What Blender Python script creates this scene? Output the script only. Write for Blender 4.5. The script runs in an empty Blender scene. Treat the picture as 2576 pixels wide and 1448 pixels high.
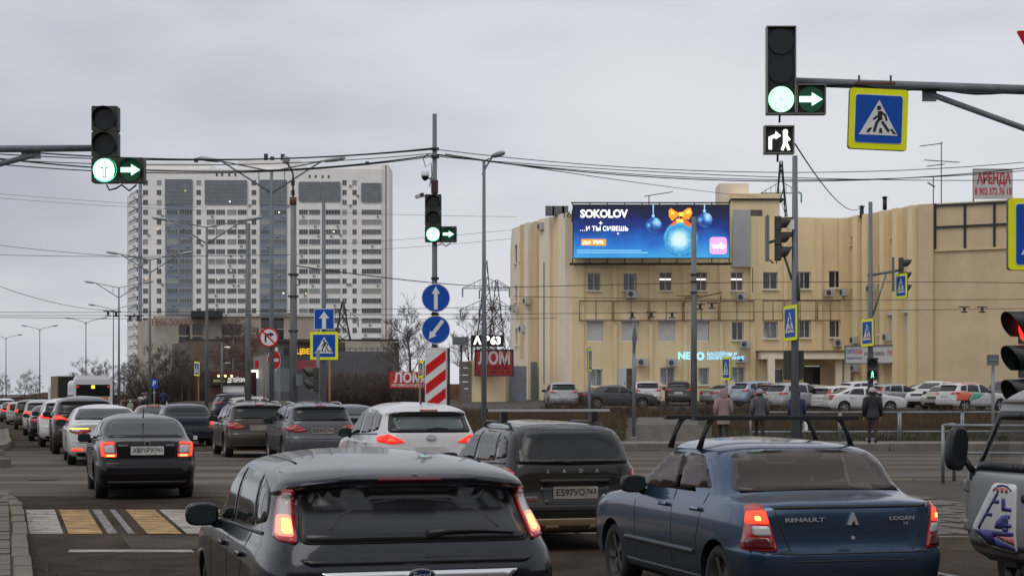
import bpy, bmesh, math, random
import numpy as np
from mathutils import Vector, Matrix
from mathutils.bvhtree import BVHTree
from mathutils.geometry import delaunay_2d_cdt
R = math.radians
random.seed(7); rng = np.random.default_rng(7)
SC = bpy.context.scene
COL = SC.collection

# ------------------------------------------------------------------ camera
F, CX, HZ, EYE = 4500.0, 1287.5, 990.0, 1.87      # focal length and horizon in pixels of a 2575 px wide picture
cd = bpy.data.cameras.new('camera'); cam = bpy.data.objects.new('camera', cd); COL.objects.link(cam)
cam.location = (0, 0, EYE); cam.rotation_euler = (R(90), 0, 0)
cd.sensor_width = 36; cd.lens = 36 * F / 2575; cd.shift_y = (HZ - 724) / 2575
cd.clip_start = .1; cd.clip_end = 6000
SC.camera = cam
# ------------------------------------------------------------------ overcast sky, weak wide sun, exposure
SUN_EL, SUN_AZ = R(58), R(205)                      # behind the camera, a little to the left
w = bpy.data.worlds.new('World'); SC.world = w; w.use_nodes = True
nt = w.node_tree; nt.nodes.clear()
N = lambda t, **k: (lambda n: ([setattr(n, a, b) for a, b in k.items()], n)[1])(nt.nodes.new(t))
out = N('ShaderNodeOutputWorld'); bg = N('ShaderNodeBackground')
sky = N('ShaderNodeTexSky', sky_type='NISHITA', sun_disc=False, sun_elevation=SUN_EL, sun_rotation=SUN_AZ)
sky.air_density = 1.5; sky.dust_density = 4.0
tc = N('ShaderNodeTexCoord'); mp = N('ShaderNodeMapping'); mp.inputs['Scale'].default_value = (1.2, 1.2, 4.0); mp.inputs['Location'].default_value = (33.3, 11.7, 8.1)
noi = N('ShaderNodeTexNoise'); noi.inputs['Scale'].default_value = 1.1; noi.inputs['Detail'].default_value = 4; noi.inputs['Roughness'].default_value = .5
cr = N('ShaderNodeValToRGB')
cr.color_ramp.elements[0].position = .37; cr.color_ramp.elements[0].color = (4.0, 4.15, 4.7, 1)
cr.color_ramp.elements[1].position = .60; cr.color_ramp.elements[1].color = (6.75, 6.8, 7.1, 1)
e_ = cr.color_ramp.elements.new(.47); e_.color = (6.05, 6.2, 6.75, 1)
mix = N('ShaderNodeMix', data_type='RGBA'); mix.inputs[0].default_value = .95
nt.links.new(tc.outputs['Generated'], mp.inputs['Vector']); nt.links.new(mp.outputs['Vector'], noi.inputs['Vector'])
nt.links.new(noi.outputs['Fac'], cr.inputs['Fac'])
nt.links.new(sky.outputs['Color'], mix.inputs[6]); nt.links.new(cr.outputs['Color'], mix.inputs[7])
nt.links.new(mix.outputs[2], bg.inputs['Color']); bg.inputs['Strength'].default_value = .115
nt.links.new(bg.outputs['Background'], out.inputs['Surface'])
sd = bpy.data.lights.new('sun', 'SUN'); sun = bpy.data.objects.new('sun', sd); COL.objects.link(sun)
sd.energy = .9; sd.angle = R(40); sd.color = (1, .97, .92)
sun.rotation_euler = (R(90) - SUN_EL, 0, R(180) - SUN_AZ)
SC.view_settings.view_transform = 'Standard'; SC.view_settings.look = 'None'
SC.view_settings.exposure = 0.0; SC.view_settings.gamma = 1.0; SC.view_settings.use_curve_mapping = False

# ------------------------------------------------------------------ materials
MC = {}
def M(name, col=(.5, .5, .5), rough=.6, metal=0., nz=0., amt=.25, emit=0., coat=0., bump=0., dirt=0., alpha=1., spec=.5, bands=None, fine=0., stretch=(1, 1, 1), dcol=(.072, .062, .052)):
    """procedural material: colour with noise mottling, optional bump, road dirt, emission"""
    if name in MC: return MC[name]
    m = bpy.data.materials.new(name); m.use_nodes = True; MC[name] = m
    t = m.node_tree; b = t.nodes['Principled BSDF']; L = t.links.new
    def n(ty, **k):
        q = t.nodes.new(ty)
        for a, v in k.items(): setattr(q, a, v)
        return q
    b.inputs['Roughness'].default_value = rough; b.inputs['Metallic'].default_value = metal
    b.inputs['Specular IOR Level'].default_value = spec
    b.inputs['Coat Weight'].default_value = coat; b.inputs['Coat Roughness'].default_value = .06
    c4 = (*col, 1); b.inputs['Base Color'].default_value = c4
    m.diffuse_color = c4
    co = n('ShaderNodeTexCoord'); sock = None
    if nz > 0:
        mp = n('ShaderNodeMapping'); mp.inputs['Scale'].default_value = stretch
        L(co.outputs['Object'], mp.inputs['Vector'])
        x = n('ShaderNodeTexNoise'); x.inputs['Scale'].default_value = nz; x.inputs['Detail'].default_value = 5; x.inputs['Roughness'].default_value = .62
        L(mp.outputs['Vector'], x.inputs['Vector'])
        r = n('ShaderNodeMapRange'); r.inputs[1].default_value = .3; r.inputs[2].default_value = .7
        r.inputs[3].default_value = 1 - amt; r.inputs[4].default_value = 1 + amt
        L(x.outputs['Fac'], r.inputs[0])
        mu = n('ShaderNodeMix', data_type='RGBA', blend_type='MULTIPLY'); mu.inputs[0].default_value = 1
        mu.inputs[6].default_value = c4; L(r.outputs[0], mu.inputs[7]); sock = mu.outputs[2]
        if fine > 0:      # aggregate speckle
            xf = n('ShaderNodeTexNoise'); xf.inputs['Scale'].default_value = 38; xf.inputs['Detail'].default_value = 3; L(co.outputs['Object'], xf.inputs['Vector'])
            rf = n('ShaderNodeMapRange'); rf.inputs[1].default_value = .3; rf.inputs[2].default_value = .7; rf.inputs[3].default_value = 1 - fine; rf.inputs[4].default_value = 1 + fine; L(xf.outputs['Fac'], rf.inputs[0])
            mf = n('ShaderNodeMix', data_type='RGBA', blend_type='MULTIPLY'); mf.inputs[0].default_value = 1; L(sock, mf.inputs[6]); L(rf.outputs[0], mf.inputs[7]); sock = mf.outputs[2]
        if bump > 0:
            bp = n('ShaderNodeBump'); bp.inputs['Strength'].default_value = bump; bp.inputs['Distance'].default_value = .02
            L(x.outputs['Fac'], bp.inputs['Height']); L(bp.outputs['Normal'], b.inputs['Normal'])
    if dirt > 0:      # road film: thick low down, patchy higher up
        sp = n('ShaderNodeSeparateXYZ'); L(co.outputs['Object'], sp.inputs[0])
        x2 = n('ShaderNodeTexNoise'); x2.inputs['Scale'].default_value = 3.5; x2.inputs['Detail'].default_value = 7; L(co.outputs['Object'], x2.inputs['Vector'])
        r2 = n('ShaderNodeMapRange'); r2.inputs[1].default_value = 1.25; r2.inputs[2].default_value = .25; r2.inputs[3].default_value = .12; r2.inputs[4].default_value = 1
        L(sp.outputs[2], r2.inputs[0])
        m2 = n('ShaderNodeMath', operation='MULTIPLY'); L(r2.outputs[0], m2.inputs[0]); L(x2.outputs['Fac'], m2.inputs[1])
        m3 = n('ShaderNodeMath', operation='MULTIPLY', use_clamp=True); L(m2.outputs[0], m3.inputs[0]); m3.inputs[1].default_value = dirt * 1.7
        dm = n('ShaderNodeMix', data_type='RGBA'); L(m3.outputs[0], dm.inputs[0])
        if sock: L(sock, dm.inputs[6])
        else: dm.inputs[6].default_value = c4
        dm.inputs[7].default_value = (*dcol, 1); sock = dm.outputs[2]
        rr = n('ShaderNodeMapRange'); rr.inputs[3].default_value = rough; rr.inputs[4].default_value = .75; L(m3.outputs[0], rr.inputs[0]); L(rr.outputs[0], b.inputs['Roughness'])
        rc = n('ShaderNodeMapRange'); rc.inputs[3].default_value = coat; rc.inputs[4].default_value = coat * .25; L(m3.outputs[0], rc.inputs[0]); L(rc.outputs[0], b.inputs['Coat Weight'])
    if bands:         # soft lighter wheel tracks along X: (start, period, amount)
        sp = n('ShaderNodeSeparateXYZ'); L(co.outputs['Object'], sp.inputs[0])
        wv = n('ShaderNodeMath', operation='MULTIPLY'); wv.inputs[1].default_value = 2 * math.pi / bands[1]; L(sp.outputs[1], wv.inputs[0])
        s2 = n('ShaderNodeMath', operation='SINE'); L(wv.outputs[0], s2.inputs[0])
        r3 = n('ShaderNodeMapRange'); r3.inputs[1].default_value = -1; r3.inputs[2].default_value = 1; r3.inputs[3].default_value = 1 - bands[2]; r3.inputs[4].default_value = 1 + bands[2]
        L(s2.outputs[0], r3.inputs[0])
        mb = n('ShaderNodeMix', data_type='RGBA', blend_type='MULTIPLY'); mb.inputs[0].default_value = 1
        L(sock, mb.inputs[6]); L(r3.outputs[0], mb.inputs[7]); sock = mb.outputs[2]
    if sock: L(sock, b.inputs['Base Color'])
    if emit > 0:
        b.inputs['Emission Color'].default_value = c4; b.inputs['Emission Strength'].default_value = emit
        b.inputs['Base Color'].default_value = (*[min(1, c) for c in col], 1)
    if alpha < 1: b.inputs['Alpha'].default_value = alpha
    return m

ASPH = M('asphalt', (.049, .035, .0245), .95, nz=.5, amt=.75, bump=.3, fine=.4, spec=.08, stretch=(1, .45, 1))
ASPHX = M('asphalt_cross_street', (.092, .078, .066), .9, nz=.6, amt=.5, spec=.2, bump=.2, bands=(31, 2.9, .3), fine=.2, stretch=(.2, 1, 1))
GRASSG = M('dead_turf', (.046, .035, .022), .95, nz=.8, amt=.5, bump=.6)
DIRTM = M('packed_dirt', (.065, .052, .040), .95, nz=.4, amt=.35, bump=.4)
CONC = M('concrete', (.145, .132, .115), .9, nz=3, amt=.25, bump=.4)
KERB = M('kerb_concrete', (.15, .122, .090), .9, nz=2.2, amt=.35, bump=.5)
TILE = M('paving_tile', (.11, .097, .082), .9, nz=2.5, amt=.3, bump=.4)
JOINT = M('joint_dirt', (.045, .038, .03), .95, nz=2, amt=.4)
PWHITE = M('road_paint_white', (.27, .235, .195), .8, nz=2.6, amt=.9, stretch=(.8, 3, 1))
PYEL = M('road_paint_yellow', (.28, .17, .06), .8, nz=2.0, amt=.85, stretch=(1, 2, 1))
PFADE = M('road_paint_faded', (.17, .16, .155), .8, nz=5, amt=.6, stretch=(3, .5, 1))
GALV = M('galvanized_steel', (.22, .24, .25), .5, metal=.35, nz=4, amt=.22)
POLE = M('grey_pole_paint', (.135, .15, .16), .55, nz=2, amt=.25, stretch=(3, 3, .6))
POLEB = M('weathered_pole', (.15, .155, .155), .7, nz=2, amt=.35, stretch=(4, 4, .4))
DARKST = M('dark_steel', (.03, .032, .035), .5, metal=.3, nz=3, amt=.3)
BLACK = M('black_plastic', (.012, .012, .013), .45, nz=6, amt=.2)
RUBBER = M('tyre_rubber', (.018, .017, .016), .85, nz=8, amt=.4)
RIM = M('alloy_rim', (.32, .32, .33), .4, metal=.6, nz=8, amt=.3)
RIMD = M('dirty_steel_rim', (.06, .058, .055), .6, metal=.3, nz=8, amt=.3)
CHROME = M('chrome', (.74, .75, .77), .3, metal=.7, coat=.5)
GLASSC = M('car_glass', (.010, .011, .012), .05, spec=.55, coat=0., dirt=.08, dcol=(.09, .08, .07))
GLASSD = M('dusty_car_glass', (.011, .011, .012), .16, spec=.45, coat=0., nz=1.8, amt=.5, dirt=.16, dcol=(.075, .066, .058))
RED = M('lamp_red', (.42, .012, .010), .2, coat=.8)
REDG = M('lamp_red_glow', (1., .018, .010), .3, emit=.75)
REDGG = M('lamp_red_hot', (1., .045, .018), .3, emit=1.9)
AMB = M('lamp_amber_hot', (1., .55, .10), .3, emit=3.0)
CLEAR = M('lamp_clear', (.55, .55, .56), .15, coat=.8)
PLATE = M('licence_plate', (.52, .52, .50), .5, nz=6, amt=.2)
PLATED = M('dirty_licence_plate', (.27, .235, .20), .7, nz=6, amt=.3)
INK = M('black_ink', (.01, .01, .012), .6)
SWHITE = M('sign_white', (.70, .70, .70), .5, nz=2, amt=.08, spec=.25)
SBLUE = M('sign_blue', (.006, .075, .40), .5, nz=2, amt=.1, spec=.25)
SRED = M('sign_red', (.58, .010, .012), .5, nz=2, amt=.1, spec=.25)
SYEL = M('sign_fluorescent_yellow', (.84, .88, .012), .55, nz=2, amt=.06, spec=.2)
SBACK = M('sign_back_grey', (.12, .13, .135), .6, nz=3, amt=.2)
TLBODY = M('signal_housing', (.045, .046, .036), .6, nz=4, amt=.25)
TLBLK = M('signal_black', (.008, .010, .011), .5)
LENSOFF = M('signal_lens_dark', (.014, .015, .016), .3)
GREEN = M('signal_green', (.06, 1., .42), .4, emit=2.4)
GREENW = M('signal_green_hot', (.52, 1., .78), .4, emit=2.0)
GDIM = M('signal_green_dim', (.003, .06, .028), .4, emit=.25)
WHOT = M('signal_white_hot', (1., .93, .90), .4, emit=2.2)
CABLE = M('cable_black', (.012, .012, .013), .6)
BARK = M('bark', (.060, .050, .043), .9, nz=3, amt=.35)
TWIG = M('twigs', (.075, .055, .045), .9, nz=1.5, amt=.35)
BIRCH = M('birch_twigs', (.13, .085, .065), .9, nz=1.2, amt=.3)
STRAW = M('dry_grass', (.080, .053, .026), .9, nz=.6, amt=.45)
BRUSH = M('brush_twigs', (.070, .050, .040), .95, nz=.8, amt=.4)

# ------------------------------------------------------------------ mesh helpers
class MB:
    """collects geometry, then build() links it as one mesh object"""
    def __init__(s): s.v = []; s.f = []; s.mi = []; s.sm = []
    def add(s, vs, fs, mi=0, sm=False):
        o = len(s.v); s.v += [tuple(q) for q in vs]
        for f in fs: s.f.append(tuple(i + o for i in f)); s.mi.append(mi); s.sm.append(sm)
        return s
    def box(s, c, d, mi=0, rz=0., mat=None):
        x, y, z = d[0] / 2, d[1] / 2, d[2] / 2
        vs = [Vector((a * x, b * y, e * z)) for e in (-1, 1) for b in (-1, 1) for a in (-1, 1)]
        T = mat if mat is not None else Matrix.Rotation(rz, 3, 'Z')
        return s.add([T @ q + Vector(c) for q in vs], [(0, 2, 3, 1), (4, 5, 7, 6), (0, 1, 5, 4), (2, 6, 7, 3), (0, 4, 6, 2), (1, 3, 7, 5)], mi)
    def cyl(s, p0, p1, r0, r1=None, n=10, mi=0, caps=True):
        r1 = r0 if r1 is None else r1
        p0, p1 = Vector(p0), Vector(p1); d = (p1 - p0)
        if d.length < 1e-6: return s
        d.normalize(); a = d.orthogonal().normalized(); b = d.cross(a)
        vs = []
        for p, r in ((p0, r0), (p1, r1)):
            vs += [p + (a * math.cos(2 * math.pi * i / n) + b * math.sin(2 * math.pi * i / n)) * r for i in range(n)]
        s.add(vs, [(i, (i + 1) % n, n + (i + 1) % n, n + i) for i in range(n)], mi, n > 5)
        if caps:
            o = len(s.v) - 2 * n
            s.f.append(tuple(o + i for i in range(n))[::-1]); s.mi.append(mi); s.sm.append(False)
            s.f.append(tuple(o + n + i for i in range(n))); s.mi.append(mi); s.sm.append(False)
        return s
    def tube(s, pts, r, n=6, mi=0):
        P = [Vector(p) for p in pts]; m = len(P); vs = []; a = None
        for i in range(m):                                  # one continuous sweep
            d = (P[min(i + 1, m - 1)] - P[max(i - 1, 0)]).normalized()
            a = d.orthogonal().normalized() if a is None else (a - d * a.dot(d)).normalized()
            b = d.cross(a); rr = r[i] if isinstance(r, (list, tuple)) else r
            vs += [P[i] + (a * math.cos(2 * math.pi * k / n) + b * math.sin(2 * math.pi * k / n)) * rr for k in range(n)]
        s.add(vs, [(k * n + i, k * n + (i + 1) % n, (k + 1) * n + (i + 1) % n, (k + 1) * n + i) for k in range(m - 1) for i in range(n)], mi, True)
        o = len(s.v) - m * n
        for f in (tuple(o + i for i in range(n))[::-1], tuple(o + (m - 1) * n + i for i in range(n))): s.f.append(f); s.mi.append(mi); s.sm.append(False)
        return s
    def prism(s, poly, y0, y1, mi=0, ax='Y', org=(0, 0, 0)):
        """2-D polygon (a,b) extruded: ax Y -> (a, y, b); ax Z -> (a, b, z); ax X -> (x, a, b). Triangulated"""
        g = {'Y': lambda a, b, t: (a, t, b), 'Z': lambda a, b, t: (a, b, t), 'X': lambda a, b, t: (t, a, b)}[ax]
        n = len(poly); o = Vector(org)
        vs = [o + Vector(g(a, b, y0)) for a, b in poly] + [o + Vector(g(a, b, y1)) for a, b in poly]
        s.add(vs, [(i, (i + 1) % n, n + (i + 1) % n, n + i) for i in range(n)], mi)
        q = delaunay_2d_cdt([Vector(p) for p in poly], [], [list(range(n))], 1, 1e-6)
        if len(q[0]) == n:
            k = len(s.v) - 2 * n
            for f in q[2]:
                idx = [q[3][i][0] for i in f]
                s.f.append(tuple(k + i for i in idx)); s.mi.append(mi); s.sm.append(False)
                s.f.append(tuple(k + n + i for i in idx)[::-1]); s.mi.append(mi); s.sm.append(False)
        return s
    def disc(s, c, r, y0, y1, n=28, mi=0): return s.prism([(c[0] + r * math.cos(2 * math.pi * i / n), c[1] + r * math.sin(2 * math.pi * i / n)) for i in range(n)], y0, y1, mi)
    def ring(s, c, r0, r1, y0, y1, n=32, mi=0):
        vs = []
        for r, y in ((r0, y0), (r1, y0), (r1, y1), (r0, y1)):
            vs += [(c[0] + r * math.cos(2 * math.pi * i / n), y, c[1] + r * math.sin(2 * math.pi * i / n)) for i in range(n)]
        return s.add(vs, [(k * n + i, k * n + (i + 1) % n, (k + 1) % 4 * n + (i + 1) % n, (k + 1) % 4 * n + i) for k in range(4) for i in range(n)], mi)
    def lathe(s, prof, n=28, mi=0, ax='X'):
        """profile (t, r) turned round the X or Z axis"""
        vs = []
        for t, r in prof:
            for i in range(n):
                c, q = r * math.cos(2 * math.pi * i / n), r * math.sin(2 * math.pi * i / n)
                vs.append((t, c, q) if ax == 'X' else (c, q, t))
        m = len(prof)
        return s.add(vs, [(k * n + i, k * n + (i + 1) % n, (k + 1) * n + (i + 1) % n, (k + 1) * n + i) for k in range(m - 1) for i in range(n)], mi, True)
    def mesh(s, name, mats):
        me = bpy.data.meshes.new(name); me.from_pydata(s.v, [], s.f)
        for m in (mats if isinstance(mats, (list, tuple)) else [mats]): me.materials.append(m)
        me.polygons.foreach_set('material_index', s.mi); me.polygons.foreach_set('use_smooth', s.sm)
        bm = bmesh.new(); bm.from_mesh(me); bmesh.ops.recalc_face_normals(bm, faces=bm.faces); bm.to_mesh(me); bm.free()
        return me
    def build(s, name, mats, parent=None, loc=(0, 0, 0), rz=0., **tags):
        return link(name, s.mesh(name, mats), parent, loc, rz, **tags)
def tag(o, label=None, cat=None, group=None, kind=None):
    for k, v in (('label', label), ('category', cat), ('group', group), ('kind', kind)):
        if v: o[k] = v
    return o
def link(name, me, parent=None, loc=(0, 0, 0), rz=0., rot=None, scale=None, **tags):
    o = bpy.data.objects.new(name, me); COL.objects.link(o); o.location = loc
    o.rotation_euler = rot if rot is not None else (0, 0, rz)
    if scale: o.scale = scale
    if parent is not None: o.parent = parent
    return tag(o, **tags)
def empty(name, loc, rz=0., label=None, cat=None, group=None, rot=None):
    return link(name, None, None, loc, rz, rot, label=label, cat=cat, group=group)
def px(x, y, Y):
    """direction of a picture point, carried to distance Y"""
    return Vector(((x - CX) * Y / F, Y, EYE + (HZ - y) * Y / F))
TXC = {}
def text(name, s, h, mat, parent, loc, rot=(R(90), 0, 0), bold=.012, depth=.004, width=None, align='CENTER'):
    """lettering as mesh, cap height about h"""
    key = (s, round(h, 4), mat.name, bold, depth, width, align)
    if key not in TXC:
        cu = bpy.data.curves.new('lettering', 'FONT'); cu.body = s; cu.size = h / .73; cu.extrude = depth; cu.offset = bold * h
        cu.align_x = align; cu.align_y = 'CENTER'; cu.resolution_u = 3
        ob = bpy.data.objects.new('tmp', cu); COL.objects.link(ob)
        me = bpy.data.meshes.new_from_object(ob.evaluated_get(bpy.context.evaluated_depsgraph_get()))
        bpy.data.objects.remove(ob); bpy.data.curves.remove(cu)
        me.materials.clear(); me.materials.append(mat)
        if width and len(me.vertices):
            xs = [v.co.x for v in me.vertices]; k = width / (max(xs) - min(xs)); c = (max(xs) + min(xs)) / 2 if align == 'CENTER' else min(xs)
            for v in me.vertices: v.co.x = (v.co.x - c) * k
        TXC[key] = me
    return link(name, TXC[key], parent, loc, rot=rot)
def rpoly(pts, r=.04, seg=4):
    """round the corners of a polygon"""
    o = []; n = len(pts)
    for i in range(n):
        p, a, b = Vector(pts[i]), Vector(pts[i - 1]), Vector(pts[(i + 1) % n])
        d0, d1 = (a - p), (b - p); rr = min(r, d0.length * .45, d1.length * .45)
        s, e = p + d0.normalized() * rr, p + d1.normalized() * rr
        for k in range(seg + 1):
            t = k / seg; o.append(tuple((1 - t) ** 2 * s + 2 * t * (1 - t) * p + t * t * e))
    return o
def rect(x0, z0, x1, z1, r=0.): 
    p = [(x0, z0), (x1, z0), (x1, z1), (x0, z1)]
    return rpoly(p, r) if r else p
def pchip(x, y, q):
    x, y = np.array(x, float), np.array(y, float); h = np.diff(x); d = np.diff(y) / h
    m = np.zeros(len(x)); m[0], m[-1] = d[0], d[-1]
    for i in range(1, len(x) - 1):
        if d[i - 1] * d[i] > 0:
            w1, w2 = 2 * h[i] + h[i - 1], h[i] + 2 * h[i - 1]; m[i] = (w1 + w2) / (w1 / d[i - 1] + w2 / d[i])
    k = np.clip(np.searchsorted(x, q, 'right') - 1, 0, len(h) - 1); t = (q - x[k]) / h[k]
    return ((2 * t**3 - 3 * t**2 + 1) * y[k] + (t**3 - 2 * t**2 + t) * h[k] * m[k] + (-2 * t**3 + 3 * t**2) * y[k + 1] + (t**3 - t**2) * h[k] * m[k + 1])
# ------------------------------------------------------------------ ground shape
HEAD = R(15.8); TH, CH = math.tan(HEAD), math.cos(HEAD)      # the main road runs 15.8 degrees to the left
GY = [-30, 0, 22, 26, 30, 36, 42, 48, 53, 58, 64, 70, 85, 100, 115, 135, 160, 200, 250, 320, 420, 600, 900, 3000]
GZ = [0, 0, 0, .03, .07, .13, .17, .17, .14, .09, .04, 0, -.05, -.1, -.13, -.15, -.15, -.15, -.15, -.15, -.15, -.15, -.15, -.15]
RY = [-30, 60, 64, 70, 97, 135, 170, 250, 320, 3000]; RZ = [0, 0, .05, .2, .88, 1.5, 1.4, 1.1, .9, .9]
def lat(X, Y): return (X + TH * Y) * CH                         # sideways distance from the road's left kerb line
def latX(l, Y): return l / CH - TH * Y
def gz(X, Y):
    z = float(np.interp(Y, GY, GZ))
    t = min(1, max(0, (lat(X, Y) - 10.5) / 5)); t = t * t * (3 - 2 * t)
    return z + t * float(np.interp(Y, RY, RZ))
def sheet(name, rows, f0, f1, mat, dz=0., nx=1, kind='structure', parent=None):
    """ground-following strip between X=f0(Y) and X=f1(Y)"""
    mb = MB(); vs = []; fs = []
    for Y in rows:
        a, b = f0(Y), f1(Y)
        for i in range(nx + 1):
            X = a + (b - a) * i / nx; vs.append((X, Y, gz(X, Y) + dz))
    for j in range(len(rows) - 1):
        for i in range(nx):
            k = j * (nx + 1) + i; fs.append((k, k + 1, k + nx + 2, k + nx + 1))
    mb.add(vs, fs)
    return mb.build(name, mat, parent, kind=kind)
def rows(a, b):
    return sorted(set([a, b] + [y for y in GY + RY if a < y < b] + list(np.arange(math.ceil(a / 3) * 3, min(b, 140), 3.0)[1:])))
# earth sheet reaching the horizon (X columns denser near the road edge)
XS = [-3000, -800, -300, -120, -60] + list(np.arange(-45, 46, 3.0)) + [60, 100, 180, 400, 900, 3000]
rws = rows(-30, 3000); mb = MB(); vs = [(X, Y, gz(X, Y) - .03) for Y in rws for X in XS]; n = len(XS)
mb.add(vs, [(j * n + i, j * n + i + 1, (j + 1) * n + i + 1, (j + 1) * n + i) for j in range(len(rws) - 1) for i in range(n - 1)])
mb.build('ground', GRASSG, kind='structure')
road = sheet('road', rows(-28, 420), lambda Y: latX(-26, Y), lambda Y: latX(10.2, Y) if Y > 33 else latX(10.2, Y) + max(0, 33 - Y) * 0, ASPH, 0., 6)
sheet('cross_street', rows(31.2, 53.8), lambda Y: -160, lambda Y: 160, ASPHX, .004, 40)
sheet('side_road', rows(-28, 31.2), lambda Y: latX(10.1, Y), lambda Y: 60, ASPH, .002, 3)
sheet('parking_lot', rows(94, 136), lambda Y: latX(17, Y), lambda Y: 90, DIRTM, .012, 12)
# crossing stripes, stop line, lane lines: thin sheets of paint on the road
def stripe(name, mat, X0, X1, Y0, Y1, dz=.006):
    s = MB(); o = TH
    s.add([(X0, Y0, gz(X0, Y0) + dz), (X1, Y0, gz(X1, Y0) + dz), (X1 - o * (Y1 - Y0), Y1, gz(X1, Y1) + dz), (X0 - o * (Y1 - Y0), Y1, gz(X0, Y1) + dz)], [(0, 1, 2, 3)])
    return s.build(name, mat, road)
k0 = 190.0
for i in range(15):                                             # white and yellow bars alternate
    p = 70 + i * 99.5; X0 = (p - CX) / k0; m = [PWHITE, PYEL][i % 2]
    if i == 2:
        for a, b in ((0, .13), (.27, .36)): stripe('crossing_stripe', PFADE, X0 + a, X0 + b, 23.75, 28.1)
        continue
    stripe('crossing_stripe', m, X0, X0 + .455, 23.75, 28.1)
st = MB(); st.add([((x - CX) * y / F, y, .008) for x, y in ((170, 21.1), (490, 21.1), (482, 21.45), (176, 21.45))], [(0, 1, 2, 3)]); st.build('stop_line', PWHITE, road)
for Y in (62, 70, 78, 86, 94, 106, 118): stripe('lane_dash', PWHITE, latX(4.4, Y) - .06, latX(4.4, Y) + .06, Y, Y + 3)
stripe('edge_line', PFADE, latX(9.3, 13), latX(9.3, 13) + .12, 13, 20)
# wear: tar-sealed cracks, patched asphalt, a manhole
TAR = M('tar_seal', (.018, .016, .015), .6, nz=3, amt=.3); PAT = M('asphalt_patch', (.040, .031, .024), .95, nz=1.5, amt=.5, fine=.35, spec=.08); PAT2 = M('asphalt_pale_patch', (.070, .054, .042), .95, spec=.08, nz=1.5, amt=.35, fine=.3)
rc = random.Random(21)
for x0_, y0_, dx_, n_ in ((-4.2, 15.5, .05, 9), (-1.2, 19, -.3, 7), (-6.6, 29.2, .55, 10), (-3.4, 25.8, -.35, 9), (1.4, 27, .2, 8), (-5.2, 20.2, .45, 8), (-9, 33, .8, 9), (-2, 34.5, .9, 10), (3, 31, .6, 8)):
    p = [(x0_, y0_)]
    for i in range(n_): p.append((p[-1][0] + dx_ * .6 + rc.uniform(-.12, .12), p[-1][1] + rc.uniform(.05, .45)))
    q = MB(); w0 = .018
    for a, b_ in zip(p[:-1], p[1:]):
        q.add([(a[0] - w0, a[1], gz(*a) + .0065), (a[0] + w0, a[1], gz(*a) + .0065), (b_[0] + w0, b_[1], gz(*b_) + .0065), (b_[0] - w0, b_[1], gz(*b_) + .0065)], [(0, 1, 2, 3)])
    q.build('sealed_crack', TAR, road)
def asph_patch(name, m_, X0, Y0, X1, Y1, sh=.3):
    q = MB(); P_ = [(X0, Y0), (X1, Y0 + rc.uniform(-.1, .1)), (X1 - sh * (Y1 - Y0), Y1), (X0 - sh * (Y1 - Y0), Y1 + rc.uniform(-.1, .1))]
    q.add([(x, y, gz(x, y) + .0055) for x, y in P_], [(0, 1, 2, 3)]); q.build(name, m_, road)
asph_patch('asphalt_patch', PAT, -4.7, 18.4, -3.0, 20.4); asph_patch('asphalt_patch', PAT2, -2.6, 14.2, -1.7, 17.2); asph_patch('asphalt_patch', PAT, -7.9, 28.4, -4.4, 30.9); asph_patch('asphalt_patch', PAT2, -4.6, 21.6, -1.4, 23.4); asph_patch('asphalt_patch', PAT, 2.6, 18, 4.1, 20)
q = MB(); q.lathe([(0, .32), (.012, .32), (.012, .02)], 24, ax='Z'); q.build('manhole_cover', M('cast_iron', (.035, .032, .03), .6, metal=.4, nz=12, amt=.4), road, (-9.5, 36.2, gz(-9.5, 36.2) + .004))
# ------------------------------------------------------------------ kerbs, pavements
def curb_line(name, pts, h=.16, wd=.18, step=1.0, mat=KERB):
    """kerb stones laid one by one along a path; right-hand side is the road"""
    root = empty(name, (0, 0, 0)); root['kind'] = 'structure'
    for a, b in zip(pts[:-1], pts[1:]):
        a, b = Vector(a), Vector(b); L = (b - a).length; nn = max(1, round(L / step)); ang = math.atan2(b.y - a.y, b.x - a.x)
        s = L / nn
        for i in range(nn):
            c = a + (b - a) * ((i + .5) / nn); z = gz(c.x, c.y)
            j = random.uniform(-.012, .012)
            q = MB(); hx, hy = s / 2 - .008, wd / 2; t = h + random.uniform(-.015, .01)
            q.add([(-hx, -hy, -.1), (hx, -hy, -.1), (hx, hy, -.1), (-hx, hy, -.1), (-hx, -hy, t - .02), (hx, -hy, t - .02), (hx, hy, t), (-hx, hy, t), (-hx, -hy + .02, t), (hx, -hy + .02, t)],
                  [(0, 1, 2, 3), (0, 1, 5, 4), (4, 5, 9, 8), (8, 9, 6, 7), (1, 2, 6, 9, 5), (3, 0, 4, 8, 7), (2, 3, 7, 6)])
            q.build('kerb_stone', mat, root, (c.x + j, c.y + j, z), ang)
    return root
def slab(name, poly, h, mat, top=.0):
    q = MB(); zz = [gz(x, y) for x, y in poly]; n = len(poly)
    # fan of quads is enough: gentle ground
    d = delaunay_2d_cdt([Vector(p) for p in poly], [], [list(range(n))], 1, 1e-6)
    q.add([(v.x, v.y, gz(v.x, v.y) + h) for v in d[0]], d[2])
    return q.build(name, mat, kind='structure')
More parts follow.
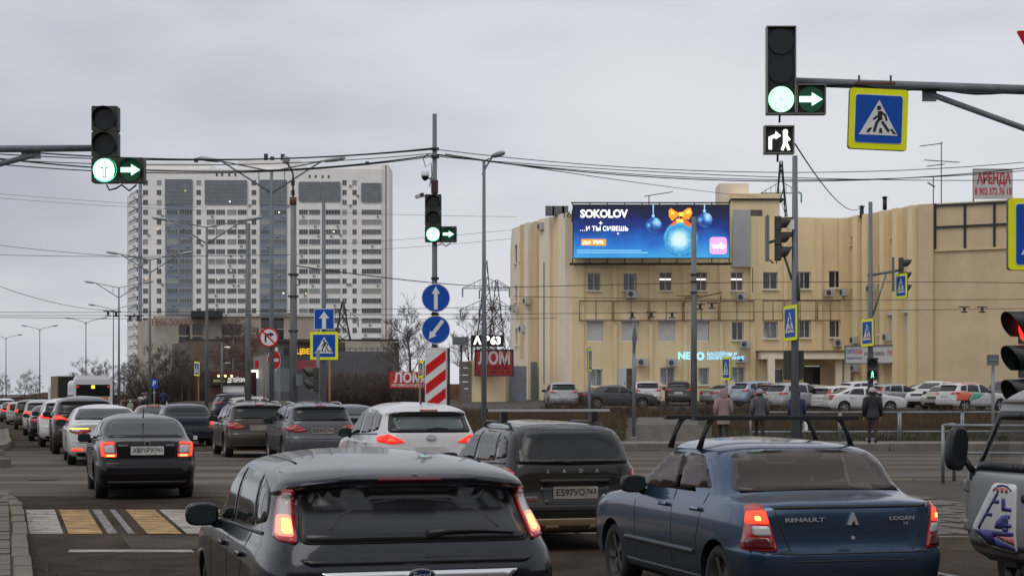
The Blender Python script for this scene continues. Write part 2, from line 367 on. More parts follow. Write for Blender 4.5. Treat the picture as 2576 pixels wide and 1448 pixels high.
# left median: near island (rounded nose) and far island beyond the crossing street
Ln = [(latX(.16, y), y) for y in (2, 8, 14, 20, 24, 27)]
nose = [(latX(.1, 28.5), 28.5), (latX(-.1, 30), 30), (latX(-.65, 31), 31), (latX(-1.4, 31.6), 31.6), (latX(-2.2, 31.7), 31.7)]
curb_line('median_kerb', (Ln + nose)[::-1])
mp_ = [(x - .09, y) for x, y in Ln + nose] + [(latX(-8, 31.7), 31.7), (latX(-8, 2), 2)]
slab('median', [(p[0], p[1]) for p in mp_], .125, JOINT)
tr = empty('median_paving', (0, 0, 0)); tr['kind'] = 'structure'
tm = MB(); tm.box((0, 0, 0), (.37, .57, .05)); tmesh = tm.mesh('paving_slab', TILE)
for j in range(24):
    for i in range(5):
        Y = 16.6 + j * .6; l = -.14 - i * .4
        if Y > 30.4 - i * .0 and l > -.6: continue
        if Y > 31.2: continue
        X = latX(l, Y)
        link('paving_slab', tmesh, tr, (X, Y, gz(X, Y) + .125 + random.uniform(-.008, .012)), HEAD, rot=(random.uniform(-.02, .02), random.uniform(-.02, .02), HEAD))
far = [(latX(-2.4, 40.5), 40.5), (latX(-.5, 40.6), 40.6), (latX(.05, 41.6), 41.6), (latX(-.1, 48), 48), (latX(-.6, 52), 52), (latX(-.1, 56), 56), (latX(.1, 62), 62), (latX(.05, 72), 72), (latX(.05, 90), 90)]
curb_line('far_median_kerb', far[:3], .22, .2, 1.4)
curb_line('far_median_edge_kerb', far[3:], .2, .2, 1.8)
slab('far_median_nose', [far[0], far[1], far[2], (latX(0, 43.2), 43.2), (latX(-2.4, 43.2), 43.2)], .2, JOINT)
slab('far_median', [(x - .05, y) for x, y in far[3:]] + [(latX(-6, 90), 90), (latX(-6, 48), 48)], .16, TILE)
# right island near the van, with paving and railing; far pavement beyond the crossing street
ri = [(latX(10.3, 21.5), 21.5), (latX(10.2, 24), 24), (latX(10.2, 29), 29), (latX(10.6, 32), 32), (latX(11.4, 33.3), 33.3), (11.5, 33.6), (40, 33.6)]
curb_line('island_kerb', [(40, 21.2)] + ri[:1] + ri[1:], .17, .2, 1.0)
slab('island', [(x + .08, y) for x, y in ri] + [(40, 21.3)], .145, JOINT)
ip = empty('island_paving', (0, 0, 0)); ip['kind'] = 'structure'
for j in range(24):
    for i in range(9):
        Y = 22.0 + j * .45; l = 10.55 + i * .42
        if Y > 32.6: continue
        X = latX(l, Y); tb = link('paving_slab', tmesh, ip, (X, Y, gz(X, Y) + .145 + random.uniform(-.01, .012)), HEAD); tb.scale = (1.05, .72, 1)
BRICKP = M('block_paving', (.10, .09, .078), .9, nz=3, amt=.3, bump=.3)
fk = [(latX(11, 54), 54), (60, 54)]
curb_line('far_kerb', [(60, 54), (latX(12, 54), 54), (latX(10.6, 55.4), 55.4), (latX(10.3, 58), 58)], .24, .25, 2.0, CONC)
slab('far_pavement', [(latX(12, 54.1), 54.1), (60, 54.1), (60, 60.5), (latX(10.5, 60.5), 60.5), (latX(10.5, 55.5), 55.5)], .2, CONC)
pl = MB(); d0 = [px(1590, 0, 61), px(1775, 0, 61), px(1752, 0, 88), px(1600, 0, 88)]
sheet('paved_path', rows(60.5, 90), lambda Y: float(np.interp(Y, [60.5, 90], [(1580 - CX) * 60.5 / F, (1605 - CX) * 90 / F])), lambda Y: float(np.interp(Y, [60.5, 90], [(1785 - CX) * 60.5 / F, (1748 - CX) * 90 / F])), BRICKP, .06, 4)
# herringbone blocks picked out on the near part of the path
hb = empty('path_paving', (0, 0, 0)); hb['kind'] = 'structure'
bmh = MB(); bmh.box((0, 0, 0), (.56, .27, .04)); bme = bmh.mesh('paving_block', M('block_grey', (.135, .12, .104), .9, nz=2, amt=.35))
cnt = 0
for j in range(30):
    for i in range(16):
        if cnt >= 290: break
        Y = 61.2 + j * .62; X = (1592 - CX) * Y / F + i * .36 + (j % 2) * .18
        if X > (1770 - CX) * Y / F: continue
        cnt += 1
        link('paving_block', bme, hb, (X, Y, gz(X, Y) + .075 + random.uniform(0, .012)), R(45 if (i + j) % 2 else -45))
# ------------------------------------------------------------------ railings
def railing(label, pts, h=1.0, mid=.55, r=.028, group='pipe railings by the crossing', base=.15):
    c = Vector((pts[0][0], pts[0][1], gz(*pts[0]) + base)); root = empty('pipe_railing', c, label=label, cat='railing', group=group)
    P3 = [Vector((x, y, gz(x, y) + base)) for x, y in pts]
    for p in P3:
        q = MB(); q.cyl(p - c, p - c + Vector((0, 0, h)), r * 1.15, n=10); q.build('post', GALV, root)
    for a, b in zip(P3[:-1], P3[1:]):
        for hh in (h, mid):
            q = MB(); q.cyl(a - c + Vector((0, 0, hh)), b - c + Vector((0, 0, hh)), r, n=8); q.build('rail', GALV, root)
    return root
railing('near galvanized pipe railing on the paved island beside the grey van', [(8.25, 37.0 - 3.6), (7.85, 32.6), (10.2, 32.2), (13, 32.0)], 1.05)
fx = [(1885, 59.6), (1995, 59.8), (2112, 60.), (2262, 60.2), (2420, 60.4), (2580, 60.6)]
pv = [((x - CX) * y / F, y) for x, y in fx]
for i in range(len(pv) - 1):
    railing(['far pipe railing panel behind the two walking women', 'far pipe railing panel just right of the grey signal pole', 'far pipe railing panel behind the person in black jacket', 'far pipe railing panel behind the near railing post', 'rightmost far pipe railing panel beside the grey van roof'][i], [(pv[i][0] + .03, pv[i][1]), (pv[i + 1][0] - .03, pv[i + 1][1])], 1.0, .35, .03, base=.18)
# ------------------------------------------------------------------ buildings
FRW = M('window_frame_white', (.55, .55, .54), .5)
FRB = M('window_frame_brown', (.12, .09, .07), .6)
GL = [M('pane_dark', (.030, .034, .040), .08, spec=.7), M('pane_mid', (.075, .085, .095), .12, spec=.7, nz=2, amt=.5), M('pane_curtain', (.27, .27, .26), .3, nz=3, amt=.3), M('pane_brown', (.085, .06, .04), .12, nz=2, amt=.5)]
LIT = M('lit_tube', (1., .93, .78), .4, emit=1.6)
LITW = M('lit_room', (.9, .62, .30), .4, emit=.8)
WMC = {}
def win_mesh(w, h, panes, fr, gi, t=.06, bars=0):
    """(frame mesh, pane mesh, pane offsets) in local XZ, y=0 outer face; shared between alike windows"""
    k = (round(w, 2), round(h, 2), panes, fr.name, gi, bars)
    if k not in WMC:
        a = MB(); d = .07
        for x in (-w / 2 + t / 2, w / 2 - t / 2): a.box((x, 0, 0), (t, d, h))
        for z in (-h / 2 + t / 2, h / 2 - t / 2): a.box((0, 0, z), (w - 2 * t, d, t))
        pw = (w - 2 * t - (panes - 1) * t) / panes; offs = []
        for i in range(panes):
            x = -w / 2 + t + pw / 2 + i * (pw + t); offs.append(x)
            if i < panes - 1: a.box((x + pw / 2 + t / 2, 0, 0), (t, d, h - 2 * t))
        b = MB(); b.box((0, .02, 0), (pw, .02, h - 2 * t))
        WMC[k] = (a.mesh('window', fr), b.mesh('pane', GL[gi]), offs)
    return WMC[k]
class Bld:
    def __init__(s, name, label, loc, group=None, cat='building'): s.o = Vector(loc); s.root = empty(name, loc, label=label, cat=cat, group=group)
    def mb(s, name, mb, mats, **t):
        o = mb.build(name, mats, s.root, -s.o); tag(o, **t); return o
    def put(s, name, me, loc, rz=0., scale=None): return link(name, me, s.root, Vector(loc) - s.o, rz, scale=scale)
    def window(s, loc, rz, w, h, panes=2, fr=None, gi=0, sub=True):
        f, p, offs = win_mesh(w, h, panes, fr or FRW, gi)
        o = s.put('window', f, loc, rz)
        if sub:
            for x in offs: link('pane', p, o, (x, 0, 0))
        return o
def on_wall(p0, p1, x):
    """where the picture column x meets the wall line p0-p1 (plan): distance along it, and depth Y"""
    m = (x - CX) / F; dx, dy = p1[0] - p0[0], p1[1] - p0[1]
    t = (m * p0[1] - p0[0]) / (dx - m * dy); L = math.hypot(dx, dy)
    return t * L, p0[1] + dy * t
def plan(x, Y): return ((x - CX) * Y / F, Y)
def zat(y, Y): return EYE + (HZ - y) * Y / F
def wall(B, p0, p1, z0, z1, ops, mat, th=.3, name='wall'):
    """wall with real openings; ops are (u0,u1,za,zb) along the wall"""
    L = math.hypot(p1[0] - p0[0], p1[1] - p0[1]); ang = math.atan2(p1[1] - p0[1], p1[0] - p0[0])
    us = sorted(set([0, L] + [u for o in ops for u in o[:2]])); zs = sorted(set([z0, z1] + [z for o in ops for z in o[2:4]]))
    mb = MB()
    for a, b in zip(us[:-1], us[1:]):
        for c, d in zip(zs[:-1], zs[1:]):
            mu, mz = (a + b) / 2, (c + d) / 2
            if any(o[0] < mu < o[1] and o[2] < mz < o[3] for o in ops): continue
            mb.add([(a, 0, c), (b, 0, c), (b, 0, d), (a, 0, d)], [(0, 1, 2, 3)])
    for a, b, c, d in ops:
        mb.add([(a, 0, c), (b, 0, c), (b, 0, d), (a, 0, d), (a, th, c), (b, th, c), (b, th, d), (a, th, d)], [(0, 1, 5, 4), (1, 2, 6, 5), (2, 3, 7, 6), (3, 0, 4, 7)])
    mb.add([(0, 0, z0), (L, 0, z0), (L, 0, z1), (0, 0, z1), (0, 1, z0), (L, 1, z0), (L, 1, z1), (0, 1, z1)], [(3, 2, 6, 7), (0, 3, 7, 4), (1, 2, 6, 5)])
    o = mb.build(name, mat, B.root, Vector((p0[0], p0[1], 0)) - B.o, ang); return o, ang
AC0 = MB(); AC0.box((0, -.16, 0), (.80, .30, .56), 0); AC0.box((0, .05, -.30), (.7, .2, .05), 0)
ACF = MB(); ACF.disc((-.12, 0), .20, -.335, -.318, 16, 0)
ACM = M('aircon_white', (.45, .44, .42), .5, nz=3, amt=.2)
ac_me, acf_me = AC0.mesh('air_conditioner', ACM), ACF.mesh('fan_grille', M('fan_dark', (.07, .07, .07), .6))
def aircon(B, loc, rz=0., s=1.):
    o = B.put('air_conditioner', ac_me, loc, rz, (s, s, s)); link('fan_grille', acf_me, o)
# ---- apartment tower, 530 m off
TY = 530; tk = TY / F
def tx(zx): return ((440 + zx / 1.6085) * .6706 - CX) * tk
def txd(zx, d): return (tx(zx) * (TY + d) / TY, TY + d)      # same picture column, d metres further back
def tz(zy): return EYE + (HZ - (550 + zy / 1.6085) * .6706) * tk
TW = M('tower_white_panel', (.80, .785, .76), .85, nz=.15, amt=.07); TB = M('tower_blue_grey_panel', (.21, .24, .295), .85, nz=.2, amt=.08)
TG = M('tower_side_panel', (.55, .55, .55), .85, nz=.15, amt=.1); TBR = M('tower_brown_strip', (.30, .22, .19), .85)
T = Bld('apartment_tower', 'tall white apartment tower with blue-grey window bays, far behind the brick building', (tx(850), TY, 0))
b = MB(); x0, x1 = tx(150), tx(1598); b.box(((x0 + x1) / 2, TY + 9, tz(135) / 2), (x1 - x0, 18, tz(135))); T.mb('wall', b, TW)
b = MB(); b.box(((tx(1598) + tx(1635)) / 2, TY + 9.5, tz(108) / 2), (tx(1635) - tx(1598), 18, tz(108))); T.mb('corner_block', b, TW)
b = MB(); b.box(((tx(1615) + tx(1624)) / 2, TY + .45, tz(108) / 2), (tx(1624) - tx(1615), .15, tz(108) - .3)); T.mb('brown_strip', b, TBR)
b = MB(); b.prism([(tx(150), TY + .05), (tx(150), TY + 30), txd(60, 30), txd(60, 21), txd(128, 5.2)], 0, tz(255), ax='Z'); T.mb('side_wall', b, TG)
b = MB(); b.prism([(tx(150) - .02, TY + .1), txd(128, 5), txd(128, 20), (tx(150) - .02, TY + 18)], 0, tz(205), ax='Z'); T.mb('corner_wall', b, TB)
for a, c, y in ((163, 550, 92), (722, 1105, 80), (1425, 1598, 108)):
    b = MB(); b.box(((tx(a) + tx(c)) / 2, TY + 8.2, (tz(136) + tz(y)) / 2), (tx(c) - tx(a), 14, tz(y) - tz(136) + .02)); T.mb('roof_block', b, TW)
for x, y0, y1 in ((454, 92, 55), (918, 80, 45), (880, 80, 28), (982, 80, 30), (1498, 108, 75)):
    b = MB(); b.box((tx(x), TY + 6, (tz(y0) + tz(y1)) / 2), (1.1, 1.1, tz(y1) - tz(y0))); T.mb('roof_vent', b, DARKST)
for x0_, x1_ in ((290, 453), (860, 1022)):
    b = MB(); b.box(((tx(x0_) + tx(x1_)) / 2, TY - .15, tz(200) / 2), (tx(x1_) - tx(x0_), .5, tz(200))); T.mb('blue_bay', b, TB)
for x0_, x1_, zt in ((530, 783, 205), (1095, 1345, 205), (1473, 1593, 220)):
    b = MB(); b.box(((tx(x0_) + tx(x1_)) / 2, TY - .12, tz(zt + 140) / 2), (tx(x1_) - tx(x0_), .45, tz(zt + 140))); T.mb('balcony_bay', b, TW)
fl = 59.3; smalls = [(155, 185), (238, 266), (477, 505), (810, 838), (1045, 1072), (1357, 1384), (1418, 1444)]
groups_ = [(300, 366), (377, 452), (540, 590), (596, 652), (664, 720), (727, 782), (866, 918), (946, 1020), (1097, 1150), (1156, 1224), (1257, 1345), (1474, 1593)]
for r in range(18):
    yc = 218 + r * fl
    for (a, c) in smalls:
        gi = random.choice([0, 0, 1, 1, 2])
        if a == 1045 and random.random() < .5: gi = 1
        T.window((tx((a + c) / 2), TY - .04, tz(yc)), 0, round(tx(c) - tx(a), 1), 1.6, 2, gi=gi, sub=True) if r < 16 else None
        if random.random() < .28: aircon(T, (tx((a + c) / 2 + random.choice([-24, 20])), TY - .1, tz(yc + 18)), 0, 1.0)
    for (a, c) in groups_:
        if r < 3 and a not in (): continue
        if r > 16: continue
        gi = random.choice([0, 0, 1, 1, 1, 2])
        T.window((tx((a + c) / 2), TY - .44, tz(yc)), 0, round(tx(c) - tx(a), 1), 1.5, 4 if c - a < 60 else (5 if c - a < 100 else 8), gi=gi, sub=True)
        if random.random() < .35: aircon(T, (tx(random.uniform(a, c)), TY - .5, tz(yc + 26)), 0, .9)
TGZ = M('tower_dark_glazing', (.16, .175, .195), .25, nz=.8, amt=.25); TGM = M('tower_glazing_bar', (.20, .215, .235), .6)
for a, c, y0, y1 in ((290, 453, 200, 345), (530, 783, 205, 350), (860, 1022, 207, 350), (1096, 1225, 215, 330), (1229, 1345, 215, 330), (1473, 1593, 222, 332)):
    b = MB(); b.box(((tx(a) + tx(c)) / 2, TY - .45, (tz(y0) + tz(y1)) / 2), (tx(c) - tx(a), .12, tz(y0) - tz(y1))); T.mb('glazed_loggia', b, TGZ)
    b = MB(); nn = round((c - a) / 14)
    for i in range(nn + 1): b.box((tx(a + (c - a) * i / nn), TY - .53, (tz(y0) + tz(y1)) / 2), (.10, .06, tz(y0) - tz(y1)))
    for j in range(7): b.box(((tx(a) + tx(c)) / 2, TY - .55, tz(y0 + (y1 - y0) * j / 6)), (tx(c) - tx(a), .05, .16))
    T.mb('glazing_bars', b, TGM)
for r in range(17):                                             # bays stepping down the shaded left side
    yc = 262 + r * fl
    b = MB(); b.prism([txd(64, 18.5), txd(112, 5.5), txd(126, 5.3), txd(78, 19)], tz(yc + 40), tz(yc + 8), ax='Z'); T.mb('balcony_parapet', b, TW)
    b = MB(); b.prism([txd(72, 17.9), txd(116, 6.0), txd(126, 6.0), txd(80, 19)], tz(yc + 8), tz(yc - 16), ax='Z'); T.mb('balcony_glazing', b, GL[random.choice([0, 1])])
    aircon(T, (*txd(104, 6.6), tz(yc + 30)), R(-60), 1.)
for x, y in ((600, 170), (632, 170), (675, 170), (712, 170), (1160, 180), (1197, 180), (1238, 182), (1275, 182)):
    b = MB(); b.box((tx(x), TY - .04, tz(y)), (.55, .1, .8)); T.mb('roof_vent_opening', b, GL[0])
for x, y, g in ((412, 268, LITW), (680, 333, LIT), (246, 500, LITW), (977, 397, LIT), (1306, 514, LIT), (175, 800, LITW), (612, 801, LITW), (686, 748, LITW), (1003, 884, LIT), (1140, 884, LITW)):
    b = MB(); b.box((tx(x), TY - .56, tz(y)), (.42, .04, .34)); T.mb('lit_lamp', b, g)
# ---- old brick works behind the shops, with its build date in brick
BRK = M('silicate_brick', (.42, .37, .31), .9, nz=.35, amt=.16, bump=.2); BRK2 = M('brown_brick', (.135, .105, .085), .9, nz=.5, amt=.25, bump=.2)
B2 = Bld('brick_works', 'long pale brick industrial building with small dark windows in front of the tower', (plan(680, 260)[0], 260, 0))
def zb(x, y): return (440 + x / 1.6085) * .6706, (550 + y / 1.6085) * .6706
p0, p1 = plan(389, 256), plan(800, 262); ops = []
for x in (402, 484, 660, 715, 897, 974):
    for y in (1103, 1180):
        if x > 800 and y > 1150: y = 1136
        if x in (897, 974) and y == 1103: y = 1064
        D = zb(x, y); u, Y = on_wall(p0, p1, D[0]); z = zat(D[1], Y); ops.append((u - .72, u + .72, z - .8, z + .8))
ztop = zat(800, 258); wall(B2, p0, p1, .2, ztop, ops, BRK); ang = math.atan2(p1[1] - p0[1], p1[0] - p0[0])
for o in ops:
    uu = (o[0] + o[1]) / 2; B2.window((p0[0] + uu * math.cos(ang), p0[1] + uu * math.sin(ang) + .2, (o[2] + o[3]) / 2), ang, 1.42, 1.58, 2, FRB, 0)
b = MB(); b.prism([(p1[0], p1[1] + .7), plan(800, 275), plan(372, 285), plan(345, 272), (p0[0] - .02, p0[1] + .7)], .2, ztop - .05, ax='Z'); B2.mb('rear_wall', b, BRK)
b = MB(); q = [plan(480, 254), plan(560, 254), plan(560, 262), plan(480, 262)]; b.prism(q, ztop, ztop + .9, ax='Z'); B2.mb('roof_ridge', b, DARKST)
b = MB(); b.box((*plan(590, 256.5)[:1], 257.6, ztop + .12), (23.6, .5, .3)); B2.mb('parapet', b, BRK2)
text('date_lettering', '1996-2000гг', .85, M('brick_lettering', (.20, .10, .075), .9), B2.root, Vector((*plan(432, 255.5), zat(812, 255.5))) - B2.o, bold=.03, depth=.03)
for x in (431, 640, 822, 935):
    b = MB(); u = plan(x * .4169 + 295, 255.6); b.box((u[0], 255.9 if x < 700 else 259.8, 8), (.18, .2, 7)); B2.mb('drain_pipe', b, DARKST)
B3 = Bld('low_brick_annex', 'low brown brick annex with lit ribbon windows left of the grey flower shop', (plan(600, 215)[0], 215, 0))
p0, p1 = plan(470, 214), plan(1000, 218); ops = []
for x0_, x1_, y0_, y1_ in ((560, 590, 868, 876), (560, 590, 908, 916), (612, 640, 868, 876), (868, 918, 864, 876)):
    u0, Y = on_wall(p0, p1, x0_); u1, _ = on_wall(p0, p1, x1_); ops.append((u0, u1, zat(y1_, Y), zat(y0_, Y)))
wall(B3, p0, p1, .2, zat(858, 215), ops, BRK2); ang = math.atan2(p1[1] - p0[1], p1[0] - p0[0])
for i, o in enumerate(ops):
    uu = (o[0] + o[1]) / 2; wl = (p0[0] + uu * math.cos(ang), p0[1] + uu * math.sin(ang) + .18, (o[2] + o[3]) / 2)
    B3.window(wl, ang, round(o[1] - o[0], 1), round(o[3] - o[2], 1), 2, FRW, 1)
    b = MB(); b.box((wl[0] - .2, wl[1] - .06, wl[2]), ((o[1] - o[0]) * .55, .03, .10)); B3.mb('lit_tube', b, LIT)
b = MB(); b.prism([(p1[0], p1[1] + .7), plan(1000, 232), plan(455, 236), plan(432, 226), (p0[0] - .02, p0[1] + .7)], .2, zat(858, 215) - .03, ax='Z'); B3.mb('rear_wall', b, BRK2)
b = MB(); b.box((plan(735, 215)[0], 215.7, zat(857, 215) + .1), (25.4, .9, .25)); B3.mb('roof_edge', b, DARKST)
# lower long shed right of it, over the grey shop
B4 = Bld('long_brick_shed', 'long low brown brick shed with a railing along its roof behind the grey shop', (plan(930, 190)[0], 190, 0))
b = MB(); b.prism([plan(868, 188), plan(992, 190), plan(992, 200), plan(868, 200)], .2, zat(858, 189), ax='Z'); B4.mb('wall', b, BRK)
for x in range(852, 1000, 14):
    b = MB(); p = plan(x, 186); b.box((p[0], p[1], zat(888, 186)), (.06, .06, 1.1)); B4.mb('railing_post', b, DARKST)
b = MB(); b.box((plan(925, 186)[0], 186, zat(876, 186)), (6.2, .06, .06)); b.box((plan(925, 186)[0], 186, zat(884, 186)), (6.2, .05, .05)); B4.mb('railing_bar', b, DARKST)
# ---- grey metal flower shop
GM = M('grey_cladding', (.115, .118, .125), .6, nz=.3, amt=.1); GML = M('light_grey_cladding', (.21, .22, .23), .6, nz=.3, amt=.1)
B5 = Bld('grey_flower_shop', 'grey metal-clad flower shop with yellow letters on a black board', (plan(850, 150)[0], 150, 1.2))
pA, pB, pC = plan(706, 149), plan(1003, 152), plan(638, 168)
zt = zat(884, 150)
b = MB(); b.prism([pA, pB, plan(1003, 170), plan(660, 178), pC], 1.0, zt, ax='Z'); B5.mb('wall', b, GM)
b = MB(); nn = 30
for i in range(nn + 1):
    x = pA[0] + (pB[0] - pA[0]) * i / nn; y = pA[1] + (pB[1] - pA[1]) * i / nn; b.box((x, y - .02, 1 + (zt - 1) / 2), (.05, .06, zt - 1.2))
B5.mb('cladding_rib', b, GM)
la = math.atan2(pA[1] - pC[1], pA[0] - pC[0]); Ls = math.hypot(pA[0] - pC[0], pA[1] - pC[1])
for i in range(7):
    b = MB(); u = (i + .5) * Ls / 7; b.box((0, 0, 0), (Ls / 7 - .08, .06, zt - 1.4)); 
    o = b.build('wall_panel', GML, B5.root, Vector((pC[0] + u * math.cos(la), pC[1] + u * math.sin(la) - .05, 1.2 + (zt - 1.3) / 2)) - B5.o, la)
b = MB(); b.box((plan(752, 148)[0], 148.3, zat(884, 148)), (2.6, .15, .62)); B5.mb('sign_board', b, BLACK)
text('sign_lettering', 'ЦВЕТЫ', .44, M('yellow_sign_glow', (1., .55, .03), .4, emit=.75), B5.root, Vector((plan(776, 148)[0], 148.1, zat(884, 148))) - B5.o, bold=.03)
RL = M('red_sign_dim', (.35, .02, .03), .5, emit=.35)
text('red_lettering', 'ПРОДУКТЫ', .30, RL, B5.root, Vector((plan(765, 148.6)[0], 148.7, zat(911, 148))) - B5.o, bold=.04)
text('red_lettering', 'РАЗЛИВНОЕ', .30, RL, B5.root, Vector((plan(768, 148.6)[0], 148.7, zat(923, 148))) - B5.o, bold=.04)
b = MB(); b.box((0, 0, 0), (1.0, .12, .62)); b.build('white_sign_board', M('lit_board', (.5, .5, .46), .5, emit=.18), B5.root, Vector((plan(696, 151)[0], 150.8, zat(883, 151))) - B5.o, la)
b = MB(); b.prism(rect(-.55, -.8, .55, .8, .1), -.08, .08); b.build('green_sign_frame', M('green_sign', (.03, .25, .08), .5), B5.root, Vector((plan(697, 150)[0], 150.4, zat(917, 151))) - B5.o, la)
b = MB(); b.prism(rect(-.4, -.5, .4, .6, .05), -.10, .10); b.build('sign_panel', SWHITE, B5.root, Vector((plan(697, 150)[0], 150.36, zat(917, 151))) - B5.o, la)
for i in range(16):                                             # pale vertical fence slats along the shop's side
    x = 690 + i * 3.4; b = MB(); p = plan(x - 22 if x < 700 else x - 10, 147); b.box((p[0], 147 + i * .02, zat(955, 147)), (.05, .04, 1.9)); B5.mb('slat', b, GML)
for p in ((646, 916, SRED), (644, 940, LIT), (633, 940, LIT)):
    b = MB(); q = plan(p[0], 164); b.box((q[0], 164, zat(p[1], 164)), (.35, .15, .75)); B5.mb('shop_light', b, p[2])
# ---- detailing garage
B6 = Bld('detailing_garage', 'small garage front with black sign board and white roller door behind parked cars', (plan(575, 150)[0], 150, 1.3))
b = MB(); b.box((plan(572, 151)[0], 153.6, 2.3), (3.3, 6, 2.9)); B6.mb('wall', b, M('maroon_wall', (.085, .03, .03), .8, nz=.6, amt=.2))
b = MB(); b.box((plan(572, 150)[0], 150.35, zat(957, 150)), (3.0, .25, .75)); B6.mb('sign_board', b, BLACK)
LET = M('lit_letters_soft', (.75, .72, .66), .5, emit=.7)
text('sign_lettering', 'ДЕТЕЙЛИНГ', .36, LET, B6.root, Vector((plan(597, 150)[0], 150.2, zat(956, 150))) - B6.o, bold=.03, width=1.75)
text('small_lettering', 'ПРОТОЧКА', .2, M('warm_letters', (.55, .45, .2), .5, emit=.4), B6.root, Vector((plan(550, 150)[0], 150.2, zat(958, 150))) - B6.o, bold=.02, width=.95)
b = MB(); b.box((plan(584, 150)[0], 150.4, zat(975, 150)), (1.9, .1, .75)); B6.mb('roller_door', b, SWHITE)
for x in (550, 567, 583):
    b = MB(); p = plan(x, 150); b.cyl((p[0], 150.1, zat(944, 150)), (p[0], 149.9, zat(945, 150)), .07, .12, 8); B6.mb('lamp', b, M('warm_lamp', (1., .8, .4), .4, emit=1.2))
# ---- yellow rendered building on the right
YW = M('yellow_render', (.78, .63, .385), .9, nz=.5, amt=.12, bump=.05, stretch=(1, 1, .35)); YR = M('ochre_block_render', (.57, .44, .28), .9, nz=.4, amt=.13, bump=.05); YO = M('ochre_render', (.62, .48, .275), .9, nz=.5, amt=.13, stretch=(1, 1, .35))
YC = M('cream_render', (.79, .70, .55), .9, nz=.5, amt=.12, stretch=(1, 1, .35)); RST = M('rusty_pipe', (.24, .15, .085), .8, nz=2, amt=.3)
GB = 1.4; ZT = 15.3
Yb = Bld('yellow_building', 'curved yellow rendered three-storey building with ribbed pilasters carrying the video screen', (plan(1900, 136)[0], 136, GB))
def facade(p0, p1, wins, mat, zt=ZT):
    ops = []; meta = []
    for (x0_, x1_, y0_, y1_, kind) in wins:
        u0, Ya = on_wall(p0, p1, x0_); u1, Yc = on_wall(p0, p1, x1_); ops.append((u0, u1, zat(y1_, Ya), zat(y0_, Ya))); meta.append(kind)
    _, ang = wall(Yb, p0, p1, GB - .5, zt, ops, mat)
    c, s = math.cos(ang), math.sin(ang)
    for o, kd in zip(ops, meta):
        u = (o[0] + o[1]) / 2; w_, h_ = round(o[1] - o[0] - .02, 1), round(o[3] - o[2] - .02, 1)
        L = Vector((p0[0] + u * c - .16 * s, p0[1] + u * s + .16 * c, (o[2] + o[3]) / 2))
        if kd == 'S':                                           # roller shutter: slats
            r = Yb.put('shutter', None, L, ang); nn = 9
            for i in range(nn):
                b = MB(); b.box((0, -.1, -h_ / 2 + (i + .5) * h_ / nn), (w_, .05, h_ / nn - .006)); b.build('slat', M('shutter_white', (.50, .49, .46), .6, nz=1, amt=.1), r)
            b = MB(); b.box((0, -.22, h_ / 2 + .06), (w_ + .1, .3, .22)); b.build('shutter_box', FRW, r)
        elif kd == 'D':
            b = MB(); b.box((0, .1, 0), (w_, .06, h_)); b.build('doorway', GL[3], Yb.root, L - Yb.o, ang)
            b = MB(); b.box((-w_ * .85, -.25, 0), (w_ * .9, .06, h_)); o2 = b.build('open_door', FRW, Yb.root, L - Yb.o, ang)
            b = MB(); b.box((-w_ * .55, -.30, 0), (.04, .05, .2)); b.build('handle', DARKST, o2)
        else:
            fr = FRW if kd in 'WTLB' else FRB; gi = {'W': 0, 'T': 1, 'L': 3, 'N': 0, 'B': 1}[kd]
            win = Yb.window(L, ang, w_, h_, 2 if w_ > .8 else 1, fr, gi)
            b = MB(); b.box((0, -.2, -h_ / 2 - .05), (w_ + .15, .3, .06)); b.build('sill', YC, win)
            if kd == 'L':
                b = MB(); b.box((0, .0, h_ * .12), (w_ * .85, .03, .12)); b.build('lit_tube', LIT, win)
            if kd == 'B':                                       # sunburst window bars
                b = MB()
                for i in range(9):
                    a = R(5 + i * 20 / 1.0 * .5); b.cyl((-w_ / 2, -.12, -h_ / 2), (-w_ / 2 + math.cos(a) * min(w_, 1.4) , -.12, -h_ / 2 + min(h_, math.sin(a) * h_)), .012, n=4)
                b.build('window_bars', SWHITE, win)
    return ang
P0, P1, P2, P3, P4, P5, P6 = plan(1287, 146), plan(1313, 142.5), plan(1440, 132.5), plan(1905, 135.5), plan(2122, 137), plan(2311, 127), plan(2680, 122)
facade(P0, P1, [(1294, 1300, 617, 663, 'N'), (1306.5, 1312, 612, 658, 'N'), (1295, 1300, 719, 761, 'N'), (1306.5, 1312, 717, 759, 'N'), (1296, 1301, 825, 868, 'N'), (1307, 1312, 824, 868, 'N')], YC)
facade(P1, P2, [], YC)
facade(P2, P3, [(1478, 1510, 686, 731, 'T'), (1567, 1598, 686, 731, 'T'), (1658, 1690, 684, 731, 'L'), (1749, 1778, 684, 731, 'L'), (1838, 1869, 684, 731, 'L'),
                (1476, 1516, 806, 858, 'S'), (1564, 1606, 806, 858, 'S'), (1656, 1697, 806, 857, 'S'), (1752, 1783, 806, 857, 'S'), (1840, 1870, 809, 855, 'W'),
                (1484, 1515, 926, 972, 'B'), (1571, 1601, 926, 1000, 'D'), (1660, 1696, 924, 968, 'B'), (1756, 1783, 924, 968, 'B'), (1841, 1873, 923, 962, 'B')], YW)
facade(P3, P4, [(1919, 1956, 684, 727, 'W'), (2007, 2039, 683, 727, 'W'), (2084, 2120, 681, 724, 'W'), (1920, 1956, 808, 851, 'B'), (2009, 2039, 806, 850, 'T'), (2086, 2120, 805, 849, 'T'),
                (1946, 1968, 928, 962, 'N'), (2021, 2064, 920, 968, 'N')], YW)
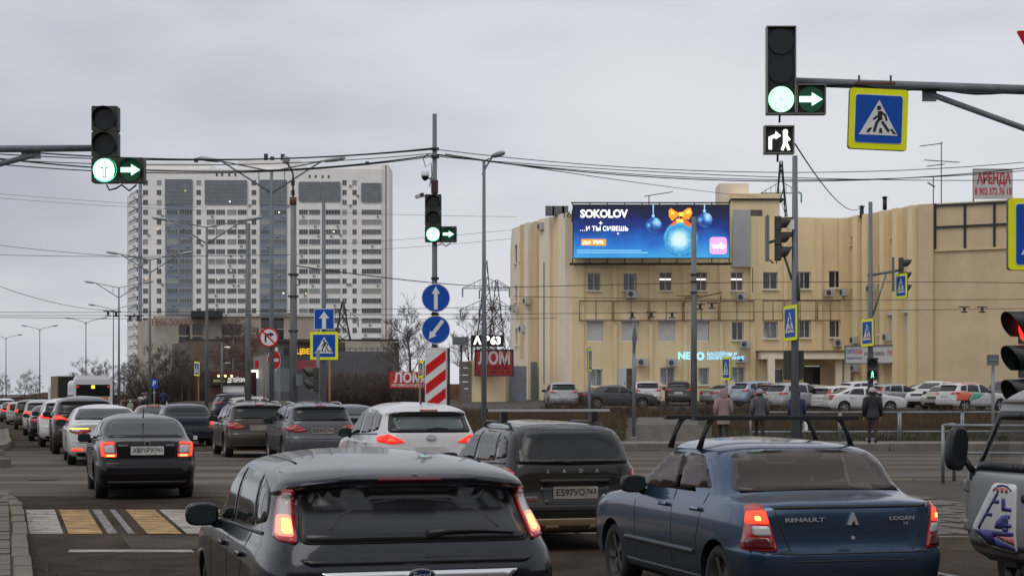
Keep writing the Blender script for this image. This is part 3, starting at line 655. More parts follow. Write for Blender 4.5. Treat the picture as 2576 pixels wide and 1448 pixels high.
facade(P4, P5, [(2140, 2150, 595, 617, 'N'), (2242, 2253, 575, 598, 'N'), (2143, 2153, 676, 722, 'W'), (2209, 2219, 666, 712, 'W'), (2145, 2155, 800, 848, 'T'), (2210, 2221, 793, 840, 'T'), (2238, 2255, 790, 840, 'S'), (2275, 2290, 785, 838, 'S'),
                (2146, 2156, 920, 960, 'N'), (2207, 2223, 912, 967, 'N'), (2245, 2256, 912, 966, 'N'), (2282, 2296, 910, 966, 'N')], YO)
facade(P5, P6, [], YR)
b = MB(); b.prism([(p[0], p[1] + 1.2) for p in (P0, P1, P2, P3, P4, P5, P6)] + [plan(2680, 160), plan(1287, 165)], ZT - .6, ZT - .4, ax='Z'); Yb.mb('roof', b, DARKST)
b = MB(); b.prism([P0, plan(1283, 170), plan(1290, 170), (P0[0] + .1, P0[1])], GB - .5, ZT - .02, ax='Z'); Yb.mb('side_wall', b, YC)
def pilasters(p0, p1, cols, mat, d=.35, zt=ZT - .05, zlo=GB):
    ang = math.atan2(p1[1] - p0[1], p1[0] - p0[0]); c, s = math.cos(ang), math.sin(ang)
    for x0_, x1_ in cols:
        u0, _ = on_wall(p0, p1, x0_); u1, _ = on_wall(p0, p1, x1_); u = (u0 + u1) / 2
        b = MB(); b.box((0, -d / 2 + .01, (zt + zlo) / 2), (u1 - u0, d, zt - zlo)); b.build('pilaster', mat, Yb.root, Vector((p0[0] + u * c, p0[1] + u * s, 0)) - Yb.o, ang)
pilasters(P1, P2, [(1316, 1333), (1346, 1359)], YO, .3); pilasters(P1, P2, [(1334, 1343), (1372, 1398), (1421, 1438)], YC, .55); pilasters(P1, P2, [(1402, 1419)], YW, .4)
pilasters(P2, P3, [(1443, 1466), (1540, 1549), (1630, 1639), (1716, 1726), (1807, 1816), (1884, 1897)], YW, .28)
pilasters(P3, P4, [(1968, 1977), (2050, 2064)], YW, .28, ZT - .05, 5.0)
pilasters(P4, P5, [(2123, 2134), (2158, 2170), (2182, 2192), (2226, 2236), (2258, 2270), (2297, 2309)], YW, .5)
pilasters(P5, P6, [(2312, 2349)], YR, .3)
# dark panel grid of the right block
ang = math.atan2(P6[1] - P5[1], P6[0] - P5[0])
for x in (2352, 2427, 2501, 2576, 2650):
    u, Y = on_wall(P5, P6, x); b = MB(); b.box((0, -.06, 0), (.16, .1, zat(512, Y) - zat(626, Y))); b.build('panel_strip', DARKST, Yb.root, Vector((P5[0] + u * math.cos(ang), P5[1] + u * math.sin(ang), (zat(512, Y) + zat(626, Y)) / 2)) - Yb.o, ang)
for y in (512, 567, 626):
    u0, Ya = on_wall(P5, P6, 2352); u1, _ = on_wall(P5, P6, 2660); u = (u0 + u1) / 2
    b = MB(); b.box((0, -.09, 0), (u1 - u0, .1, .14)); b.build('panel_strip', DARKST if y < 620 else YO, Yb.root, Vector((P5[0] + u * math.cos(ang), P5[1] + u * math.sin(ang), zat(y, Ya - 1.5))) - Yb.o, ang)
# raised pipe frames of the frieze
def on_face(p0, p1, x, y, d=.3):
    u, Y = on_wall(p0, p1, x); a = math.atan2(p1[1] - p0[1], p1[0] - p0[0])
    return Vector((p0[0] + u * math.cos(a) + d * math.sin(a), p0[1] + u * math.sin(a) - d * math.cos(a), zat(y, Y))), a
for (q0, q1, xs) in ((P2, P3, [1452, 1538, 1628, 1714, 1804, 1893]), (P3, P4, [1912, 1966, 2048, 2118])):
    for a_, c_ in zip(xs[:-1], xs[1:]):
        for y in (757, 806):
            b = MB(); b.cyl(on_face(q0, q1, a_ + 1, y, .42)[0], on_face(q0, q1, c_ - 1, y, .42)[0], .05, n=6); Yb.mb('frieze_pipe', b, RST)
        for x in (a_ + 2, c_ - 2, (a_ + c_) / 2):
            b = MB(); b.cyl(on_face(q0, q1, x, 757, .42)[0], on_face(q0, q1, x, 806, .42)[0], .035, n=6); Yb.mb('frieze_pipe', b, RST)
for (q0, q1, x, y) in ((P2, P3, 1584, 740), (P2, P3, 1859, 748), (P2, P3, 1868, 866), (P2, P3, 1610, 911), (P2, P3, 1686, 912), (P2, P3, 1859, 902), (P3, P4, 2080, 737), (P3, P4, 2103, 862), (P4, P5, 2140, 735), (P4, P5, 2208, 726), (P4, P5, 2166, 855), (P4, P5, 2250, 848), (P4, P5, 2168, 925), (P1, P2, 1343, 757), (P1, P2, 1332, 827), (P0, P1, 1303, 775), (P1, P2, 1380, 570)):
    l, a = on_face(q0, q1, x, y, .5 if q0 in (P1, P4) else .3); aircon(Yb, l, a)
b = MB(); l, a = on_face(P1, P2, 1364, 965, .7); b.box(l, (.5, .4, 3.4)); Yb.mb('drain_box', b, SBACK)
for x0_, x1_, y0_, y1_ in ((1594, 1594, 690, 738), (1886, 1886, 674, 735), (1386, 1386, 660, 965)):
    b = MB(); q = (P2, P3) if x0_ > 1440 else (P1, P2); b.cyl(on_face(*q, x0_, y0_, .6)[0], on_face(*q, x1_, y1_, .6)[0], .03, n=5); Yb.mb('conduit', b, CABLE)
# entrance porch
l0, a = on_face(P3, P4, 1908, 968, 0); l1, _ = on_face(P3, P4, 2106, 968, 0); c = (l0 + l1) / 2
b = MB(); b.box((c.x, c.y - 1.2, zat(894, 135)), ((l1 - l0).length, 2.6, .55)); Yb.mb('porch_roof', b, YC)
b = MB(); b.box((c.x, c.y - 1.2, zat(894, 135) + .32), ((l1 - l0).length + .3, 2.9, .1)); Yb.mb('porch_flashing', b, RST)
for x in (1913, 2080, 2100):
    p, _ = on_face(P3, P4, x, 950, 2.2); b = MB(); b.box((p.x, p.y, (GB + zat(896, 134)) / 2), (.5, .5, zat(898, 134) - GB)); Yb.mb('porch_column', b, YC)
# rooftop: penthouse box, chimneys, aerials, banner
b = MB(); b.box((plan(1900, 145)[0], 147, zat(524, 146)), (3.9, 4, 2.2)); Yb.mb('rooftop_room', b, YW)
b = MB(); b.box((plan(1848, 146)[0], 148, zat(512, 147)), (2.4, 3, 3.2)); Yb.mb('rooftop_room', b, YC)
b = MB(); b.box((plan(1900, 144)[0], 144.9, zat(536, 144)), (1.3, .1, .7)); Yb.mb('rooftop_opening', b, GL[3])
b = MB(); b.box((plan(1905, 145)[0], 147, zat(505, 146)), (4.3, 4.4, .14)); Yb.mb('rooftop_slab', b, DARKST)
b = MB(); l, a = on_face(P2, P3, 1861, 600, .34); b.box(l, (1.35, .06, 4.3)); Yb.mb('blank_panel', b, M('bare_panel', (.40, .40, .41), .7, nz=.8, amt=.08))
for x, y0, y1 in ((2225, 522, 497), (2167, 542, 520)):
    b = MB(); p = plan(x, 134); b.cyl((p[0], 134, zat(y0 + 6, 134)), (p[0], 134, zat(y1, 134)), .16, n=8); b.cyl((p[0], 134, zat(y1, 134)), (p[0], 134, zat(y1 - 4, 134)), .3, .02, 8); Yb.mb('flue', b, DARKST)
for x, w_, h_ in ((1383, 22, 22), (1405, 30, 30), (1422, 16, 30)):
    b = MB(); p = plan(x, 133.5); b.box((p[0], 134.5, ZT + .3), (w_ / 34, .6, .7)); Yb.mb('rooftop_cabinet', b, SBACK)
text('house_number', '165', .5, DARKST, Yb.root, Vector((plan(1432, 131)[0], 132.0, zat(541, 132))) - Yb.o)
# ---- small beige lean-to with the scrap-metal sign
B7 = Bld('scrap_yard_kiosk', 'small beige rendered kiosk with grey metal doors left of the yellow building', (plan(1240, 131)[0], 131, 1.35))
b = MB(); b.prism([plan(1176, 130), plan(1272, 131), plan(1272, 136), plan(1180, 136)], 1.2, zat(905, 130), ax='Z'); B7.mb('wall', b, YW)
b = MB(); b.box((plan(1303, 131)[0], 131.8, zat(966, 131)), (1.25, .15, 2.7)); B7.mb('metal_door', b, M('grey_door', (.17, .19, .22), .6, nz=2, amt=.2))
b = MB(); b.box((plan(1287, 131)[0], 132.3, zat(957, 131)), (2.0, .6, 3.2)); B7.mb('door_wall', b, YC)
for i in range(6):
    b = MB(); b.box((plan(1170, 130)[0], 130.2, 1.5 + i * .5), (.9, .4, .46)); B7.mb('concrete_block', b, CONC)
b = MB(); b.box((plan(1140, 132)[0], 132, 2.0), (1.6, .4, 1.2)); B7.mb('brick_wall', b, M('red_brick', (.17, .08, .05), .9, nz=2, amt=.3))
SIGNR = M('red_sign_board', (.34, .018, .016), .55, nz=2, amt=.12); SLET = M('sign_letter_grey', (.50, .49, .46), .6); DLET = M('sign_letter_dark', (.07, .012, .012), .7)
def board(name, label, cx, cy, Y, w_, h_, mat, lines, rz=0., rim=None, cat='sign', group=None, posts=()):
    c = px(cx, cy, Y); base = Vector((c.x, c.y, c.z - h_ / 2)); r = empty(name, base, rz, label, cat, group)
    b = MB(); b.box((0, 0, h_ / 2), (w_, .1, h_)); b.build('board', mat, r)
    if rim:
        b = MB()
        for x in (-1, 1): b.box((x * w_ / 2, -.02, h_ / 2), (.09, .16, h_ + .09))
        for z in (0, h_): b.box((0, -.02, z), (w_ - .09, .16, .09))
        b.build('frame', rim, r)
    for s, fx_, fz_, hh, m, bd, wd in lines:
        text('lettering', s, hh, m, r, (fx_ * w_, -.06, fz_ * h_), bold=bd, width=wd)
    for x, zlow in posts:
        b = MB(); b.box((x, .1, (zlow - base.z + h_) / 2), (.14, .12, h_ - zlow + base.z)); b.build('post', DARKST, r)
    return r
board('scrap_sign', 'red sign board with large grey ЛОМ letters on the beige kiosk wall', 1242.5, 912, 129.6, 2.74, 1.85, SIGNR, [('ЛОМ', 0, .66, .9, SLET, .05, 2.3), ('АВТОВЕСЫ', 0, .30, .25, DLET, .03, 2.2), ('8 927 690-95-95', 0, .13, .2, DLET, .02, 2.4)], rim=DARKST, group='scrap signs')
board('scrap_sign', 'red sign with white ЛОМ letters standing by the thicket behind the white hatchback', 1022, 955, 103, 1.92, .93, M('red_sign_bright', (.50, .022, .028), .5, nz=2, amt=.1), [('ЛОМ', .05, .60, .54, SWHITE, .05, 1.65), ('АВТОВЕСЫ ВЪЕЗД', 0, .16, .15, SWHITE, .03, 1.75)], posts=((-.7, .7), (.7, .7)), group='scrap signs')
board('glowing_sign', 'black roof board with glowing white digits above the beige kiosk', 1226, 857, 131, 2.4, .85, BLACK, [('А', -.31, .5, .55, WHOT, .06, None), ('З', -.02, .5, .55, WHOT, .06, None), ('63', .25, .5, .55, WHOT, .06, None)], posts=((-1.15, 1.3),))
r = board('blank_sign', 'blank grey sign box on a dark post left of the kiosk', 1158, 857, 132, 1.2, .6, SBACK, [], posts=((.05, 1.2),))
# clinic banner, pool-shop letters, rent banner
WB = M('banner_white', (.50, .49, .48), .6, nz=1, amt=.06); LBL = M('letter_blue', (.03, .07, .25), .6); LRD = M('letter_red', (.5, .03, .03), .6); LBK = M('letter_dark', (.05, .05, .05), .6)
u, Y = on_wall(P4, P5, 2191); a45 = math.atan2(P5[1] - P4[1], P5[0] - P4[0])
cb = board('clinic_banner', 'long white clinic banner with blue and red Cyrillic letters above the ground-floor windows', 2191, 891, Y - 2.6, 4.2, 1.3, WB,
           [('СИТИ', -.395, .66, .34, LBL, .03, .66), ('ЛАБ', -.24, .66, .34, LRD, .03, .56), ('МЕДИЦИНСКИЕ АНАЛИЗЫ', -.325, .30, .12, LBL, .01, 1.2), ('НУ', -.07, .52, .28, LBK, .01, None), ('КЛИНИКА', .15, .52, .28, LBK, .01, .95), ('ЭКГ', .37, .55, .34, LRD, .03, .5)], a45 * .55, rim=SBACK)
NB = M('neon_blue', (.25, .65, 1.), .4, emit=1.3); nr = px(1775, 905, 133.0); nrt = empty('pool_shop_lettering', nr, label='glowing pale blue shop letters on the yellow wall under the shutters', cat='sign')
text('lettering', 'NE', .52, NB, nrt, (px(1720, 895, 133.0) - nr), bold=.05); text('lettering', 'БАССЕЙНЫ И', .24, NB, nrt, px(1778, 890, 133.0) - nr, align='LEFT', bold=.03)
text('lettering', 'ОБОРУДОВАНИЕ', .24, NB, nrt, px(1778, 900, 133.0) - nr, align='LEFT', bold=.03)
b = MB(); b.ring((px(1761, 895, 133.0).x - nr.x, px(1761, 895, 133.0).z - nr.z), .16, .30, -.05, .05); b.build('letter_ball', NB, nrt)
rb = board('rent_banner', 'torn white rent banner with red letters on a roof frame', 2497, 464, 126, 2.75, 2.05, M('banner_dirty', (.46, .45, .44), .7, nz=.9, amt=.15), [('АРЕНДА', .02, .68, .75, M('banner_red', (.42, .02, .04), .6), .05, 2.4), ('8 902 372 76 18', 0, .25, .5, M('banner_red', ()), .03, 2.6)])
for x in (-1.35, 1.35):
    b = MB(); b.cyl((x, .12, -1.6), (x, .12, 2.1), .05, n=6); b.build('frame_post', DARKST, rb)
b = MB(); b.cyl((-1.4, .12, 2.1), (1.4, .12, 2.1), .04, n=6); b.build('frame_bar', DARKST, rb)
# ---- video screen
def screen_mat():
    m = bpy.data.materials.new('video_screen'); m.use_nodes = True; t = m.node_tree; b = t.nodes['Principled BSDF']; L = t.links.new
    co = t.nodes.new('ShaderNodeTexCoord'); sp = t.nodes.new('ShaderNodeSeparateXYZ'); L(co.outputs['Object'], sp.inputs[0])
    no = t.nodes.new('ShaderNodeTexNoise'); no.inputs['Scale'].default_value = .55; no.inputs['Detail'].default_value = 4; L(co.outputs['Object'], no.inputs['Vector'])
    ad = t.nodes.new('ShaderNodeMath'); ad.operation = 'MULTIPLY_ADD'; ad.inputs[1].default_value = 1.6; L(no.outputs['Fac'], ad.inputs[0]); 
    sb = t.nodes.new('ShaderNodeMath'); sb.operation = 'SUBTRACT'; sb.inputs[1].default_value = .8; L(sp.outputs[2], sb.inputs[0]); L(sb.outputs[0], ad.inputs[2])
    mr = t.nodes.new('ShaderNodeMapRange'); mr.inputs[1].default_value = 0; mr.inputs[2].default_value = 3.9; L(ad.outputs[0], mr.inputs[0])
    cr = t.nodes.new('ShaderNodeValToRGB'); L(mr.outputs[0], cr.inputs['Fac']); e = cr.color_ramp.elements
    e[0].position = 0; e[0].color = (.05, .38, .75, 1); e[1].position = 1; e[1].color = (.001, .003, .018, 1)
    for p, c in ((.30, (.012, .17, .62, 1)), (.55, (.004, .03, .24, 1)), (.78, (.002, .008, .07, 1))):
        q = e.new(p); q.color = c
    L(cr.outputs['Color'], b.inputs['Emission Color']); b.inputs['Emission Strength'].default_value = 1.; b.inputs['Base Color'].default_value = (.01, .01, .01, 1); b.inputs['Roughness'].default_value = .5
    return m
SY = 131.0; k = F / SY; W_, H_ = 395 / k, 136 / k; so = px(1440, 650, SY)
vs = empty('video_screen', so, label='large blue video advertising screen mounted on the yellow building roof edge', cat='screen')
def sx(x): return (x - 1440) / k
def sz(y): return (650 - y) / k
b = MB(); b.box((W_ / 2, .2, H_ / 2), (W_, .35, H_)); b.build('cabinet', BLACK, vs)
b = MB(); b.box((W_ / 2, .01, H_ / 2), (W_ - .12, .03, H_ - .1)); b.build('display_panel', screen_mat(), vs)
b = MB()
b.cyl((-.1, .3, H_ + .15), (W_ + .1, .3, H_ + .15), .05, n=6); b.cyl((-.2, .3, -.35), (W_ + .2, .3, -.35), .06, n=6); b.cyl((-.2, 1.2, -.35), (W_ + .2, 1.2, -.35), .05, n=6)
for i in range(10):
    x = i * W_ / 9; b.cyl((x, .3, H_), (x, .3, H_ + .15), .04, n=5); b.cyl((x, .3, 0), (x, .3, -.35), .04, n=5); b.cyl((x, .3, -.35), (x, 2.6, -.1), .04, n=5); b.cyl((x, .3, H_ * .9), (x, 2.6, H_ * .6), .05, n=5)
b.build('support_frame', DARKST, vs)
def sm(n, c, e): return M('screen_' + n, c, .5, emit=e)
SW = sm('white', (1, 1, .92), 1.05)
def sp_(name, poly, mat, y=-.02): 
    b = MB(); b.prism([(sx(x), sz(yy)) for x, yy in poly], y - .006, y); return b.build(name, mat, vs)
def zz(x, y): return (2140 + x / 4.155) * .6706, (740 + y / 4.155) * .6706     # points read off an enlargement
def circ(cx, cy, r, n=26, sy=1.): return [(cx + r * math.cos(2 * math.pi * i / n), cy + sy * r * math.sin(2 * math.pi * i / n)) for i in range(n)]
text('screen_lettering', 'SOKOLOV', .58, SW, vs, (sx(zz(520, 0)[0]), -.02, sz(zz(0, 262)[1])), bold=.05, width=(890 - 150) / 4.155 * .6706 / k)
text('screen_lettering', '…И ТЫ СИЯЕШЬ', .33, SW, vs, (sx(zz(522, 0)[0]), -.02, sz(zz(0, 492)[1])), bold=.03, width=750 / 4.155 * .6706 / k)
for (x, y, r) in ((468, 402, 36), (738, 565, 22)):
    pts = []
    for i in range(8): q = r if i % 2 == 0 else r * .35; pts.append(zz(x + q * math.cos(math.pi * i / 4), y + q * math.sin(math.pi * i / 4)))
    sp_('screen_star', pts, SW)
OR1, OR2, OR3 = sm('orange', (1., .28, .01), 1.0), sm('gold', (1., .62, .12), 1.0), sm('deep_orange', (.75, .12, .0), .9)
sp_('screen_badge', rpoly([zz(*p) for p in ((165, 650), (550, 652), (548, 755), (162, 748))], 2), OR1)
text('screen_lettering', 'до 70%', .27, SW, vs, (sx(zz(350, 0)[0]), -.035, sz(zz(0, 702)[1])), bold=.03, width=330 / 4.155 * .6706 / k)
def radial(name, cx_, cy_, r, stops, e=1.):
    """flat print for the screen: colours by distance from one point of the picture"""
    m = bpy.data.materials.new('screen_' + name); m.use_nodes = True; t = m.node_tree; bs_ = t.nodes['Principled BSDF']; L = t.links.new
    c = zz(cx_, cy_); rr = r / 4.155 * .6706 / k
    co = t.nodes.new('ShaderNodeTexCoord'); mp = t.nodes.new('ShaderNodeVectorMath'); mp.operation = 'SUBTRACT'; mp.inputs[1].default_value = (sx(c[0]), 0, sz(c[1])); L(co.outputs['Object'], mp.inputs[0])
    ml = t.nodes.new('ShaderNodeVectorMath'); ml.operation = 'MULTIPLY'; ml.inputs[1].default_value = (1 / rr, 0, 1 / rr); L(mp.outputs[0], ml.inputs[0]); ln = t.nodes.new('ShaderNodeVectorMath'); ln.operation = 'LENGTH'; L(ml.outputs[0], ln.inputs[0])
    no = t.nodes.new('ShaderNodeTexNoise'); no.inputs['Scale'].default_value = 3.5; L(co.outputs['Object'], no.inputs['Vector']); ad = t.nodes.new('ShaderNodeMath'); ad.operation = 'MULTIPLY_ADD'; ad.inputs[1].default_value = .35; L(no.outputs['Fac'], ad.inputs[0]); sb = t.nodes.new('ShaderNodeMath'); sb.operation = 'SUBTRACT'; sb.inputs[1].default_value = .17; L(ln.outputs['Value'], sb.inputs[0]); L(sb.outputs[0], ad.inputs[2])
    cr = t.nodes.new('ShaderNodeValToRGB'); L(ad.outputs[0], cr.inputs['Fac']); el = cr.color_ramp.elements; el[0].position = 0; el[0].color = (*stops[0][1], 1); el[1].position = stops[-1][0]; el[1].color = (*stops[-1][1], 1)
    for p_, c_ in stops[1:-1]: q = el.new(p_); q.color = (*c_, 1)
    L(cr.outputs['Color'], bs_.inputs['Emission Color']); bs_.inputs['Emission Strength'].default_value = e; bs_.inputs['Base Color'].default_value = (.01, .01, .01, 1)
    return m
BL3 = sm('ball_light', (.30, .55, .8), .9)
for i, (cx_, cy_, r) in enumerate(((1290, 440, 128), (2088, 356, 122))):
    bm1 = radial('ball_%d' % i, cx_ + r * .42, cy_ - r * .42, r * 1.7, [(0, (.62, .9, 1.)), (.18, (.30, .62, .95)), (.36, (.03, .16, .55)), (.6, (.004, .03, .16)), (.82, (.02, .12, .45)), (1., (.001, .006, .03))])
    sp_('screen_ball', [zz(*p) for p in circ(cx_, cy_, r)], bm1)
    sp_('screen_ball_glint', [zz(*p) for p in circ(cx_ - r * .58, cy_ - r * .05, r * .24, sy=1.7)], radial('glint_%d' % i, cx_ - r * .58, cy_ - r * .05, r * .4, [(0, (.25, .6, .95)), (.5, (.08, .3, .7)), (1., (.01, .07, .3))]), -.03)
    sp_('screen_ball_hanger', [zz(cx_ - 14, 115), zz(cx_ + 4, 115), zz(cx_ + 3, cy_ - r - 10), zz(cx_ - 12, cy_ - r - 10)], BL3, -.03); sp_('screen_ball_cap', [zz(*p) for p in circ(cx_ - 5, cy_ - r - 20, 22)], BL3, -.035)
sp_('screen_globe_glow', [zz(*p) for p in circ(1715, 645, 275)], radial('globe_glow', 1715, 645, 275, [(0, (.1, .5, .8)), (.86, (.10, .55, .85)), (1., (.01, .12, .45))]), -.016)
sp_('screen_globe', [zz(*p) for p in circ(1715, 650, 240)], radial('globe', 1690, 660, 240, [(0, (.85, .97, 1.)), (.42, (.60, .88, .95)), (.6, (.22, .62, .85)), (.85, (.04, .30, .66)), (1., (.05, .40, .72))]), -.024)
sp_('screen_globe_base', [zz(1530 + 375 * t, 800 - 50 * t) for t in (0, .33, .66, 1)] + [zz(1715 + 222 * math.cos(R(a)), 650 + 222 * math.sin(R(a))) for a in range(22, 146, 12)], radial('globe_base', 1715, 760, 190, [(0, (.72, .93, .80)), (.4, (.35, .75, .68)), (1., (.02, .30, .33))]), -.03)
for poly, m in (([(1700, 260), (1560, 170), (1525, 210), (1530, 300), (1580, 370), (1680, 290)], OR1), ([(1700, 260), (1820, 170), (1870, 170), (1895, 250), (1840, 350), (1760, 330)], OR1), ([(1700, 300), (1550, 430), (1580, 445), (1690, 380)], OR3), ([(1730, 300), (1780, 430), (1830, 465), (1885, 420)], OR3), ([(1600, 230), (1560, 200), (1555, 260), (1620, 270)], OR2), ([(1790, 230), (1850, 190), (1870, 240), (1800, 265)], OR2), ([(1680, 235), (1750, 235), (1760, 290), (1690, 300)], OR2), ([(1645, 340), (1750, 340), (1755, 395), (1650, 395)], OR2)):
    sp_('screen_ribbon', [zz(*p) for p in poly], m, -.045 if m is OR1 else (-.04 if m is OR3 else -.055))
sp_('screen_badge', rpoly([zz(*p) for p in ((2165, 620), (2430, 620), (2430, 885), (2165, 885))], 9), sm('pink', (.95, .33, .80), 1.), -.03)
text('screen_lettering', 'wb', .42, SW, vs, (sx(zz(2300, 0)[0]), -.05, sz(zz(0, 760)[1])), bold=.07, width=220 / 4.155 * .6706 / k)
SP = sm('small_print', (.16, .45, .72), .8)
for y_, x1_ in ((828, 1100), (862, 1200)): sp_('screen_small_print', [zz(95, y_ - 11), zz(x1_, y_ - 9), zz(x1_, y_ + 11), zz(95, y_ + 9)], SP)
# ------------------------------------------------------------------ power pylons and trees on the skyline
def pylon(label, x, ytop, ybase_z, Y, wb, arms):
    c = plan(x, Y); zt = zat(ytop, Y); r = empty('power_pylon', (c[0], c[1], ybase_z), label=label, cat='pylon', group='lattice power pylons on the skyline'); Hh = zt - ybase_z
    b = MB(); nn = 9; pr = []
    for i in range(nn + 1):
        t = i / nn; hw = wb * (1 - t) ** 1.15 / 2 + .18; pr.append((hw, Hh * t))
    for (h0, z0), (h1, z1) in zip(pr[:-1], pr[1:]):
        for sx_ in (-1, 1):
            for sy_ in (-1, 1): b.cyl((sx_ * h0, sy_ * h0, z0), (sx_ * h1, sy_ * h1, z1), .12, n=4, caps=False)
        for s in (-1, 1):
            for e in (-1, 1):
                b.cyl((s * h0, e * h0, z0), (-s * h1, e * h1, z1), .06, n=3, caps=False); b.cyl((s * h0, -s * e * h0, z0), (s * h1, s * e * h1, z1), .06, n=3, caps=False)
    b.build('mast', DARKST, r)
    for (y, half) in arms:
        z = zat(y, Y) - ybase_z; 
        for s in (-1, 1):
            a = MB(); a.cyl((0, 0, z), (s * half, 0, z), .10, n=4); a.cyl((0, 0, z + 2.0), (s * half, 0, z), .07, n=4)
            for q in (.25, .5, .75): a.cyl((s * half * q, 0, z), (s * half * q, 0, z + 2.0 * (1 - q)), .05, n=3)
            o = a.build('cross_arm', DARKST, r); i_ = MB(); i_.cyl((s * half, 0, z), (s * half, 0, z - 1.6), .14, n=5); i_.build('insulator', M('glass_insulator', (.10, .22, .20), .2), o)
pylon('tall lattice pylon just right of the single street lamp pole', 1222, 655, .7, 320, 5.5, ((725, 4.2), (778, 4.6)))
pylon('lattice pylon nearest the yellow building left corner', 1249, 705, .7, 330, 5.5, ((730, 3.2), (778, 3.2)))
pylon('lattice pylon rising between the blue arrow signs and the tower', 862, 757, .7, 330, 7.0, ((800, 2.8),))
pylon('lattice pylon top showing over the yellow building roof', 1964, 405, .7, 300, 7.5, ((486, 3.4),))
def aerial(label, x, y0, y1, Y, bars):
    c = px(x, y0, Y); r = empty('roof_aerial', c, label=label, cat='aerial', group='aerials on the yellow building roof'); h = (y0 - y1) * Y / F
    b = MB(); b.cyl((0, 0, -.3), (0, 0, h), .035, n=6); b.build('mast', DARKST, r)
    for z, a, c_, tilt in bars:
        b = MB(); b.cyl((a, 0, z * h), (c_, .1, z * h + tilt), .03, n=5)
        for i in range(9): q = a + (c_ - a) * i / 8; b.cyl((q, -.25, z * h + tilt * i / 8), (q, .3, z * h + tilt * i / 8), .018, n=4)
        b.build('boom', DARKST, r)
aerial('tall roof aerial left of the rent banner', 2367, 510, 357, 128, ((.93, -1.5, .05, .2), (.70, -1.2, 1.3, -.15), (.6, -1.0, .2, .15)))
aerial('comb-shaped aerial on top of the video screen', 1632, 513, 492, 132, ((.9, -.35, 1.75, .35),))
aerial('thin roof mast nearest the rent banner', 2347, 508, 443, 128, ((.75, -.4, .1, -.3),))
# ------------------------------------------------------------------ signs
def thick(b, pts, w_, y0, y1, mi=0):
    for (ax_, az), (bx, bz) in zip(pts[:-1], pts[1:]):
        d = Vector((bx - ax_, bz - az)); L = d.length; d /= L; nrm = Vector((-d.y, d.x)) * w_ / 2; e = d * w_ * .25
        p, q = Vector((ax_, az)) - e, Vector((bx, bz)) + e
        b.prism([tuple(p - nrm), tuple(q - nrm), tuple(q + nrm), tuple(p + nrm)], y0, y1, mi)
def ped(s, y0, y1, b):
    u = lambda x, y: ((x - 1200) / 220 * s, (885 - y) / 220 * s); w_ = s / 220
    b.disc(u(1198, 783), 21 * w_, y0, y1, 14)
    for pts, t in (([(1208, 822), (1213, 885)], 40), ([(1226, 824), (1260, 850), (1272, 893)], 19), ([(1185, 860), (1150, 888)], 19), ([(1206, 880), (1178, 928), (1160, 1000)], 25), ([(1234, 912), (1294, 994)], 25)): thick(b, [u(*p) for p in pts], t * w_, y0, y1)
    for q in ([(1110, 970), (1140, 968), (1112, 1012), (1082, 1012)], [(1208, 970), (1232, 970), (1236, 1014), (1206, 1014)], [(1305, 972), (1332, 975), (1368, 1020), (1342, 1020)]): b.prism([u(*p) for p in q], y0, y1)
PSC = {}
def ped_sign(label, loc, size, rz=0., parent=None, asp=1.07, tilt=0., plain=False):
    """crossing sign on a fluorescent board; loc = centre of board"""
    r = empty('pedestrian_crossing_sign', loc, rz, label, 'sign', 'pedestrian crossing signs', rot=(0, tilt, rz))
    k = round(size, 3)
    if k not in PSC:
        h = size / 2; w_ = h / asp * 1.0; s = w_ * .80; P = {}
        b = MB(); b.prism(rect(-w_, -h, w_, h, .04), -.004, .012); P['board'] = b.mesh('board', SYEL)
        b = MB(); b.prism(rect(-w_ - .004, -h - .004, w_ + .004, h + .004, .04), .013, .05); P['backing'] = b.mesh('backing', SBACK)
        b = MB(); b.prism(rect(-s * 1.03, -s * 1.03, s * 1.03, s * 1.03, .04), -.008, -.005); P['border'] = b.mesh('border', SWHITE)
        b = MB(); b.prism(rect(-s, -s, s, s, .035), -.012, -.009); P['panel'] = b.mesh('panel', SBLUE)
        b = MB(); b.prism([(-.83 * s, -.68 * s), (.83 * s, -.68 * s), (0, .8 * s)], -.016, -.013); P['triangle'] = b.mesh('triangle', SWHITE)
        b = MB(); ped(s, -.020, -.017, b); P['pictogram'] = b.mesh('pictogram', INK); PSC[k] = P
    for n_, me in PSC[k].items(): link(n_, me, r)
    return r
def arrow_poly(L, w_, hw, hl):      # pointing up from (0,-L/2) to (0,L/2)
    return [(-w_ / 2, -L / 2), (w_ / 2, -L / 2), (w_ / 2, L / 2 - hl), (hw / 2, L / 2 - hl), (0, L / 2), (-hw / 2, L / 2 - hl), (-w_ / 2, L / 2 - hl)]
def rot2(poly, a): c, s = math.cos(a), math.sin(a); return [(x * c - y * s, x * s + y * c) for x, y in poly]
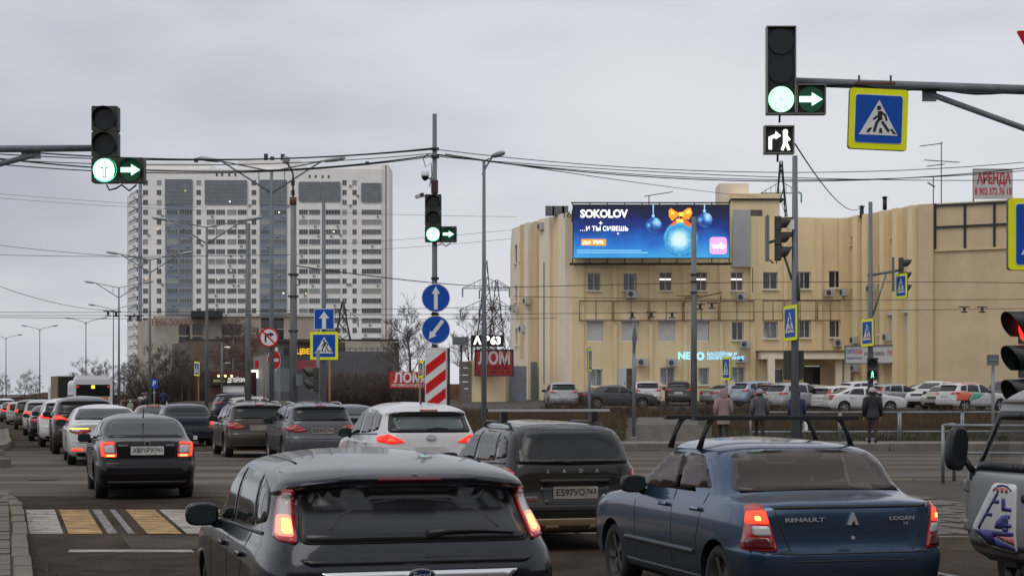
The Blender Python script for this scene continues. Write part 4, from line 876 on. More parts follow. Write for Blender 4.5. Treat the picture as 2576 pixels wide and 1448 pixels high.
def round_sign(label, loc, rad, kind, rz=0.):
    r = empty('round_sign', loc, rz, label, 'sign', 'round traffic signs')
    b = MB(); b.disc((0, 0), rad, .0, .03, 40); b.build('backing', SBACK, r)
    rim, face = {'up': (SWHITE, SBLUE), 'diag': (SWHITE, SBLUE), 'noright': (SRED, SWHITE), 'noentry': (SWHITE, SRED), 'back': (SBACK, SBACK)}[kind]
    b = MB(); b.ring((0, 0), rad * (.95 if kind != 'noright' else .84), rad, -.01, -.001, 40); b.build('rim', rim, r)
    b = MB(); b.disc((0, 0), rad * .955, -.006, -.0005, 40); b.build('face', face, r)
    if kind in ('up', 'diag'):
        a = 0 if kind == 'up' else R(135 + 8); p = arrow_poly(rad * 1.62, rad * .26, rad * .58, rad * .52)
        b = MB(); b.prism(rot2([(x, y) for x, y in p], a), -.012, -.007); b.build('arrow', SWHITE, r)
    if kind == 'noright':
        b = MB(); b.prism([(-.42 * rad, -.5 * rad), (-.24 * rad, -.5 * rad), (-.24 * rad, .2 * rad), (.12 * rad, .2 * rad), (.12 * rad, .05 * rad), (.58 * rad, .3 * rad), (.12 * rad, .55 * rad), (.12 * rad, .40 * rad), (-.42 * rad, .40 * rad)], -.010, -.007); b.build('arrow', INK, r)
        b = MB(); thick(b, [(-.62 * rad, .62 * rad), (.62 * rad, -.62 * rad)], .16 * rad, -.016, -.012); b.build('slash', SRED, r)
    if kind == 'noentry':
        b = MB(); b.prism(rect(-.7 * rad, -.16 * rad, .7 * rad, .16 * rad), -.011, -.007); b.build('bar', SWHITE, r)
    return r
# ------------------------------------------------------------------ traffic signals
def visor(b, r, L, n=14, mi=0):
    vs = []; a0, a1 = R(-35), R(215)
    for y, rr, cut in ((0, r, 0), (-L, r * .98, 1)):
        for rad in (rr, rr - .008):
            for i in range(n + 1):
                a = a0 + (a1 - a0) * i / n; t = abs(i / n - .5) * 2
                yy = y if not cut else -L * (1 - .55 * t * t); vs.append((rad * math.cos(a), yy, rad * math.sin(a)))
    m = n + 1; fs = []
    for i in range(n): fs += [(i, i + 1, 2 * m + i + 1, 2 * m + i), (m + i, 3 * m + i, 3 * m + i + 1, m + i + 1), (2 * m + i, 2 * m + i + 1, 3 * m + i + 1, 3 * m + i)]
    b.add(vs, fs, mi, True)
def signal(label, loc, rz, lamps, side=None, w_=.355, sec=.345, vis=.2, flat=False, name='traffic_light', group='traffic lights', back=False, rim=None):
    """loc = bottom centre of the housing; lamps top to bottom"""
    r = empty(name, loc, rz, label, 'traffic light', group); n_ = len(lamps); Hh = n_ * sec
    def head(cx, z0, lamp):
        h = MB()
        if flat: h.box((cx, .05, z0 + sec / 2), (w_, .09, sec - (.0 if n_ > 1 and cx == 0 else .0)))
        else: h.prism(rect(cx - w_ / 2, z0 + .004, cx + w_ / 2, z0 + sec - .004, .025), 0, .16)
        o = h.build('section', TLBLK if flat else TLBODY, r)
        ln = MB(); rr = .145 if flat else .15
        on = lamp in ('G', 'GU', 'R')
        ln.disc((cx, z0 + sec / 2), rr, -.012, -.002, 36)
        if lamp == 'G' and flat:
            ln.build('lens', M('led_backing', (.012, .55, .25), .4, emit=.8), o); d = MB()
            for ring_ in range(1, 8):
                q = ring_ * 6
                for i in range(q): a = 2 * math.pi * i / q; x, z = cx + ring_ * .0195 * math.cos(a), z0 + sec / 2 + ring_ * .0195 * math.sin(a); d.prism([(x + .0088 * math.cos(j * 1.047), z + .0088 * math.sin(j * 1.047)) for j in range(6)], -.018, -.013)
            d.build('led_dots', M('led_green', (.55, 1., .55), .4, emit=2.3), o)
        elif lamp in ('GU', 'G'):
            ln.build('lens', GREENW, o); g = MB(); g.ring((cx, z0 + sec / 2), rr, rr + .012, -.014, -.002); g.build('lens_rim', GREEN, o)
            if lamp == 'GU':
                a = arrow_poly(.21, .045, .10, .085); a2 = arrow_poly(.185, .022, .062, .062); q = MB()
                q.prism([(cx + x, z0 + sec / 2 + z) for x, z in a], -.016, -.013); q.build('arrow_outline', TLBLK, o)
                q = MB(); q.prism([(cx + x, z0 + sec / 2 + z) for x, z in a2], -.020, -.017); q.build('arrow', GREENW, o)
        elif lamp == 'R': ln.build('lens', M('signal_red', (1., .03, .02), .4, emit=1.6), o)
        elif lamp == 'A':
            ln.build('lens', GDIM, o); q = MB(); q.prism([(cx + x, z0 + sec / 2 + z) for x, z in rot2(arrow_poly(.26, .065, .15, .12), R(-90))], -.02, -.014); q.build('arrow', GREENW, o)
        elif lamp == 'P':
            ln.build('lens', TLBLK, o); q = MB()
            c = lambda x, z: (cx + x, z0 + sec / 2 + z)
            q.disc(c(.0, .10), .025, -.02, -.014, 12); thick(q, [c(0, .07), c(.0, -.01)], .045, -.02, -.014); thick(q, [c(0, .06), c(-.05, .0)], .02, -.02, -.014); thick(q, [c(0, .06), c(.045, .02)], .02, -.02, -.014); thick(q, [c(0, 0), c(-.045, -.11)], .026, -.02, -.014); thick(q, [c(0, 0), c(.045, -.11)], .026, -.02, -.014)
            q.build('walking_figure', M('led_walk', (.15, 1., .5), .4, emit=2.2), o)
        elif lamp == 'T':                                        # white turn-and-pedestrian symbol
            q = MB(); c = lambda x, z: (cx + x, z0 + sec / 2 + z); y0, y1 = -.014, -.008
            thick(q, [c(-.10, -.10), c(-.10, .02), c(-.03, .05)], .035, y0, y1); q.prism([c(-.04, .095), c(.02, .045), c(-.04, .005)], y0, y1)
            q.disc(c(.07, .09), .028, y0, y1, 12); thick(q, [c(.07, .06), c(.07, -.02)], .05, y0, y1); thick(q, [c(.07, -.02), c(.035, -.11)], .03, y0, y1); thick(q, [c(.07, -.02), c(.11, -.11)], .03, y0, y1); thick(q, [c(.07, .05), c(.115, .0)], .025, y0, y1)
            q.build('turn_symbol', WHOT, o)
        else: ln.build('lens', LENSOFF, o)
        if vis and not flat:
            v = MB(); visor(v, .162, vis); q = v.build('visor', TLBLK if not back else TLBODY, o, (cx, 0, z0 + sec / 2))
        if flat:
            f = MB(); d = .012
            for x in (-1, 1): f.box((cx + x * (w_ / 2), .02, z0 + sec / 2), (d, .13, sec))
            if lamp in ('A', 'T') or z0 == 0: f.box((cx, .02, z0), (w_ + d, .13, d))
            if lamp in ('A', 'T') or z0 > Hh - sec * 1.5: f.box((cx, .02, z0 + sec), (w_ + d, .13, d))
            f.build('edge_trim', M('signal_trim', (.20, .20, .18), .5), o)
    for i, l in enumerate(lamps): head(0, Hh - (i + 1) * sec, l)
    if side: head(side[1], 0, side[0])
    b = MB(); b.tube([(0, .12, -.01), (.03, .14, -.08), (.12, .14, -.06), (.2, .14, -.01), (.3, .14, -.09), (.4, .14, -.01)] if side and not flat else [(0, .1, 0), (0, .12, -.08)], .012, 6); b.build('wiring', CABLE, r)
    return r
def pole(name, label, X, Y, ztop, r0, r1, mat=None, cat='pole', group=None, base=None):
    z0 = gz(X, Y) if base is None else base
    r = empty(name, (X, Y, z0), label=label, cat=cat, group=group)
    b = MB(); b.cyl((0, 0, -.1), (0, 0, ztop - z0), r0, r1, 14); b.build('shaft', mat or POLE, r)
    b = MB(); b.cyl((0, 0, -.05), (0, 0, .12), r0 * 1.6, r0 * 1.5, 12); b.build('base_flange', mat or POLE, r)
    return r
# near left signal on its mast arm
Yl = 24.0; kl = F / Yl
zarm = zat(370, Yl); X1 = (252 - CX) / kl
r = pole('signal_mast', 'grey mast arm reaching in from the left carrying the left signal', -9.4, Yl + .35, zarm + .5, .11, .09, base=gz(-9.4, Yl))
q = r.location
b = MB(); b.cyl(Vector((-9.4, Yl + .35, zarm)) - q, Vector((X1, Yl + .25, zarm + .02)) - q, .055, .045, 12); b.build('arm', POLE, r)
b = MB(); b.cyl(Vector(((70 - CX) / kl, Yl + .3, zat(383, Yl))) - q, Vector((-9.35, Yl + .35, zat(520, Yl))) - q, .04, n=10); b.build('brace', POLE, r)
b = MB(); b.box(Vector(((63 - CX) / kl, Yl + .3, zat(381, Yl))) - q, (.26, .03, .12)); b.build('bracket_plate', POLE, r)
signal('near left traffic light with three round lamps and green side arrow, straight arrow lit', ((263 - CX) / kl, Yl, zat(460, Yl)), 0, ['off', 'off', 'GU'], ('A', .35), vis=.10)
# near right signal, flat LED type, on its mast arm
Yr = 20.2; kr = F / Yr
RX = 8.6
r = pole('signal_mast', 'grey mast arm sloping in from the right carrying the large LED signal', RX, Yr + .4, zat(150, Yr), .12, .09, base=gz(RX, Yr) + .1); q = r.location
b = MB(); b.cyl(Vector((RX, Yr + .4, zat(232, Yr))) - q, Vector(((1985 - CX) / kr, Yr + .3, zat(194, Yr))) - q, .06, .05, 12); b.build('arm', POLE, r)
b = MB(); b.cyl(Vector(((2352 - CX) / kr, Yr + .35, zat(222, Yr))) - q, Vector((RX, Yr + .4, zat(530, Yr))) - q, .035, n=10); b.build('brace', POLE, r)
b = MB(); b.box(Vector(((2355 - CX) / kr, Yr + .35, zat(228, Yr))) - q, (.16, .03, .13)); b.build('bracket_plate', POLE, r)
b = MB(); b.tube([Vector(((2003 + i * 36 - CX) / kr, Yr + .28, zat(199 + i * 1.75 + 4 * math.sin(i * 1.1), Yr))) - q for i in range(17)], .016, 6); b.build('arm_cable', CABLE, r)
signal('large flat LED traffic light at upper right with round green lamp and arrow', ((1964 - CX) / kr, Yr, zat(287, Yr)), 0, ['off', 'off', 'G'], ('A', .336), w_=.32, sec=.327, flat=True)
signal('small square signal with glowing white turning arrow and pedestrian below the LED light', ((1959 - CX) / kr, Yr, zat(386, Yr)), 0, ['T'], w_=.325, sec=.305, flat=True)
ped_sign('large blue crossing sign on yellow board hanging from the right mast arm', px(2209, 300, Yr - .05), .68, R(4), asp=1.02, tilt=R(2))
b = MB(); c = px(2200, 210, Yr + .1); b.box((0, 0, 0), (.46, .04, .03), 0); b.box((-.18, 0, .04), (.02, .02, .1)); b.box((.18, 0, .04), (.02, .02, .1)); b.build('sign_hanger', M('rust', (.12, .06, .04), .8), r, c - q)
# yield sign and sign/signal at the right picture edge, all on the same corner
yr_ = empty('yield_sign', px(2603, 118, Yr - .1), label='red and white yield triangle at the upper right edge', cat='sign')
b = MB(); b.prism(rpoly([(-.21, .18), (.21, .18), (0, -.2)], .03), 0, .02); b.build('rim', SRED, yr_); b = MB(); b.prism(rpoly([(-.13, .13), (.13, .13), (0, -.1)], .02), -.006, -.001); b.build('face', SWHITE, yr_)
b = MB(); b.cyl((0, .03, -.5), (0, .03, .1), .02, n=8); b.build('bracket', GALV, yr_)
ped_sign('yellow-bordered crossing sign cut by the right edge of the picture', px(2625, 590, 18.6), .74, R(10), asp=.95)
sp2 = pole('signal_pole', 'grey signal pole just beyond the right edge carrying the red light', 6.25, 18.9, 4.4, .07, .06, base=.14)
signal('red traffic light seen from its side at the right edge above the van', px(2584, 1036, 18.2), R(-74), ['R', 'off', 'off'], vis=.26)
# ------------------------------------------------------------------ street lamps
LAMPH = M('lamp_head', (.33, .35, .36), .5, nz=4, amt=.1)
def lamp_head(r, p, d, L=.95):
    """flat cobra head at p pointing along d (unit 2-D)"""
    b = MB(); prof = [(0, .03), (.06, .055), (.2, .10), (.5, .125), (.8, .12), (.95, .06), (1., .005)]; n_ = 10; vs = []
    ang = math.atan2(d[1], d[0])
    for t, rr in prof:
        for i in range(n_):
            a = 2 * math.pi * i / n_; x, y, z = t * L, rr * 1.2 * math.cos(a), rr * .75 * math.sin(a) + t * L * .14
            vs.append((p.x + x * math.cos(ang) - y * math.sin(ang), p.y + x * math.sin(ang) + y * math.cos(ang), p.z + z))
    b.add(vs, [(k * n_ + i, k * n_ + (i + 1) % n_, (k + 1) * n_ + (i + 1) % n_, (k + 1) * n_ + i) for k in range(len(prof) - 1) for i in range(n_)], 0, True)
    b.build('lamp_head', LAMPH, r)
def double_lamp(label, X, Y, zt, span, thin=False):
    r = pole('street_lamp', label, X, Y, zt, .11 if not thin else .08, .06 if not thin else .045, POLE, 'street lamp', 'double-armed street lamps'); h = zt - r.location.z; s2 = span / 2
    for s in (-1, 1):
        e = Vector((s * s2 * .70, 0, h + (.35 if not thin else .30)))
        b = MB()
        if thin: b.tube([(0, 0, h - .3), (s * .25, 0, h - .05), (s * .7, 0, h + .1), e], .032, 7)
        else:
            b.cyl((0, 0, h - .9), e, .035, n=7); b.tube([(0, 0, h - .05), (s * s2 * .35, 0, h + .15), e], .028, 6); b.cyl((s * .5, 0, h + .03), (s * .5, 0, h - .62), .018, n=5)
        b.build('arm', POLE, r)
        lamp_head(r, e, (s, 0), s2 * .34)
for lb, x, y, Y, sp in (('nearest double-armed street lamp rising above the no-right-turn sign', 683, 428, 70, 5.6), ('second double-armed street lamp, its arms crossing the tower facade', 520, 570, 94, 5.6), ('third double-armed street lamp at the left edge of the tower', 377, 652, 118, 5.6), ('fourth double-armed street lamp left of the tower', 299, 722, 150, 5.6)):
    double_lamp(lb, (x - CX) * Y / F, Y, zat(y, Y), sp)
for lb, x, y, Y, sp in (('slim street lamp with curved arms beside the fourth double lamp', 285, 776, 170, 4.6), ('slim street lamp with curved arms behind the bus roof', 216, 808, 192, 4.4), ('slim street lamp with curved arms left of the box truck', 100, 826, 221, 4.4), ('slim street lamp with curved arms at the left edge of the picture', 15, 848, 251, 4.4)):
    double_lamp(lb, (x - CX) * Y / F, Y, zat(y, Y), sp, True)
# single-headed lamp beside the yellow building
Ys = 60; X = (1217 - CX) * Ys / F
r = pole('street_lamp', 'single-headed street lamp on a slim pole between the middle signal and the yellow building', X, Ys, zat(405, Ys), .10, .05, POLE, 'street lamp'); q = r.location
b = MB(); b.tube([px(1213, 440, Ys) - q, px(1222, 420, Ys) - q, px(1240, 392, Ys) - q], .03, 7); b.cyl(px(1213, 407, Ys) - q, px(1236, 397, Ys) - q, .022, n=6); b.build('arm', POLE, r)
lamp_head(r, px(1236, 394, Ys) - q, (.7, -.7), .62)
b = MB(); c = px(1222, 885, Ys) - q; b.box(c, (.06, .1, 1.9)); b.build('side_panel', POLE, r)
# ------------------------------------------------------------------ big poles
def px_pole(name, label, x, ytop, Y, w0, w1, mat=POLEB, cat='pole', group=None):
    k_ = F / Y; return pole(name, label, (x - CX) / k_, Y, zat(ytop, Y), w0 / 2 / k_, w1 / 2 / k_, mat, cat, group)
p_a = px_pole('trolley_pole', 'thick grey pole left of the no-right-turn sign, blank at its top', 624, 562, 92, 17, 12)
p_b = px_pole('concrete_pole', 'tall concrete pole with a rusty cap and thin lamp spike in front of the tower', 738, 498, 66, 23, 14)
q = p_b.location; b = MB(); b.cyl(px(737, 515, 66) - q, px(737, 496, 66) - q, .13, n=10); b.build('rusty_collar', M('rust', ()), p_b)
b = MB(); b.tube([px(737, 500, 66) - q, px(737, 438, 66) - q, px(732, 425, 66) - q, px(722, 410, 66) - q], .035, 8); b.build('spike', DARKST, p_b)
b = MB(); b.lathe([(-.14, .02), (-.1, .11), (0, .16), (.1, .12), (.16, .02)], 14, ax='Z'); b.build('globe_lamp', LAMPH, p_b, px(719, 403, 66) - q)
for y in (690, 745, 832):
    b = MB(); z = px(738, y, 66) - q; b.box(z, (.36, .3, .06)); b.build('clamp_band', DARKST, p_b)
b = MB(); b.tube([px(748, 700, 66) - q, px(752, 705, 66) - q, px(753, 716, 66) - q, px(747, 716, 66) - q], .03, 6); b.build('bracket', DARKST, p_b)
b = MB(); b.box(px(752, 955, 65.7) - q, (.22, .2, .42)); b.build('meter_box', SBACK, p_b)
p_c = px_pole('sign_pole', 'slim grey pole carrying the one-way arrow and crossing signs', 814, 508, 58, 15, 9, POLE)
ow = empty('one_way_sign', px(815, 802, 57.8), label='square blue sign with white up arrow above the crossing sign', cat='sign')
b = MB(); b.prism(rect(-.325, -.335, .325, .335, .03), 0, .02); b.build('board', SBACK, ow); b = MB(); b.prism(rect(-.325, -.335, .325, .335, .03), -.004, -.001); b.build('border', SWHITE, ow)
b = MB(); b.prism(rect(-.305, -.315, .305, .315, .02), -.008, -.005); b.build('panel', SBLUE, ow); b = MB(); b.prism([(-.065, -.315), (.065, -.315), (.065, .02), (.17, .02), (0, .25), (-.17, .02), (-.065, .02)], -.012, -.009); b.build('arrow', SWHITE, ow)
ped_sign('blue crossing sign on yellow board below the one-way arrow', px(815, 869, 57.8), .90, 0, asp=1.0)
round_sign('red-rimmed round no-right-turn sign on the nearest double lamp', px(676, 848, 69.8), .38, 'noright')
round_sign('red no-entry disc half hidden behind the lamp pole', px(689, 905, 73), .40, 'noentry', R(55))
signal('back of a grey traffic light with two visors left of the concrete pole base', px(786, 985, 50), R(-75), ['off', 'off'], vis=.26, back=True)
pp = pole('signal_post', 'short post behind the grey side-on signal by the thicket', (800 - CX) * 50.3 / F, 50.3, zat(880, 50.3), .05, .05)
# middle signal pole with cameras, blue discs and striped board
Ym = 42.0
p_m = px_pole('signal_pole', 'tall grey pole in the middle carrying cameras, signal and blue arrow discs', 1093, 287, Ym, 17, 11, POLE); q = p_m.location
signal('middle traffic light with green lamp and green right arrow', px(1089, 609, Ym - .15), 0, ['off', 'off', 'GU'], ('A', .36), w_=.385, sec=.375, vis=.14)
for y in (375, 395, 700, 790, 875):
    b = MB(); b.box(px(1094, y, Ym) - q, (.18, .18, .05)); b.build('clamp_band', DARKST, p_m)
b = MB(); b.box(px(1093, 470, Ym - .1) - q, (.16, .16, .3)); b.build('junction_box', M('maroon_box', (.05, .02, .022), .6), p_m)
b = MB(); b.tube([px(1079, 385, Ym) - q, px(1064, 398, Ym) - q, px(1070, 420, Ym) - q, px(1084, 410, Ym) - q, px(1086, 440, Ym) - q, px(1080, 470, Ym) - q], .012, 5); b.build('loose_cable', CABLE, p_m)
dc = empty('dome_camera', px(1069, 445, Ym - .1), label='white dome camera on the middle pole above the signal', cat='camera')
b = MB(); b.lathe([(.14, .02), (.13, .085), (.05, .095), (.02, .095)], 14, ax='Z'); b.build('housing', SWHITE, dc); b = MB(); b.lathe([(.02, .085), (-.05, .07), (-.09, .02)], 14, ax='Z'); b.build('dome', BLACK, dc); b = MB(); b.cyl((0, 0, -.02), (.2, .1, -.04), .02, n=6); b.build('bracket', GALV, dc)
bc = empty('box_camera', px(1055, 492, Ym - .1), label='pale tube camera pointing left beside the middle signal', cat='camera', rot=(0, R(-22), R(20)))
b = MB(); b.prism(rect(-.06, -.05, .06, .05, .03), -.18, .18); b.build('housing', SWHITE, bc); b = MB(); b.box((0, -.185, 0), (.09, .01, .07)); b.build('lens_plate', BLACK, bc); b = MB(); b.cyl((.02, .05, -.04), (.18, .2, -.05), .02, n=6); b.build('bracket', GALV, bc)
round_sign('upper blue disc with white straight arrow on the middle pole', px(1096, 749, Ym - .16), .335, 'up')
round_sign('lower blue disc with white diagonal arrow on the middle pole', px(1096, 829, Ym - .16), .335, 'diag')
sb = empty('striped_marker_board', px(1096, 1075, Ym - .2), label='tall red and white striped obstacle board on the middle pole', cat='sign'); hb_ = 200 / (F / Ym); wb_ = 54 / (F / Ym)
b = MB(); b.box((.01, .04, hb_ / 2), (wb_ + .02, .05, hb_)); b.build('backing', SBACK, sb); b = MB(); b.box((0, 0, hb_ / 2), (wb_, .02, hb_)); b.build('board', SWHITE, sb)
w2 = wb_ / 2 - .02; st_ = .39
for i in range(8):
    z = -.1 + i * 2 * st_ * .56; 
    poly = [(-w2, z), (w2, z + .36), (w2, z + .36 + st_ * .62), (-w2, z + st_ * .62)]; poly = [(x, min(max(zz_, .02), hb_ - .02)) for x, zz_ in poly]
    if max(p[1] for p in poly) - min(p[1] for p in poly) < .05: continue
    b = MB(); b.prism(poly, -.016, -.011); b.build('stripe', SRED, sb)
b = MB(); b.box((wb_ / 2 + .05, .06, hb_ / 2), (.05, .12, hb_)); b.build('edge_post', BLACK, sb)
ped_sign('edge-on crossing sign just left of the striped board', px(1058, 928, 52), .52, R(-68), asp=1.2)
pole('sign_post', 'thin rusty post left of the striped board', (1056 - CX) * 52.1 / F, 52.1, zat(905, 52), .03, .03, RST)
# right-hand signal pole (side-on signals) and its crossing signs
Yp = 44.0
p_r = px_pole('signal_pole', 'tall grey signal pole right of the video screen with side-on signals', 1999, 392, Yp, 23, 13, POLE); q = p_r.location
signal('side-on traffic light in front of the yellow wall left of the tall pole', px(1964, 655, Yp), R(82), ['off', 'off', 'off'], w_=.36, sec=.36, vis=.27, back=True)
b = MB(); b.cyl(px(1928, 612, Yp) - q, px(1996, 590, Yp) - q, .035, n=8); b.cyl(px(1958, 600, Yp) - q, px(1992, 705, Yp) - q, .03, n=8); b.box(px(1929, 600, Yp) - q, (.06, .3, 1.1)); b.build('bracket_arm', POLE, p_r)
b = MB(); b.box(px(1988, 565, Yp - .1) - q, (.16, .12, .24)); b.build('cable_box', SWHITE, p_r)
b = MB(); b.tube([px(1930, 540, Yp) - q, px(1927, 600, Yp) - q, px(1930, 650, Yp) - q, px(1945, 662, Yp) - q], .018, 6); b.build('bracket_cable', CABLE, p_r)
round_sign('round sign turned edge-on at the tall pole right of the screen', px(2011, 722, Yp), .34, 'back', R(82))
ped_sign('crossing sign turned aside on the tall pole right of the screen', px(1987, 812, Yp - .15), .86, R(-77), asp=1.0, tilt=R(-1))
signal('pedestrian signal seen from behind low on the tall pole', px(1996, 955, Yp + .2), R(170), ['off', 'off'], w_=.5, sec=.36, vis=.2, back=True)
Yq = 66.0
p_q = px_pole('signal_pole', 'slim pole in front of the clinic banner with a bracketed signal', 2189, 508, Yq, 16, 10, POLE); q = p_q.location
b = MB(); b.cyl(px(2182, 693, Yq) - q, px(2270, 678, Yq) - q, .05, n=8); b.cyl(px(2228, 690, Yq) - q, px(2194, 795, Yq) - q, .035, n=8); b.box(px(2246, 690, Yq) - q, (.08, .1, 1.25)); b.build('bracket_arm', POLE, p_q)
signal('side-on traffic light on the bracket of the slim pole', px(2272, 742, Yq), R(72), ['off', 'off', 'off'], w_=.4, sec=.46, vis=.3, back=True)
ped_sign('crossing sign under the bracketed signal at right', px(2266, 719, Yq - .3), .90, R(-76), asp=1.0)
ped_sign('crossing sign above the lit walking figure', px(2181, 836, Yq - .2), 1.0, R(-76), asp=1.0, tilt=R(-1))
signal('pedestrian signal with lit green walking figure', px(2194, 955, Yq - .25), R(-12), ['off', 'P'], w_=.40, sec=.41, vis=.16, name='pedestrian_signal')
# trolley pole with bracket, thin sign posts before the yellow building
Yt = 84.0
p_t = px_pole('trolley_pole', 'dark grey trolley pole standing in front of the video screen', 1745, 545, Yt, 17, 12); q = p_t.location
b = MB(); b.tube([px(1718, 770, Yt) - q, px(1722, 748, Yt) - q, px(1750, 748, Yt) - q, px(1815, 735, Yt) - q, px(1812, 752, Yt) - q], .05, 6); b.cyl(px(1700, 743, Yt) - q, px(1760, 743, Yt) - q, .035, n=6); b.build('bracket', RST, p_t)
for y in (690, 708, 735): 
    b = MB(); b.box(px(1745, y, Yt) - q, (.34, .34, .05)); b.build('clamp_band', DARKST, p_t)
def thin_post(label, x, ytop, Y, w_=8, mat=GALV): return px_pole('sign_post', label, x, ytop, Y, w_, w_, mat, 'post', 'thin sign posts')
thin_post('thin post with two dark edge-on signs left of the open white door', 1482, 872, 72, 8)
for y, h in ((920, .9),):
    e = ped_sign('dark edge-on crossing sign on the thin post by the barred window', px(1484, 905, 71.8), .92, R(80), asp=1.0)
thin_post('thin post with an edge-on diamond sign in front of the yellow wall', 1594, 812, 67, 9)
dg = empty('diamond_sign', px(1597, 848, 66.8), label='grey diamond sign turned almost edge-on before the shutters', cat='sign', rz=R(76)); b = MB(); b.prism(rpoly([(0, -.5), (.5, 0), (0, .5), (-.5, 0)], .05), 0, .03); b.build('board', SBACK, dg); b = MB(); b.cyl((0, .05, -.6), (0, .05, .5), .02, n=6); b.build('bracket', GALV, dg)
thin_post('thin post of the small crossing sign behind the woman in pink', 1827, 900, 70, 6)
ped_sign('small crossing sign in front of the barred window', px(1826, 926, 69.8), .90, R(-76), asp=1.0)
thin_post('thin post with a grey sign back at the far right', 2497, 893, 60, 9)
gb = empty('grey_sign_back', px(2497, 905, 59.8), label='grey back of a small square sign at the far right', cat='sign'); b = MB(); b.prism(rect(-.2, -.18, .2, .18, .02), 0, .02); b.build('board', SBACK, gb); b = MB(); b.box((0, -.01, 0), (.3, .02, .04)); b.build('clamp', GALV, gb)
ped_sign('tilted crossing sign on a leaning post left of the detailing garage', px(495, 927, 108), .85, R(-58), asp=1.05, tilt=R(5))
thin_post('leaning thin post under the tilted crossing sign', 499, 925, 108.2, 3.5, RST)
thin_post('thin post of the blue parking sign', 388, 957, 128, 3)
pk = empty('parking_sign', px(388, 964, 127.8), label='small blue parking sign above the green sedan', cat='sign'); b = MB(); b.prism(rect(-.24, -.33, .24, .33, .02), 0, .02); b.build('board', SBLUE, pk); text('lettering', 'P', .36, SWHITE, pk, (0, -.01, 0), bold=.04)
thin_post('rusty thin post in front of the no-entry sign', 664, 895, 97, 4, RST)
thin_post('rusty thin post right of the crossing sign pole', 829, 890, 60, 5, RST)
px_pole('slim_pole', 'slim grey pole in front of the detailing garage', 558, 862, 150, 6, 4)
cb_ = empty('cable_cabinet', (px(779, 0, 56).x, 56, gz(px(779, 0, 56).x, 56)), label='small grey cable cabinet with marks behind the grey estate car', cat='cabinet'); hc = zat(1010, 56) - cb_.location.z; b = MB(); b.box((0, 0, hc / 2), (.68, .4, hc)); b.build('body', SBACK, cb_); b = MB(); b.box((0, 0, hc + .015), (.72, .44, .03)); b.build('lid', SBACK, cb_)
# ------------------------------------------------------------------ overhead cables
def wire(label, a, b_, sag=.3, r=.012, n_=18, group='overhead cables'):
    A, B_ = px(*a), px(*b_); w_ = MB(); pts = []
    for i in range(n_ + 1):
        t = i / n_; p = A.lerp(B_, t); p.z -= sag * 4 * t * (1 - t); pts.append(p - A)
    w_.tube(pts, r, 5); return w_.build('overhead_cable', CABLE, None, A, label=label, cat='cable', group=group)
L_ = 'black cable strung left from the middle pole past the left signal, %s from the top'; R_ = 'black cable strung right from the middle pole over the yellow building, %s from the top'; ORD = ('first', 'second', 'fourth', 'fifth', 'third'); cn_ = 0
for (a, b_, s, r) in (((1088, 373, 42), (-60, 372, 36), .25, .016), ((1088, 376, 42), (-60, 384, 36), .2, .012), ((1088, 390, 42), (-60, 392, 36), .35, .016), ((1088, 394, 42), (-60, 408, 36), .3, .012), ((1088, 386, 42), (-60, 398, 36), .2, .010)): wire(L_ % ORD[cn_], a, b_, s, r); cn_ += 1
for (a, b_, s, r) in (((1096, 376, 42), (2680, 398, 46), .45, .010), ((1096, 388, 42), (2680, 410, 46), .55, .013), ((1096, 390, 42), (2680, 420, 46), .45, .010), ((1096, 394, 42), (2680, 452, 46), .2, .010)): wire(R_ % ('first', 'second', 'third', 'fourth')[cn_ - 5], a, b_, s, r); cn_ += 1
wire('cable sagging from the tall signal pole to the yellow roof', (1999, 362, 44), (2167, 520, 134), .8, .02)
wire('cable from the middle pole to the concrete pole and the building', (742, 668, 66), (1300, 722, 132), .2, .025)
wire('long cable crossing in front of the yellow building at second-floor height', (1300, 722, 90), (2640, 712, 90), -.15, .018)
wire('cable slanting from the rooftop to the screen corner', (1120, 388, 44), (1905, 495, 130), .1, .015)
T_ = 'thin trolley wire running level across the street in the distance'
for (a, b_) in (((-40, 785, 90), (1290, 770, 90)), ((-40, 793, 90), (2620, 775, 90)), ((-40, 797, 95), (1400, 800, 95)), ((-40, 640, 100), (740, 640, 80)), ((-40, 612, 100), (400, 650, 100)), ((-40, 484, 150), (520, 522, 150)), ((-40, 495, 150), (520, 530, 150)), ((760, 530, 150), (1300, 545, 150)), ((740, 640, 140), (1290, 600, 150)), ((740, 620, 140), (1290, 578, 150)), ((1290, 745, 88), (2620, 752, 88))): wire(T_, a, b_, .1, .014)
wire('cable falling from the upper left to the slim lamp', (-40, 705, 120), (270, 780, 150), .4, .02)
def hanger(x, y, Y):
    c = px(x, y, Y); r = empty('wire_hanger', c, label='small dark hanger on the trolley wires', cat='hanger', group='trolley wire hangers'); b = MB(); b.box((0, 0, 0), (.5, .06, .05)); b.box((0, 0, -.1), (.12, .05, .2)); b.build('clamp', DARKST, r); b = MB(); b.box((0, 0, -.24), (.3, .06, .06)); b.build('insulator', DARKST, r)
for x, y in ((272, 782), (292, 783), (327, 794), (349, 794)): hanger(x, y, 92)
for x, y in ((1590, 786), (1638, 785), (1690, 786), (1760, 765), (1790, 762), (2425, 772), (2470, 772)): hanger(x, y, 86)
